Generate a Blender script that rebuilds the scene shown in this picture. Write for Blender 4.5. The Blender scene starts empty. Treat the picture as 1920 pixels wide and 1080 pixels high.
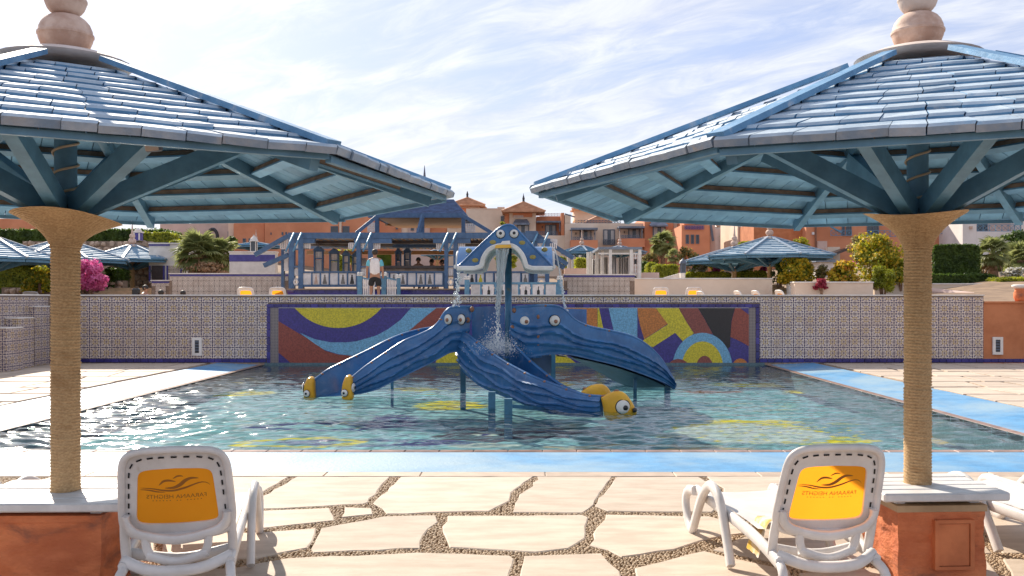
import bpy, bmesh, math, random
import numpy as np
from mathutils import Vector, Matrix, noise as mnoise
R = math.radians
rnd = random.Random(7)
npr = np.random.RandomState(11)
sc = bpy.context.scene
COL = sc.collection

# ---------------------------------------------------------------- camera
EYE = 1.72
FPX = 1690.0            # focal length in pixels of the 1920 wide photograph
cam = bpy.data.cameras.new('camera')
cam_o = bpy.data.objects.new('camera', cam)
COL.objects.link(cam_o)
cam_o.location = (0, 0, EYE)
cam_o.rotation_euler = (R(90), 0, 0)
cam.sensor_width = 36.0
cam.lens = FPX / 1920 * 36.0
cam.shift_x = -25 / 1920
cam.shift_y = 20 / 1920
cam.clip_start = 0.05
cam.clip_end = 3000
sc.camera = cam_o

# ---------------------------------------------------------------- light
SUN_AZ, SUN_EL = -31.0, 35.0        # azimuth from +Y towards +X
sun = bpy.data.lights.new('sun', 'SUN')
sun.energy = 3.9
sun.angle = R(0.6)
sun.color = (1.0, 0.90, 0.76)
sun_o = bpy.data.objects.new('sun', sun)
COL.objects.link(sun_o)
sdir = Vector((math.sin(R(SUN_AZ)) * math.cos(R(SUN_EL)), math.cos(R(SUN_AZ)) * math.cos(R(SUN_EL)), math.sin(R(SUN_EL))))
sun_o.rotation_euler = sdir.to_track_quat('Z', 'Y').to_euler()
sun_o.location = sdir * 60
vs = sc.view_settings
vs.view_transform = 'Standard'
vs.look = 'None'
vs.exposure = 1.02
vs.gamma = 1.0
vs.use_curve_mapping = False

# ---------------------------------------------------------------- node helpers
class X:
    """wraps a socket so that sums can be written as python expressions"""
    def __init__(s, nt, sock): s.nt, s.s = nt, sock
    def _op(s, op, *a):
        n = s.nt.nodes.new('ShaderNodeMath'); n.operation = op
        for i, v in enumerate((s,) + a):
            if isinstance(v, X): s.nt.links.new(v.s, n.inputs[i])
            else: n.inputs[i].default_value = v
        return X(s.nt, n.outputs[0])
    def __add__(s, o): return s._op('ADD', o)
    __radd__ = __add__
    def __sub__(s, o): return s._op('SUBTRACT', o)
    def __mul__(s, o): return s._op('MULTIPLY', o)
    __rmul__ = __mul__
    def __truediv__(s, o): return s._op('DIVIDE', o)
    def __neg__(s): return s._op('MULTIPLY', -1.0)
    def abs(s): return s._op('ABSOLUTE')
    def cos(s): return s._op('COSINE')
    def sin(s): return s._op('SINE')
    def sqrt(s): return s._op('SQRT')
    def pow(s, p): return s._op('POWER', p)
    def mod(s, p): return s._op('FLOORED_MODULO', p)
    def max(s, o): return s._op('MAXIMUM', o)
    def min(s, o): return s._op('MINIMUM', o)
    def gt(s, o): return s._op('GREATER_THAN', o)
    def lt(s, o): return s._op('LESS_THAN', o)
    def atan2(s, o): return s._op('ARCTAN2', o)
    def clamp(s): return s.max(0.0).min(1.0)
    def step(s, a, b):
        n = s.nt.nodes.new('ShaderNodeMapRange'); n.interpolation_type = 'SMOOTHSTEP'
        s.nt.links.new(s.s, n.inputs[0]); n.inputs[1].default_value = a; n.inputs[2].default_value = b
        return X(s.nt, n.outputs[0])

def mixc(nt, f, a, b):
    n = nt.nodes.new('ShaderNodeMix'); n.data_type = 'RGBA'
    for i, v in ((0, f), (6, a), (7, b)):
        if isinstance(v, X): nt.links.new(v.s, n.inputs[i])
        elif hasattr(v, 'is_output'): nt.links.new(v, n.inputs[i])
        elif i == 0: n.inputs[0].default_value = v
        else: n.inputs[i].default_value = (v[0], v[1], v[2], 1)
    return X(nt, n.outputs[2])

def noise_(nt, vec, scale, detail=3, rough=.55, dist=0.0, scl=None):
    n = nt.nodes.new('ShaderNodeTexNoise')
    n.inputs['Scale'].default_value = scale; n.inputs['Detail'].default_value = detail
    n.inputs['Roughness'].default_value = rough; n.inputs['Distortion'].default_value = dist
    if scl is not None:
        m = nt.nodes.new('ShaderNodeMapping'); m.inputs['Scale'].default_value = scl
        nt.links.new(vec, m.inputs[0]); vec = m.outputs[0]
    nt.links.new(vec, n.inputs['Vector'])
    return X(nt, n.outputs['Fac'])

# ---------------------------------------------------------------- sky
w = bpy.data.worlds.new('World')
sc.world = w
w.use_nodes = True
nt = w.node_tree
nt.nodes.clear()
out = nt.nodes.new('ShaderNodeOutputWorld')
bg = nt.nodes.new('ShaderNodeBackground')
sky = nt.nodes.new('ShaderNodeTexSky')
sky.sky_type = 'NISHITA'
sky.sun_disc = False
sky.sun_elevation = R(SUN_EL)
sky.sun_rotation = R(SUN_AZ)
sky.air_density = 1.0; sky.dust_density = 1.2; sky.ozone_density = 1.5
bg.inputs[1].default_value = 0.10
tc = nt.nodes.new('ShaderNodeTexCoord')
sx = nt.nodes.new('ShaderNodeSeparateXYZ')
nt.links.new(tc.outputs['Generated'], sx.inputs[0])
dx, dy, dz = X(nt, sx.outputs[0]), X(nt, sx.outputs[1]), X(nt, sx.outputs[2])
zz = dz.max(0.0) + 0.16
cx_, cy_ = dx / zz, dy / zz
a_ = R(-38)                                    # streak direction of the cirrus
ux = cx_ * math.cos(a_) + cy_ * math.sin(a_)
uy = cy_ * math.cos(a_) - cx_ * math.sin(a_)
cmb = nt.nodes.new('ShaderNodeCombineXYZ')
nt.links.new(ux.s, cmb.inputs[0]); nt.links.new(uy.s, cmb.inputs[1])
big = noise_(nt, cmb.outputs[0], 0.80, 6, .58, .35, (0.55, 1.45, 1))
fine = noise_(nt, cmb.outputs[0], 4.6, 7, .66, .6, (0.6, 1.5, 1))
dens = (big * 0.80 + fine * 0.34).step(0.44, 0.64)
horizon = dz.step(0.30, 0.03)
dens = dens.max(horizon * 0.78)
cs = (dx * sdir.x + dy * sdir.y + dz * sdir.z).max(0.0).pow(14.0)          # cirrus glows round the sun
cl = mixc(nt, fine.step(.3, .7), (3.55, 3.72, 4.3), (4.6, 4.68, 4.95))
vm = nt.nodes.new('ShaderNodeVectorMath'); vm.operation = 'SCALE'
nt.links.new(cl.s, vm.inputs[0]); nt.links.new((cs * .4 + 1.0).s, vm.inputs[3]); cl = X(nt, vm.outputs[0])
add = nt.nodes.new('ShaderNodeMix'); add.data_type = 'RGBA'; add.blend_type = 'ADD'
add.inputs[0].default_value = 0.06
nt.links.new(cl.s, add.inputs[6]); nt.links.new(sky.outputs[0], add.inputs[7])
skyb = mixc(nt, 0.72, sky.outputs[0], (2.35, 2.75, 4.2))
colr = mixc(nt, dens * 0.93, skyb, X(nt, add.outputs[2]))
nt.links.new(colr.s, bg.inputs[0])
nt.links.new(bg.outputs[0], out.inputs[0])

# ---------------------------------------------------------------- materials
def newmat(name):
    m = bpy.data.materials.new(name); m.use_nodes = True
    n = m.node_tree
    p = n.nodes.get('Principled BSDF')
    return m, n, p

def pos(n):
    g = n.nodes.new('ShaderNodeNewGeometry'); return g.outputs['Position']

def mat(name, col, rough=.6, col2=None, var=.12, vs=6.0, bump=0.0, bs=40.0, rv=0.0, spec=.5, wear=None, wlo=.55, whi=.68, ws=5.0, metal=0.0, scl=None):
    m, n, p = newmat(name)
    v = pos(n)
    a = tuple(c * (1 - var) for c in col)
    b = col2 if col2 else tuple(min(1, c * (1 + var)) for c in col)
    c = mixc(n, noise_(n, v, vs, 4, .6, 0, scl).step(.3, .7), a, b)
    if wear:
        c = mixc(n, noise_(n, v, ws, 5, .65, .4, scl).step(wlo, whi), c, wear)
    if rv:
        oi = n.nodes.new('ShaderNodeObjectInfo')
        h = n.nodes.new('ShaderNodeHueSaturation')
        n.links.new((X(n, oi.outputs['Random']) * (2 * rv) + (1 - rv)).s, h.inputs['Value'])
        n.links.new(c.s, h.inputs['Color'])
        c = X(n, h.outputs[0])
    n.links.new(c.s, p.inputs['Base Color'])
    p.inputs['Roughness'].default_value = rough
    p.inputs['Specular IOR Level'].default_value = spec
    p.inputs['Metallic'].default_value = metal
    if bump:
        bn = n.nodes.new('ShaderNodeBump'); bn.inputs['Strength'].default_value = 1.0
        bn.inputs['Distance'].default_value = bump
        n.links.new(noise_(n, v, bs, 4, .6, 0, scl).s, bn.inputs['Height'])
        n.links.new(bn.outputs[0], p.inputs['Normal'])
    return m

M = {}
M['stone'] = mat('travertine flagstone', (.49, .39, .30), .75, (.555, .455, .36), vs=2.2, bump=.0015, bs=60, rv=.11, wear=(.30, .21, .14), wlo=.60, whi=.78, ws=26, scl=(1, 3, 1))
M['coping'] = mat('beige coping stone', (.42, .32, .24), .6, (.48, .37, .28), vs=4, bump=.001, rv=.07)
M['pebble'] = mat('tan pebbles', (.35, .235, .135), .65, (.54, .39, .245), vs=22, rv=0)
M['grout'] = mat('brown joint mortar', (.24, .155, .09), .9, (.32, .21, .125), vs=25, bump=.004, bs=50)
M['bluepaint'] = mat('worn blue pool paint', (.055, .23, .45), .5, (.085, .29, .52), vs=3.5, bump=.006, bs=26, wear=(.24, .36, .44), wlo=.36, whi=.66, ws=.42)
def pale_left():
    # blends the paint paler towards the left along the near pool edge
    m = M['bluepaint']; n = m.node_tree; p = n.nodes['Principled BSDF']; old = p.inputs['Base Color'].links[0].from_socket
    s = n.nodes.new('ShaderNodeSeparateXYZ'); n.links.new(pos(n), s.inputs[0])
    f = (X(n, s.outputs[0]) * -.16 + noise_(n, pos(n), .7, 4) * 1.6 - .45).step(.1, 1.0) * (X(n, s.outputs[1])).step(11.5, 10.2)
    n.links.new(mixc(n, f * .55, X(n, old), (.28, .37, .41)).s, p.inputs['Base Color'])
pale_left()
M['brownedge'] = mat('wet brown edge tile', (.20, .11, .07), .30, (.34, .20, .14), vs=6, bump=.001, rv=.15)
M['navy'] = mat('navy glazed tile', (.030, .024, .16), .18, (.042, .036, .21), vs=3, rv=.28, bump=.0006, bs=25, wear=(.12,.10,.22), wlo=.66, whi=.8, ws=14)
M['white'] = mat('white render', (.70, .64, .58), .8, (.76, .70, .64), vs=3, bump=.001)
M['whiteplastic'] = mat('white resin', (.71, .67, .64), .36, (.76, .72, .69), vs=5, bump=.0004, bs=90, wear=(.52, .46, .39), wlo=.64, whi=.84, ws=11)
M['whitewood'] = mat('white painted planks', (.70, .68, .67), .42, (.76, .74, .73), vs=9, bump=.0012, bs=30, rv=.05, wear=(.5, .47, .43), wlo=.66, whi=.8, ws=14, scl=(1, 5, 1))
M['terra'] = mat('terracotta render', (.58, .155, .058), .85, (.72, .23, .09), vs=3.2, bump=.02, bs=9, wear=(.27, .10, .06), wlo=.5, whi=.75, ws=3, scl=(1, 1, 2))
M['terrapanel'] = mat('terracotta hatch', (.58, .165, .058), .7, (.66, .205, .075), vs=5, bump=.002, bs=30)
M['orangewall'] = mat('orange plaster', (.46, .155, .060), .85, (.54, .20, .085), vs=1.6, bump=.002, bs=20, wear=(.55, .26, .14), wlo=.62, whi=.8, ws=1.4)
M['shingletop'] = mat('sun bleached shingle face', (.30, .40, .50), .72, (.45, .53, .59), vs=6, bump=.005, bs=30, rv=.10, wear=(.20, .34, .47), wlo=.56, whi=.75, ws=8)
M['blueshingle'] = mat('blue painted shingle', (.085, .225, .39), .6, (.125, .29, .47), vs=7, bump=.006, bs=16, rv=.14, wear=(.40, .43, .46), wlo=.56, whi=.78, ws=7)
M['eaveshingle'] = mat('weathered pale eave shingle', (.20, .29, .40), .45, (.34, .38, .42), vs=7, bump=.006, bs=16, rv=.10, wear=(.40, .34, .27), wlo=.55, whi=.78, ws=6)
M['bluewood'] = mat('blue painted timber', (.082, .21, .325), .45, (.105, .255, .385), vs=8, bump=.001, bs=25, rv=.07, wear=(.28, .40, .48), wlo=.72, whi=.86, ws=16)
M['blueboard'] = mat('light blue roof board', (.125, .315, .52), .5, (.17, .40, .61), vs=6, bump=.0015, bs=18, rv=.14, wear=(.36, .47, .54), wlo=.68, whi=.84, ws=9)
M['purlin'] = mat('brown weathered batten', (.17, .115, .08), .8, (.25, .18, .13), vs=9, bump=.001, rv=.1)
M['clay'] = mat('clay finial', (.50, .32, .24), .75, (.62, .46, .37), vs=9, bump=.002, bs=25, wear=(.34, .25, .2), wlo=.62, whi=.76, ws=5)
M['capstone'] = mat('plaster roof cap', (.56, .46, .40), .8, (.64, .54, .48), vs=6, bump=.001)
M['rope'] = mat('sisal rope', (.47, .29, .135), .9, (.60, .41, .22), vs=70, bump=.003, bs=130, wear=(.31, .17, .07), wlo=.50, whi=.76, ws=2.2, scl=(1, 1, 1.6))
M['cord'] = mat('thin pale rope', (.5, .40, .28), .8)
M['fibre'] = mat('blue glassfibre', (.022, .100, .255), .27, (.034, .142, .33), vs=2.4, bump=.0015, bs=14, wear=(.10, .17, .30), wlo=.50, whi=.80, ws=5)
M['fibreyellow'] = mat('yellow glassfibre', (.66, .33, .012), .32, (.74, .40, .02), vs=3, bump=.001)
M['fibrewhite'] = mat('white glassfibre', (.66, .63, .58), .35, (.72, .69, .64), vs=4, wear=(.45, .34, .2), wlo=.66, whi=.8, ws=6)
M['spot'] = mat('dull yellow paint spot', (.26, .20, .05), .45, (.34, .27, .06), vs=20)
M['black'] = mat('black gloss', (.012, .012, .014), .2)
M['brownrust'] = mat('rusty brown fitting', (.20, .085, .045), .6, (.32, .15, .09), vs=20)
M['steelblue'] = mat('blue steel pillar', (.030, .12, .20), .45, (.04, .15, .26), vs=5, wear=(.10, .12, .10), wlo=.6, whi=.75, ws=6)
M['darkmetal'] = mat('dark metal', (.03, .03, .035), .5)
M['glass'] = mat('window glass', (.05, .06, .075), .08, (.07, .08, .09), vs=2, rv=.3)
M['curtain'] = mat('window curtain', (.42, .40, .40), .8, (.52, .5, .48), vs=9, scl=(6, 6, .4))
M['timberblue'] = mat('bar timber blue', (.050, .110, .215), .5, (.066, .138, .26), vs=6, bump=.001, bs=20, rv=.12, wear=(.15, .24, .36), wlo=.68, whi=.84, ws=8)
M['barroof'] = mat('bar roof slats', (.07, .10, .19), .5, (.10, .16, .30), vs=4)
M['lattice'] = mat('white lattice', (.66, .62, .60), .6)
M['warmwood'] = mat('varnished ceiling wood', (.26, .13, .05), .5, (.33, .17, .07), vs=5, scl=(1, 8, 8))
M['darkwood'] = mat('dark counter', (.045, .03, .028), .35, (.07, .045, .04), vs=6)
M['cream'] = mat('cream render', (.72, .565, .435), .85, (.77, .62, .49), vs=.5, bump=.002, bs=8, wear=(.60, .45, .34), wlo=.60, whi=.85, ws=.7)
M['orange'] = mat('orange render', (.63, .24, .12), .85, (.69, .285, .15), vs=.4, bump=.002, bs=8, wear=(.53, .19, .10), wlo=.60, whi=.85, ws=.6)
M['pinkish'] = mat('pale pink render', (.60, .42, .35), .85, (.66, .48, .41), vs=.5)
M['whitehouse'] = mat('white house render', (.70, .64, .60), .85, (.75, .69, .65), vs=.5)
M['rooftile'] = mat('terracotta roof tile', (.52, .26, .15), .8, (.64, .36, .22), vs=1.8, rv=.1)
M['frame'] = mat('grey window frame', (.10, .12, .16), .5)
M['awning'] = mat('slate awning', (.12, .15, .21), .6, (.20, .24, .30), vs=2)
M['leaf_dark'] = mat('hedge leaves', (.040, .080, .010), .55, (.11, .175, .022), vs=2.5, rv=0)
M['leaf_mid'] = mat('bright hedge leaves', (.19, .225, .015), .55, (.42, .43, .03), vs=2.2)
M['leaf_palm'] = mat('palm leaves', (.19, .225, .065), .5, (.38, .40, .16), vs=1.6)
M['leaf_olive'] = mat('dry shrub leaves', (.17, .155, .04), .6, (.33, .27, .09), vs=2.2)
M['deadleaf'] = mat('dry palm skirt', (.25, .14, .07), .9, (.36, .22, .12), vs=4)
M['yellowflower'] = mat('yellow blossom', (.62, .42, .02), .6, (.72, .52, .03), vs=6)
M['orangeflower'] = mat('orange blossom', (.62, .24, .03), .6, (.68, .32, .05), vs=6)
M['pinkflower'] = mat('magenta bracts', (.70, .09, .33), .6, (.80, .24, .48), vs=3)
M['redflower'] = mat('crimson bracts', (.36, .025, .06), .6, (.46, .06, .10), vs=5)
M['whiteflower'] = mat('white blossom', (.66, .64, .56), .6, (.74, .72, .66), vs=6)
M['bark'] = mat('palm bark', (.18, .10, .06), .9, (.30, .18, .11), vs=9, bump=.01, bs=12)
M['rubble'] = mat('rubble stone', (.36, .25, .175), .85, (.48, .35, .26), vs=5, bump=.006, bs=16, rv=.22)
M['mortar'] = mat('wall mortar', (.22, .155, .11), .9, (.28, .20, .15), vs=12)
M['soil'] = mat('dry garden soil', (.18, .115, .07), .95, (.27, .18, .11), vs=1.5, bump=.01, bs=6)
M['sand'] = mat('pale paving', (.56, .44, .33), .8, (.62, .50, .38), vs=1.0, bump=.002, bs=8)
M['step'] = mat('tan steps', (.44, .29, .16), .8, (.52, .36, .21), vs=5, rv=.08)
M['skin'] = mat('tanned skin', (.33, .165, .10), .5, (.37, .19, .12), vs=9)
M['hair'] = mat('dark hair', (.02, .013, .009), .55)
M['cloth_white'] = mat('white shirt cloth', (.68, .66, .66), .85, (.72, .70, .70), vs=8)
M['cloth_teal'] = mat('turquoise sleeve cloth', (.12, .42, .52), .85)
M['cloth_black'] = mat('black shorts cloth', (.014, .014, .016), .85)
M['yellowglass'] = mat('yellow bottle print', (.50, .42, .03), .5)
M['greyprint'] = mat('grey bottle print', (.16, .145, .13), .6, (.22, .20, .18), vs=8)
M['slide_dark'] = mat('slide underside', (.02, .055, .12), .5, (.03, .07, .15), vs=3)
M['navyband'] = mat('navy coping tile', (.05, .04, .22), .3, (.07, .06, .27), vs=4)
M['towel'] = mat('yellow white towel', (.70, .40, .03), .9, (.72, .68, .62), vs=9)
MUR = {}
for k, c in {'navy': (.050, .034, .19), 'red': (.27, .055, .034), 'blue': (.16, .36, .52), 'yellow': (.60, .47, .025), 'orange': (.52, .17, .035), 'darkred': (.24, .06, .045), 'black': (.020, .014, .014)}.items():
    MUR[k] = mat('mosaic ' + k, c, .34, tuple(min(1, q * 1.25) for q in c), var=.30, vs=26, bump=.001, bs=60, wear=(.40, .36, .36), wlo=.78, whi=.90, ws=13)

def tile_mat(name, axis, period, big=False, zo=.11):
    """glazed flower tile, drawn from the wall's own position"""
    m, n, p = newmat(name)
    s = n.nodes.new('ShaderNodeSeparateXYZ'); n.links.new(pos(n), s.inputs[0])
    u = (X(n, s.outputs[axis]) / period).mod(1.0) - .5
    v = ((X(n, s.outputs[2]) - zo) / period).mod(1.0) - .5
    r = (u * u + v * v).sqrt(); a = u.atan2(v)
    c8 = (a * 8.0).cos(); c4 = (a * 4.0).cos()
    au, av = u.abs(), v.abs()
    cream = (.50, .41, .34); navy = (.065, .052, .145); ochre = (.40, .255, .075); brown = (.13, .075, .065)
    col = mixc(n, noise_(n, pos(n), 3.0, 3).step(.3, .7), (.57, .45, .355), (.70, .585, .485))
    if big:
        e = au.max(av)
        ring = (r - .36 + c4 * .05).abs()
        col = mixc(n, ring.step(.05, .03), col, (.17, .135, .125))
        col = mixc(n, (r - .17).abs().step(.05, .03), col, (.30, .24, .22))
        col = mixc(n, (e - .5).abs().step(.05, .03), col, (.11, .085, .085))
        col = mixc(n, (au + av).step(.80, .86), col, (.16, .12, .115))
    else:
        pet = r + c8 * .055
        col = mixc(n, (pet - .33).abs().step(.040, .018) * (a * 16.0 + 1.57).cos().step(-.6, .3), col, navy)
        col = mixc(n, c8.step(.55, .9) * r.step(.09, .14) * r.step(.47, .40) * .85, col, (.09, .055, .07))
        col = mixc(n, (r + c4 * .03 - .20).abs().step(.045, .02), col, ochre)
        col = mixc(n, r.step(.10, .06), col, brown)
        qu, qv = (au - .30), (av - .30)
        col = mixc(n, (qu * qu + qv * qv).sqrt().step(.075, .045), col, navy)
        e = au.max(av)
        col = mixc(n, ((e - .5).abs() + (a * 16.0).cos() * .03).step(.062, .034) * .95, col, (.075, .060, .13))
        col = mixc(n, (au.min(av)).step(.022, .010), col, (.17, .13, .15))
    f = noise_(n, pos(n), 1.3, 3)
    col = mixc(n, f.step(.60, .75) * .35, col, (.40, .30, .24))
    n.links.new(col.s, p.inputs['Base Color'])
    p.inputs['Roughness'].default_value = .28
    return m
M['tile_x'] = tile_mat('flower tile', 0, .30)
M['tile_y'] = tile_mat('flower tile on side wall', 1, .30)
M['bigtile'] = tile_mat('grey rosette tile', 0, .20, True, 1.60)

def grid_mosaic():
    m, n, p = newmat('grey grid mosaic')
    s = n.nodes.new('ShaderNodeSeparateXYZ'); n.links.new(pos(n), s.inputs[0])
    u = (X(n, s.outputs[0]) / .04).mod(1.0) - .5; v = (X(n, s.outputs[2]) / .04).mod(1.0) - .5
    c = mixc(n, u.abs().max(v.abs()).step(.33, .4), mixc(n, noise_(n, pos(n), 40, 1), (.05, .045, .07), (.17, .13, .13)), (.30, .25, .22))
    n.links.new(c.s, p.inputs['Base Color']); p.inputs['Roughness'].default_value = .3
    return m
M['gridmosaic'] = grid_mosaic()

def fabric():
    m, n, p = newmat('orange mesh fabric')
    v = pos(n)
    c = mixc(n, noise_(n, v, 5, 3), (.84, .285, .012), (.88, .335, .018))
    n.links.new(c.s, p.inputs['Base Color']); p.inputs['Roughness'].default_value = .6
    t = n.nodes.new('ShaderNodeBsdfTranslucent'); n.links.new(c.s, t.inputs[0])
    mx = n.nodes.new('ShaderNodeMixShader'); mx.inputs[0].default_value = .68
    o = n.nodes['Material Output']
    n.links.new(p.outputs[0], mx.inputs[1]); n.links.new(t.outputs[0], mx.inputs[2])
    n.links.new(mx.outputs[0], o.inputs[0])
    return m
M['fabric'] = fabric()
M['print'] = mat('brown print', (.30, .11, .012), .7)
def leafmat(key):
    """let sunlight through thin leaves"""
    m = M[key]; n = m.node_tree; p = n.nodes['Principled BSDF']; o = n.nodes['Material Output']
    t = n.nodes.new('ShaderNodeBsdfTranslucent')
    n.links.new(p.inputs['Base Color'].links[0].from_socket, t.inputs[0])
    mx = n.nodes.new('ShaderNodeMixShader'); mx.inputs[0].default_value = .5
    n.links.new(p.outputs[0], mx.inputs[1]); n.links.new(t.outputs[0], mx.inputs[2]); n.links.new(mx.outputs[0], o.inputs[0])
for k in ('leaf_dark', 'leaf_mid', 'leaf_palm', 'leaf_olive', 'yellowflower', 'orangeflower', 'pinkflower', 'redflower', 'whiteflower'): leafmat(k)

def water_mat():
    m, n, p = newmat('pool water'); n.nodes.remove(p); o = n.nodes['Material Output']
    v = pos(n)
    ge = n.nodes.new('ShaderNodeNewGeometry'); fr = n.nodes.new('ShaderNodeVectorMath'); fr.operation = 'DOT_PRODUCT'; n.links.new(ge.outputs['Incoming'], fr.inputs[1])
    gl = n.nodes.new('ShaderNodeBsdfGlossy'); gl.inputs['Roughness'].default_value = .11
    tr = n.nodes.new('ShaderNodeBsdfTransparent'); tr.inputs[0].default_value = (.90, .97, .97, 1)
    b = n.nodes.new('ShaderNodeBump'); b.inputs['Strength'].default_value = 1; b.inputs['Distance'].default_value = .003
    n.links.new(noise_(n, v, 9, 3, .5, .6, (.7, 1.6, 1)).s, b.inputs['Height'])
    n.links.new(b.outputs[0], gl.inputs['Normal']); n.links.new(b.outputs[0], fr.inputs[0])
    F_ = (-X(n, fr.outputs['Value']).abs() + 1.0).clamp().pow(5.0) * .98 + .02        # Fresnel reflection, the same from both sides
    mx = n.nodes.new('ShaderNodeMixShader')
    n.links.new(F_.s, mx.inputs[0]); n.links.new(tr.outputs[0], mx.inputs[1]); n.links.new(gl.outputs[0], mx.inputs[2])
    n.links.new(mx.outputs[0], o.inputs[0])
    return m
M['water'] = water_mat()
def spray_mat():
    m, n, p = newmat('falling water'); o = n.nodes['Material Output']
    p.inputs['Base Color'].default_value = (.85, .87, .88, 1); p.inputs['Roughness'].default_value = .15
    tr = n.nodes.new('ShaderNodeBsdfTransparent'); tr.inputs[0].default_value = (.92, .95, .96, 1)
    mx = n.nodes.new('ShaderNodeMixShader'); mx.inputs[0].default_value = .45
    n.links.new(tr.outputs[0], mx.inputs[1]); n.links.new(p.outputs[0], mx.inputs[2]); n.links.new(mx.outputs[0], o.inputs[0])
    return m
M['spray'] = spray_mat()

# ---------------------------------------------------------------- geometry helpers
def P(px, py, d):
    """the point seen at photograph pixel px,py when it lies d metres ahead"""
    return Vector(((px - 985) * d / FPX, d, EYE - (py - 560) * d / FPX))
def G(px, py, z=0.0):
    d = (EYE - z) * FPX / (py - 560)
    return Vector(((px - 985) * d / FPX, d, z))

def tag(o, label=None, cat=None, group=None, kind=None):
    if label: o['label'] = label
    if cat: o['category'] = cat
    if group: o['group'] = group
    if kind: o['kind'] = kind
    return o

def thing(name, label, cat, loc=(0, 0, 0), rz=0.0, group=None):
    o = bpy.data.objects.new(name, None); COL.objects.link(o)
    o.empty_display_size = .2
    o.location = loc; o.rotation_euler = (0, 0, rz)
    return tag(o, label, cat, group)

def link(name, me, parent=None, m=None, local=False):
    o = bpy.data.objects.new(name, me); COL.objects.link(o)
    if m is not None and not me.materials: me.materials.append(m)
    if parent is not None:
        o.parent = parent
        if not local: o.location = -wloc(parent)
    return o
def wloc(o):
    v = Vector(o.location)
    while o.parent: o = o.parent; v = v + Vector(o.location)
    return v

def copy_tree(o, parent=None):
    c = o.copy(); COL.objects.link(c); c.parent = parent
    for ch in o.children: copy_tree(ch, c)
    return c

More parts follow.
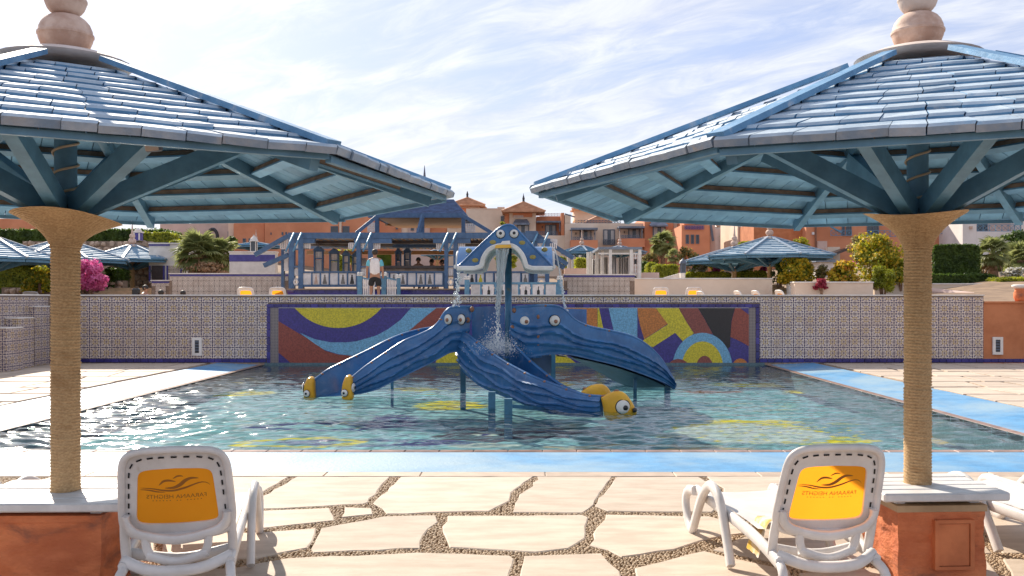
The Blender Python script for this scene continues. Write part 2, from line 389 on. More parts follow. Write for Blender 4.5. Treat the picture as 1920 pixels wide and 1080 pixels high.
class MB:
    def __init__(s): s.v, s.f = [], []
    def add(s, vs_, fs): 
        b = len(s.v); s.v += [tuple(p) for p in vs_]; s.f += [tuple(i + b for i in f) for f in fs]; return s
    def box(s, c, size, rot=None):
        hx, hy, hz = size[0] / 2, size[1] / 2, size[2] / 2
        q = [Vector((x, y, z)) for x in (-hx, hx) for y in (-hy, hy) for z in (-hz, hz)]
        if rot is not None: q = [rot @ p for p in q]
        c = Vector(c)
        return s.add([p + c for p in q], [(0, 1, 3, 2), (4, 6, 7, 5), (0, 4, 5, 1), (2, 3, 7, 6), (0, 2, 6, 4), (1, 5, 7, 3)])
    def bb(s, x0, y0, z0, x1, y1, z1): return s.box(((x0 + x1) / 2, (y0 + y1) / 2, (z0 + z1) / 2), (abs(x1 - x0), abs(y1 - y0), abs(z1 - z0)))
    def cbox(s, c, size, b=.01, rot=None):
        """box with chamfered edges (24 verts)"""
        h = Vector(size) / 2; vs_ = []; idx = {}
        for sx_ in (-1, 1):
            for sy in (-1, 1):
                for sz in (-1, 1):
                    for k in range(3):
                        p = Vector((sx_ * (h.x - (b if k != 0 else 0)), sy * (h.y - (b if k != 1 else 0)), sz * (h.z - (b if k != 2 else 0))))
                        idx[(sx_, sy, sz, k)] = len(vs_); vs_.append(p)
        fs = []
        I = idx
        for k in range(3):
            for sg in (-1, 1):
                o = [i for i in range(3) if i != k]
                q = []
                for (a, b_) in ((-1, -1), (1, -1), (1, 1), (-1, 1)):
                    t = [0, 0, 0]; t[k] = sg; t[o[0]] = a; t[o[1]] = b_; q.append(I[(t[0], t[1], t[2], k)])
                fs.append(tuple(q))
        for k in range(3):
            o = [i for i in range(3) if i != k]
            for a in (-1, 1):
                for b_ in (-1, 1):
                    t0 = [0, 0, 0]; t1 = [0, 0, 0]; t0[k] = -1; t1[k] = 1
                    for t in (t0, t1): t[o[0]] = a; t[o[1]] = b_
                    fs.append((I[(*t0, o[0])], I[(*t1, o[0])], I[(*t1, o[1])], I[(*t0, o[1])]))
        for a in (-1, 1):
            for b_ in (-1, 1):
                for c_ in (-1, 1): fs.append((I[(a, b_, c_, 0)], I[(a, b_, c_, 1)], I[(a, b_, c_, 2)]))
        if rot is not None: vs_ = [rot @ p for p in vs_]
        c = Vector(c)
        return s.add([p + c for p in vs_], fs)
    def beam(s, p0, p1, w_, h_, up=(0, 0, 1)):
        p0, p1 = Vector(p0), Vector(p1); d = (p1 - p0); L = d.length; d.normalize()
        u = Vector(up); sd = d.cross(u)
        if sd.length < 1e-5: sd = d.cross(Vector((0, 1, 0)))
        sd.normalize(); u = sd.cross(d)
        q = []
        for p in (p0, p1):
            for a, b in ((-1, -1), (1, -1), (1, 1), (-1, 1)): q.append(p + sd * (a * w_ / 2) + u * (b * h_ / 2))
        return s.add(q, [(0, 1, 2, 3), (7, 6, 5, 4), (0, 4, 5, 1), (1, 5, 6, 2), (2, 6, 7, 3), (3, 7, 4, 0)])
    def tube(s, pts, r, n=8, cap=True, close=False):
        pts = [Vector(p) for p in pts]; rs = r if hasattr(r, '__len__') else [r] * len(pts)
        k = len(pts); rings = []
        t0 = (pts[1] - pts[0]).normalized()
        nrm = t0.orthogonal().normalized()
        vs_ = []
        for i in range(k):
            if close: t = (pts[(i + 1) % k] - pts[i - 1])
            else: t = pts[min(i + 1, k - 1)] - pts[max(i - 1, 0)]
            t.normalize(); nrm = (nrm - t * nrm.dot(t)).normalized(); bi = t.cross(nrm)
            for j in range(n):
                a = 2 * math.pi * j / n
                vs_.append(pts[i] + (nrm * math.cos(a) + bi * math.sin(a)) * rs[i])
        fs = []
        for i in range(k if close else k - 1):
            for j in range(n):
                a, b = i * n + j, i * n + (j + 1) % n; i2 = (i + 1) % k
                fs.append((a, b, i2 * n + (j + 1) % n, i2 * n + j))
        if cap and not close:
            fs.append(tuple(range(n - 1, -1, -1))); fs.append(tuple(range((k - 1) * n, k * n)))
        return s.add(vs_, fs)
    def sweep(s, pts, w_, h_, up=(0, 0, 1), tw=None):
        """rounded-rectangle bar along a polyline"""
        pts = [Vector(p) for p in pts]; k = len(pts); sec = []
        c = min(w_, h_) * .28
        for (a, b) in ((1, -1), (1, 1), (-1, 1), (-1, -1)):
            x, y = a * w_ / 2, b * h_ / 2
            if (a, b) == (1, -1): sec += [(x - c, y), (x, y + c)]
            elif (a, b) == (1, 1): sec += [(x, y - c), (x - c, y)]
            elif (a, b) == (-1, 1): sec += [(x + c, y), (x, y - c)]
            else: sec += [(x, y + c), (x + c, y)]
        n = 8; vs_ = []; up = Vector(up)
        for i in range(k):
            t = (pts[min(i + 1, k - 1)] - pts[max(i - 1, 0)]).normalized()
            sd = t.cross(up)
            if sd.length < 1e-4: sd = Vector((1, 0, 0))
            sd.normalize(); u = sd.cross(t)
            for (x, y) in sec: vs_.append(pts[i] + sd * x + u * y)
        fs = [(i * n + j, i * n + (j + 1) % n, (i + 1) * n + (j + 1) % n, (i + 1) * n + j) for i in range(k - 1) for j in range(n)]
        fs += [tuple(range(n - 1, -1, -1)), tuple(range((k - 1) * n, k * n))]
        return s.add(vs_, fs)
    def lathe(s, prof, n=24, c=(0, 0, 0)):
        c = Vector(c); vs_ = []; k = len(prof)
        for (r, z) in prof:
            for j in range(n):
                a = 2 * math.pi * j / n; vs_.append(c + Vector((r * math.cos(a), r * math.sin(a), z)))
        fs = [(i * n + j, i * n + (j + 1) % n, (i + 1) * n + (j + 1) % n, (i + 1) * n + j) for i in range(k - 1) for j in range(n)]
        if prof[0][0] > 1e-6: fs.append(tuple(range(n - 1, -1, -1)))
        if prof[-1][0] > 1e-6: fs.append(tuple(range((k - 1) * n, k * n)))
        return s.add(vs_, fs)
    def prism(s, poly, ax, t0, t1):
        """polygon of 3-d points pushed along ax from t0 to t1"""
        ax = Vector(ax); k = len(poly); a = [Vector(p) + ax * t0 for p in poly]; b = [Vector(p) + ax * t1 for p in poly]
        return s.add(a + b, [tuple(range(k - 1, -1, -1)), tuple(range(k, 2 * k))] + [(i, (i + 1) % k, k + (i + 1) % k, k + i) for i in range(k)])
    def ball(s, c, r, n=12, m=8, sq=(1, 1, 1)):
        c = Vector(c); pr = []
        vs_ = [c + Vector((0, 0, -r * sq[2]))]
        for i in range(1, m):
            t = -math.pi / 2 + math.pi * i / m
            for j in range(n):
                a = 2 * math.pi * j / n
                vs_.append(c + Vector((math.cos(t) * math.cos(a) * r * sq[0], math.cos(t) * math.sin(a) * r * sq[1], math.sin(t) * r * sq[2])))
        vs_.append(c + Vector((0, 0, r * sq[2])))
        fs = [(0, 1 + (j + 1) % n, 1 + j) for j in range(n)]
        for i in range(m - 2):
            for j in range(n):
                a = 1 + i * n + j; b = 1 + i * n + (j + 1) % n
                fs.append((a, b, b + n, a + n))
        L = len(vs_) - 1; o = 1 + (m - 2) * n
        fs += [(L, o + j, o + (j + 1) % n) for j in range(n)]
        return s.add(vs_, fs)
    def mesh(s, name, m=None, smooth=False):
        me = bpy.data.meshes.new(name); me.from_pydata(s.v, [], s.f); me.update()
        bm = bmesh.new(); bm.from_mesh(me); bmesh.ops.recalc_face_normals(bm, faces=bm.faces); bm.to_mesh(me); bm.free()
        if smooth:
            me.shade_smooth()
        if m is not None: me.materials.append(m)
        return me
    def build(s, name, m, parent=None, smooth=False, local=False):
        return link(name, s.mesh(name, m, smooth), parent, None, local)

def pbox(x0, y0, x1, y1, d, dep, mb=None):
    """box whose front face spans the photo pixels x0..x1,y0..y1 at distance d, dep metres deep"""
    a, b = P(x0, y1, d), P(x1, y0, d)
    return (mb or MB()).bb(a.x, d, a.z, b.x, d + dep, b.z)
def structure(name, mb, m, smooth=False):
    o = mb.build(name, m, None, smooth); o['kind'] = 'structure'; return o
def auto_smooth(o, ang=40):
    me = o.data; me.shade_smooth()
    bm = bmesh.new(); bm.from_mesh(me)
    for e in bm.edges:
        if len(e.link_faces) == 2 and e.calc_face_angle(0) > R(ang): e.smooth = False
    bm.to_mesh(me); bm.free(); return o
def lerp(a, b, t): return a + (b - a) * t
def catmull(pts, n):
    """resample a control polyline smoothly"""
    pts = [Vector(p) for p in pts]; k = len(pts)
    ls = [0]
    for i in range(1, k): ls.append(ls[-1] + max(1e-6, (pts[i] - pts[i - 1]).length))
    res = []
    for q in range(n):
        t = ls[-1] * q / (n - 1); i = 0
        while i < k - 2 and ls[i + 1] < t: i += 1
        u = (t - ls[i]) / (ls[i + 1] - ls[i])
        p0, p1, p2, p3 = pts[max(i - 1, 0)], pts[i], pts[i + 1], pts[min(i + 2, k - 1)]
        res.append(.5 * ((2 * p1) + (p2 - p0) * u + (2 * p0 - 5 * p1 + 4 * p2 - p3) * u * u + (3 * p1 - p0 - 3 * p2 + p3) * u ** 3))
    return res
# ================================================================= SETTING
WY = 24.2                       # front face of the tiled wall
XL, XR, YN = -7.0, 6.42, 10.55  # pool water edges
TZ = 1.55                       # level of the upper terrace

# lower ground under the paving (opening where the pool is)
mb = MB()
def sheet(mb, x0, y0, x1, y1, z): mb.add([(x0, y0, z), (x1, y0, z), (x1, y1, z), (x0, y1, z)], [(0, 1, 2, 3)])
sheet(mb, -13.6, -30, 40, 8.9, -.034); sheet(mb, -13.6, 8.9, XL - 1.45, WY + .2, -.034); sheet(mb, XR + 1.45, 8.9, 40, WY + .2, -.034)
deck = structure('deck', mb, M['grout'])
# terrain beyond: terrace, planted banks, hill with the hotel, out to the horizon
def hgt(x, y):
    h = TZ - .012
    if y > 46: h += min(3.2, (y - 46) * .055)
    if x > 13 and y > 27: h += min(1.6, (x - 13) * .14, (y - 27) * .09)
    if x < -14 and y > 36: h += min(2.2, (-14 - x) * .12, (y - 36) * .10)
    return h
xs = sorted(set([-1500, -600, -250, -120] + list(range(-80, 81, 4)) + [120, 250, 600, 1500]))
ys = sorted(set([24.42, 26, 28] + list(range(30, 120, 4)) + [140, 180, 260, 500, 1000, 2200]))
mb = MB(); n = len(ys)
mb.v = [(x, y, hgt(x, y)) for x in xs for y in ys]
mb.f = [(i * n + j, (i + 1) * n + j, (i + 1) * n + j + 1, i * n + j + 1) for i in range(len(xs) - 1) for j in range(n - 1)]
structure('ground', mb, M['soil'], True)
mb = MB(); sheet(mb, -200, -60, -13.0, 24.40, 1.50)
structure('bank', mb, M['soil'])
mb = MB(); sheet(mb, 14, -200, 1500, -30, -.05); sheet(mb, -1500, -200, 14, -60, -.05); sheet(mb, 40, -30, 1500, 24.3, -.05); sheet(mb, -1500, -60, -200, 24.4, -.05)
structure('terrain', mb, M['soil'])
mb = MB(); sheet(mb, -14, 24.44, 13.2, 46, TZ)
structure('terrace_paving', mb, M['sand'])

# ---------------------------------------------------------------- flagstones
def in_poly(px_, py_, poly):
    ins = np.zeros(px_.shape, bool); k = len(poly)
    for i in range(k):
        x0, y0 = poly[i]; x1, y1 = poly[(i + 1) % k]
        if y0 == y1: continue
        c = ((y0 > py_) != (y1 > py_)) & (px_ < (x1 - x0) * (py_ - y0) / (y1 - y0) + x0)
        ins ^= c
    return ins
stone_polys = []
def make_stone(poly, z=0.0, step=.16, jit=.010, rim=.010):
    pts = []
    k = len(poly)
    for i in range(k):
        a, b = Vector(poly[i]), Vector(poly[(i + 1) % k]); L = (b - a).length; m = max(1, int(L / step)); nr = Vector((-(b - a).y, (b - a).x)) / max(L, 1e-6)
        for q in range(m):
            p = a.lerp(b, q / m)
            if q: p = p + nr * rnd.gauss(0, jit)
            pts.append(p)
    c = sum(pts, Vector((0, 0))) / len(pts); k = len(pts)
    stone_polys.append([(p.x, p.y) for p in pts])
    inn = [p + (c - p).normalized() * rim for p in pts]
    dz = rnd.uniform(-.003, .002)
    mb = MB()
    mb.add([(p.x, p.y, z - .04) for p in pts] + [(p.x, p.y, z - .006 + dz) for p in pts] + [(p.x, p.y, z + dz) for p in inn],
           [(i, (i + 1) % k, k + (i + 1) % k, k + i) for i in range(k)] + [(k + i, k + (i + 1) % k, 2 * k + (i + 1) % k, 2 * k + i) for i in range(k)] + [tuple(range(2 * k, 3 * k))])
    return mb.build('flagstone', M['stone'], deck)
near = [
 [(95, 894), (300, 894), (275, 925), (250, 962), (-40, 962), (-20, 928)],
 [(320, 894), (541, 894), (482, 929), (470, 950), (300, 957)],
 [(557, 893), (731, 893), (690, 941), (681, 944), (567, 950), (493, 953), (489, 930)],
 [(310, 962), (489, 957), (618, 952), (627, 975), (491, 990), (310, 992)],
 [(646, 951), (697, 953), (699, 964), (640, 970)],
 [(751, 894), (1000, 893), (966, 917), (955, 939), (917, 958), (725, 963), (718, 954), (699, 943)],
 [(1007, 893), (1147, 893), (1103, 954), (1092, 961), (961, 960), (974, 926), (1000, 910)],
 [(1156, 894), (1310, 894), (1345, 915), (1352, 940), (1335, 960), (1140, 958), (1115, 948)],
 [(1325, 893), (1700, 893), (1780, 955), (1420, 968), (1347, 962), (1362, 940), (1357, 915)],
 [(1722, 893), (2060, 893), (2200, 955), (1800, 955)],
 [(602, 989), (721, 967), (817, 965), (821, 978), (793, 1004), (788, 1027), (587, 1035), (583, 1028)],
 [(839, 967), (1092, 965), (1103, 969), (1097, 1009), (1066, 1028), (1005, 1035), (970, 1033), (843, 1026), (830, 996)],
 [(1136, 965), (1330, 968), (1398, 985), (1392, 1000), (1320, 1012), (1265, 1030), (1165, 1044), (1140, 1031), (1105, 1022), (1112, 1000)],
 [(489, 998), (593, 990), (576, 1027), (480, 1046), (300, 1055), (310, 1000)],
 [(-60, 970), (295, 970), (285, 1052), (-90, 1060)],
 [(1410, 1000), (1418, 984), (1800, 970), (1860, 1036), (1500, 1060), (1335, 1030)],
 [(1830, 968), (2230, 962), (2330, 1040), (1880, 1036)],
 [(537, 1046), (782, 1035), (957, 1041), (964, 1047), (940, 1140), (430, 1140), (440, 1064)],
 [(983, 1042), (1127, 1037), (1141, 1053), (1162, 1070), (1185, 1140), (965, 1140)],
 [(1190, 1064), (1320, 1032), (1480, 1068), (1500, 1140), (1210, 1140)],
 [(1497, 1074), (1850, 1050), (1920, 1140), (1520, 1140)],
 [(-110, 1068), (425, 1066), (410, 1140), (-140, 1140)],
 [(1880, 1048), (2350, 1052), (2400, 1140), (1940, 1140)],
]
for p in near: make_stone([G(*q).xy for q in p], 0, .14, .009)
n_near = len(stone_polys)
def rows(x0, x1, yb, wmin, wmax, skip=None, z=-.004, gap=.035):
    for i in range(len(yb) - 1):
        ya, yc = yb[i], yb[i + 1]; x = x0 + rnd.uniform(-.4, 0)
        prev = (x + rnd.uniform(-.15, .15), x + rnd.uniform(-.15, .15))
        while x < x1:
            x += rnd.uniform(wmin, wmax)
            e = (min(x1, x + rnd.uniform(-.2, .2)), min(x1, x + rnd.uniform(-.2, .2)))
            g = gap * rnd.uniform(.5, 1.6) / 2
            poly = [(max(x0, prev[0]) + g, ya + g + rnd.uniform(0, .04)), (e[0] - g, ya + g + rnd.uniform(0, .04)), (e[1] - g, yc - g - rnd.uniform(0, .04)), (max(x0, prev[1]) + g, yc - g - rnd.uniform(0, .04))]
            prev = e
            if poly[1][0] - poly[0][0] < .15 or poly[2][0] - poly[3][0] < .15: continue
            cx, cy = sum(q[0] for q in poly) / 4, sum(q[1] for q in poly) / 4
            if skip and skip(cx, cy): continue
            make_stone(poly, z, .3, .012)
def sk(x, y):
    if y < 5.03: return False
    px_ = 985 + x * FPX / y
    return -70 < px_ < 2250
rows(-13.5, 14, [2.2, 3.2, 4.1, 5.02, 6.05, 7.15, 8.70], 1.0, 1.9, sk)
rows(-12.98, XL - 1.5, [8.75, 9.8, 10.7, 11.9, 12.8, 14, 15.1, 16.4, 17.5, 18.8, 20, 21.4, 22.7, 24.15], 1.0, 2.0, None, -.004, .07)
rows(XR + 1.5, 14.6, [8.75, 9.9, 10.8, 11.9, 12.9, 14, 15.2, 16.3, 17.6, 18.8, 20.1, 21.4, 22.6, 24.15], 1.0, 2.0, None, -.004, .07)
# pebbles set in the joints near the camera: one mass nobody could count
yy = np.arange(5.0, 8.74, .024); xx = np.arange(-5.2, 5.4, .024)
gx, gy = np.meshgrid(xx, yy); gx = gx.ravel() + npr.uniform(-.009, .009, gx.size); gy = gy.ravel() + npr.uniform(-.009, .009, gy.size)
ok = np.abs(gx) < gy * .62 + .2
for p in stone_polys:
    pa = np.array(p)
    b = (gx > pa[:, 0].min()) & (gx < pa[:, 0].max()) & (gy > pa[:, 1].min()) & (gy < pa[:, 1].max()) & ok
    ids = np.where(b)[0]
    if len(ids): ok[ids[in_poly(gx[ids], gy[ids], p)]] = False
gx, gy = gx[ok], gy[ok]
tpl = MB().ball((0, 0, 0), 1, 6, 4); tv = np.array(tpl.v); tf = tpl.f
V = []; F = []
for i in range(len(gx)):
    a = npr.uniform(0, 3.14); r1 = npr.uniform(.011, .017); r2 = r1 * npr.uniform(.6, .85); ca, sa = math.cos(a), math.sin(a)
    q = tv * (r1, r2, .010)
    V.append(np.stack([q[:, 0] * ca - q[:, 1] * sa + gx[i], q[:, 0] * sa + q[:, 1] * ca + gy[i], q[:, 2] - .015 + npr.uniform(0, .004)], 1))
    b = i * len(tv); F += [tuple(j + b for j in f) for f in tf]
mb = MB(); mb.v = [tuple(p) for p in np.concatenate(V)]; mb.f = F
o = mb.build('pebbles', M['pebble'], None, True); o['kind'] = 'stuff'

# ---------------------------------------------------------------- pool
pool = bpy.data.objects.new('pool', None); COL.objects.link(pool); pool['kind'] = 'structure'
x = XL - 1.5
band = MB()
def strip(p0, p1, q0, q1, n=30):
    for i in range(n):
        a, b = Vector(p0).lerp(Vector(p1), i / n), Vector(p0).lerp(Vector(p1), (i + 1) / n); c, d = Vector(q0).lerp(Vector(q1), i / n), Vector(q0).lerp(Vector(q1), (i + 1) / n)
        band.add([a, b, d, c], [(0, 1, 2, 3)])
zE = -.052
strip((XL - 1.5, 8.95, 0), (XR + 1.5, 8.95, 0), (XL - .16, 10.4, zE), (XR + .16, 10.4, zE))
strip((XL - 1.5, 8.95, 0), (XL - 1.25, 24.19, 0), (XL - .16, 10.4, zE), (XL - .16, 24.19, zE))
strip((XR + 1.5, 8.95, 0), (XR + 1.3, 24.19, 0), (XR + .16, 10.4, zE), (XR + .16, 24.19, zE))
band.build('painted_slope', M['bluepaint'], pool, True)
def row_of(mesh, pts, parent, rz=0.0):
    for p in pts:
        o = link(mesh.name.split('.')[0], mesh, parent); o.location = Vector(p) - wloc(parent); o.rotation_euler = (0, 0, rz)
em = MB().cbox((0, 0, 0), (.395, .15, .10), .008).mesh('edge_tile', M['brownedge'])
row_of(em, [(XL + .2 + i * .4, YN - .075, -.098) for i in range(33)], pool)
row_of(em, [(XL - .075, YN + .06 + i * .4, -.098) for i in range(34)], pool, R(90))
row_of(em, [(XR + .075, YN + .06 + i * .4, -.098) for i in range(34)], pool, R(90))
xx0 = -8.6
while xx0 < 8.3:
    L = rnd.uniform(.8, 1.3)
    MB().cbox((xx0 + L / 2, 8.83, -.02), (L - .006, .22, .045), .006).build('coping_stone', M['coping'], pool); xx0 += L
# basin walls
bw = MB(); zf = -.46
for (a, b) in (((XL, YN), (XR, YN)), ((XR, YN), (XR, WY - .02)), ((XL, WY - .02), (XL, YN))):
    bw.add([(*a, zf), (*b, zf), (*b, -.05), (*a, -.05)], [(0, 1, 2, 3)])
bw.add([(XL, WY - .02, zf), (XR, WY - .02, zf), (XR, WY - .02, 0), (XL, WY - .02, 0)], [(0, 1, 2, 3)])
bw.build('basin_wall', mat('basin wall mosaic', (.07, .12, .145), .5, (.12, .19, .21), vs=30), pool)
# floor mosaic: a fish scene laid in small glass tiles
nx, ny = 190, 195
fx = np.linspace(XL, XR, nx); fy = np.linspace(YN, WY - .02, ny)
FX, FY = np.meshgrid(fx, fy, indexing='ij')
teal = np.array((.095, .19, .205)); C = np.tile(teal, (nx, ny, 1))
nz = npr.rand(nx, ny)
C *= (.50 + 1.0 * nz)[..., None]
wob = np.array([[mnoise.noise(Vector((x * .9, y * .9, 3.1))) for y in fy] for x in fx]); wob2 = np.array([[mnoise.noise(Vector((x * 2.6, y * 2.6, 7.1))) for y in fy] for x in fx])
wob3 = np.array([[mnoise.noise(Vector((x * 1.6, y * 5.5, 1.7))) for y in fy] for x in fx])
C *= (1 + .55 * np.clip(wob3, -1, 1))[..., None]
def ell(px_, py_, rx, ry, col, inner=None, k=.16, fill=.92):
    c = G(px_, py_, zf); m = np.sqrt(((FX + wob3 * .30 - c.x) / rx) ** 2 + ((FY + wob3 * .12 - c.y) / ry) ** 2) + wob * k * 1.6 + wob2 * k
    b = (m < 1) & (npr.rand(nx, ny) < fill)
    if inner: b &= m > inner
    C[b] = np.array(col) * (.65 + .7 * npr.rand(b.sum()))[:, None]
yel = (.36, .29, .012); dk = (.026, .022, .036); brn = (.12, .05, .03); lt = (.24, .27, .24); nvy = (.015, .018, .085)
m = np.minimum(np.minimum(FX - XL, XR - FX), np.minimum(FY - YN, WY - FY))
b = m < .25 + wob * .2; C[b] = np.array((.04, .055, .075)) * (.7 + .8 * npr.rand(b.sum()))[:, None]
ell(1440, 810, 1.75, 1.35, yel); ell(1400, 812, 1.35, 1.0, lt); ell(1380, 790, .5, .3, yel)
ell(1420, 722, 1.25, .6, yel); ell(1330, 735, .8, .3, brn); ell(1530, 735, .9, .4, yel)
ell(840, 760, .75, .85, yel); ell(780, 730, .6, .5, yel); ell(945, 815, 1.0, .75, dk); ell(905, 835, .45, .22, lt); ell(915, 815, .25, .12, lt); ell(912, 815, .12, .07, nvy)
ell(430, 738, .9, .55, yel); ell(520, 720, 1.2, .3, brn); ell(600, 800, 1.2, .5, nvy, .6); ell(740, 790, .5, .9, nvy); ell(690, 830, 1.4, .35, nvy, .5)
ell(900, 700, 1.1, .8, brn); ell(1010, 720, .9, .9, yel, .5); ell(700, 705, .9, .5, (.3, .09, .03)); ell(1250, 760, .9, .9, (.045, .11, .14)); ell(1640, 800, 1.3, 1.6, (.09, .155, .175)); ell(1790, 825, .8, .5, (.25, .2, .1))
ell(250, 790, 1.1, 1.2, (.04, .065, .085), None, .25); ell(330, 770, .9, .8, (.05, .11, .14)); ell(560, 830, 1.0, .5, yel, .7); ell(1200, 840, 1.5, .3, (.22, .18, .1), .5)
mb = MB(); mb.v = [(fx[i], fy[j], zf) for i in range(nx) for j in range(ny)]
mb.f = [(i * ny + j, (i + 1) * ny + j, (i + 1) * ny + j + 1, i * ny + j + 1) for i in range(nx - 1) for j in range(ny - 1)]
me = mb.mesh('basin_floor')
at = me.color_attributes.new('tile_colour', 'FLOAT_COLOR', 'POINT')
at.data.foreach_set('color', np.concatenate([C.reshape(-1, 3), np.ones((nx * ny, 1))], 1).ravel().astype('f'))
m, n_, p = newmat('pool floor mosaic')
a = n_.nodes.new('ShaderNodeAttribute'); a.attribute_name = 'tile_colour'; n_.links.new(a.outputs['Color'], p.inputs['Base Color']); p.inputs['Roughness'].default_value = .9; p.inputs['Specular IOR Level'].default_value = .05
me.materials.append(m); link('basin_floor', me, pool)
# water surface: real ripples
nx, ny = 330, 640
wx = np.linspace(XL, XR, nx); wy = np.linspace(YN, WY - .03, ny)
WX, WYg = np.meshgrid(wx, wy, indexing='ij'); H = np.zeros_like(WX)
wr = np.random.RandomState(5)
for i in range(54):
    L = wr.uniform(.13, .50); th = R(90) + wr.normal(0, .34); k = 2 * math.pi / L
    mod = .5 + .5 * np.sin(WX * wr.uniform(.2, 1.2) + WYg * wr.uniform(.2, 1.2) + wr.uniform(0, 6.3))
    H += .0100 * L ** .95 * mod * np.sin(k * (WX * math.cos(th) + WYg * math.sin(th)) + wr.uniform(0, 6.3) + .5 * np.sin(WX * 1.7 + i))
for (cx_w, cy_w, am) in ((-.4, 15.6, .010),):
    rr = np.hypot(WX - cx_w, WYg - cy_w); H += am * np.exp(-rr / 1.6) * np.sin(rr * 2 * math.pi / .28)
calm = np.clip((WYg - 17.5) / 5.0, 0, 1) * .55
H *= (1 - calm) * (1 + .45 * np.clip((15.5 - WYg) / 3.0, 0, 1))
mb = MB(); Z = -.07 + H
mb.v = list(zip(WX.ravel(), WYg.ravel(), Z.ravel()))
mb.f = [(i * ny + j, (i + 1) * ny + j, (i + 1) * ny + j + 1, i * ny + j + 1) for i in range(nx - 1) for j in range(ny - 1)]
wo = mb.build('water', M['water'], None, True); wo['kind'] = 'structure'
if wo.data.polygons[0].normal.z < 0: wo.data.flip_normals()

# ---------------------------------------------------------------- tiled wall with mural
wall = thing('tiled_wall', 'long pool wall clad in blue and cream flower tiles around a bright mosaic mural', 'wall', (0, WY, 0))
WXL, WXR, WT = -12.7, 12.31, 1.79
MB().bb(WXL - .25, WY + .02, -.5, WXR, WY + .26, WT).build('wall_core', M['mortar'], wall)
MB().cbox(((WXL + WXR) / 2, WY + .125, WT + .02), (WXR - WXL + .04, .29, .035), .008).build('coping', M['white'], wall)
ml, mr = P(500, 0, WY).x, P(1424, 0, WY).x       # outer edge of the blue border
ztop = P(0, 570, WY).z
tm = MB().cbox((0, 0, 0), (.296, .02, .296), .004).mesh('tile', M['tile_x'])
th_ = MB().cbox((0, 0, 0), (.296, .02, .15), .004).mesh('tile', M['tile_x'])
c0, c1 = math.ceil(WXL / .3), math.floor(WXR / .3)
pts, ptop = [], []
for c in range(c0, c1):
    xc = c * .3 + .15
    for r in range(5):
        zc = .11 + .3 * r + .15
        if ml - .05 < xc < mr + .05 and zc - .1 < ztop: continue
        pts.append((xc, WY + .01, zc))
    ptop.append((xc, WY + .01, 1.61 + .077))
row_of(tm, pts, wall); row_of(th_, ptop, wall)
# partial tiles closing the gaps beside the mural
for xa, xb in ((WXL, c0 * .3), (c1 * .3, WXR)):
    if xb - xa > .02: MB().bb(xa, WY + .002, .11, xb - .003, WY + .03, 1.765).build('edge_strip', M['tile_x'], wall)
for xa, xb in (((math.floor((ml - .05) / .3 + .5)) * .3, ml), (mr, (math.ceil((mr + .05) / .3 - .5)) * .3)):
    if xb - xa > .01: MB().bb(xa + .001, WY + .003, .115, xb - .002, WY + .03, 1.6).build('edge_strip', M['tile_x'], wall)
bt = MB().cbox((0, 0, 0), (.19, .024, .095), .005).mesh('border_tile', M['navy'])
bv = MB().cbox((0, 0, 0), (.095, .024, .19), .005).mesh('border_tile', M['navy'])
nb = int((mr - ml) / .197); sp = (mr - ml) / nb
row_of(bt, [(ml + (i + .5) * sp, WY + .004, ztop - .05) for i in range(nb)], wall)
for xx_ in (ml + .05, mr - .05): row_of(bv, [(xx_, WY + .004, ztop - .2 - .197 * i) for i in range(8)], wall)
for xa, xb in ((WXL, ml - .01), (mr + .01, WXR)):
    k = int((xb - xa) / .197); sp = (xb - xa) / k
    row_of(bt, [(xa + (i + .5) * sp, WY + .004, .055) for i in range(k)], wall)
il, ir = P(522, 0, WY).x, P(1404, 0, WY).x; zt = P(0, 577.5, WY).z
for xa, xb in ((ml + .1, il), (ir, mr - .1)): MB().bb(xa, WY + .006, -.06, xb, WY + .03, zt + .02).build('grid_mosaic', M['gridmosaic'], wall)
MB().bb(il, WY + .008, -.06, ir, WY + .03, zt + .03).build('mosaic_background', MUR['navy'], wall)
MB().bb(il, WY - .002, zt, ir, WY + .008, zt + .012).build('mosaic_trim', M['white'], wall)
def arc(cx, cy, rx, ry, a0, a1, n=18): return [(cx + rx * math.cos(R(lerp(a0, a1, i / n))), cy - ry * math.sin(R(lerp(a0, a1, i / n)))) for i in range(n + 1)]
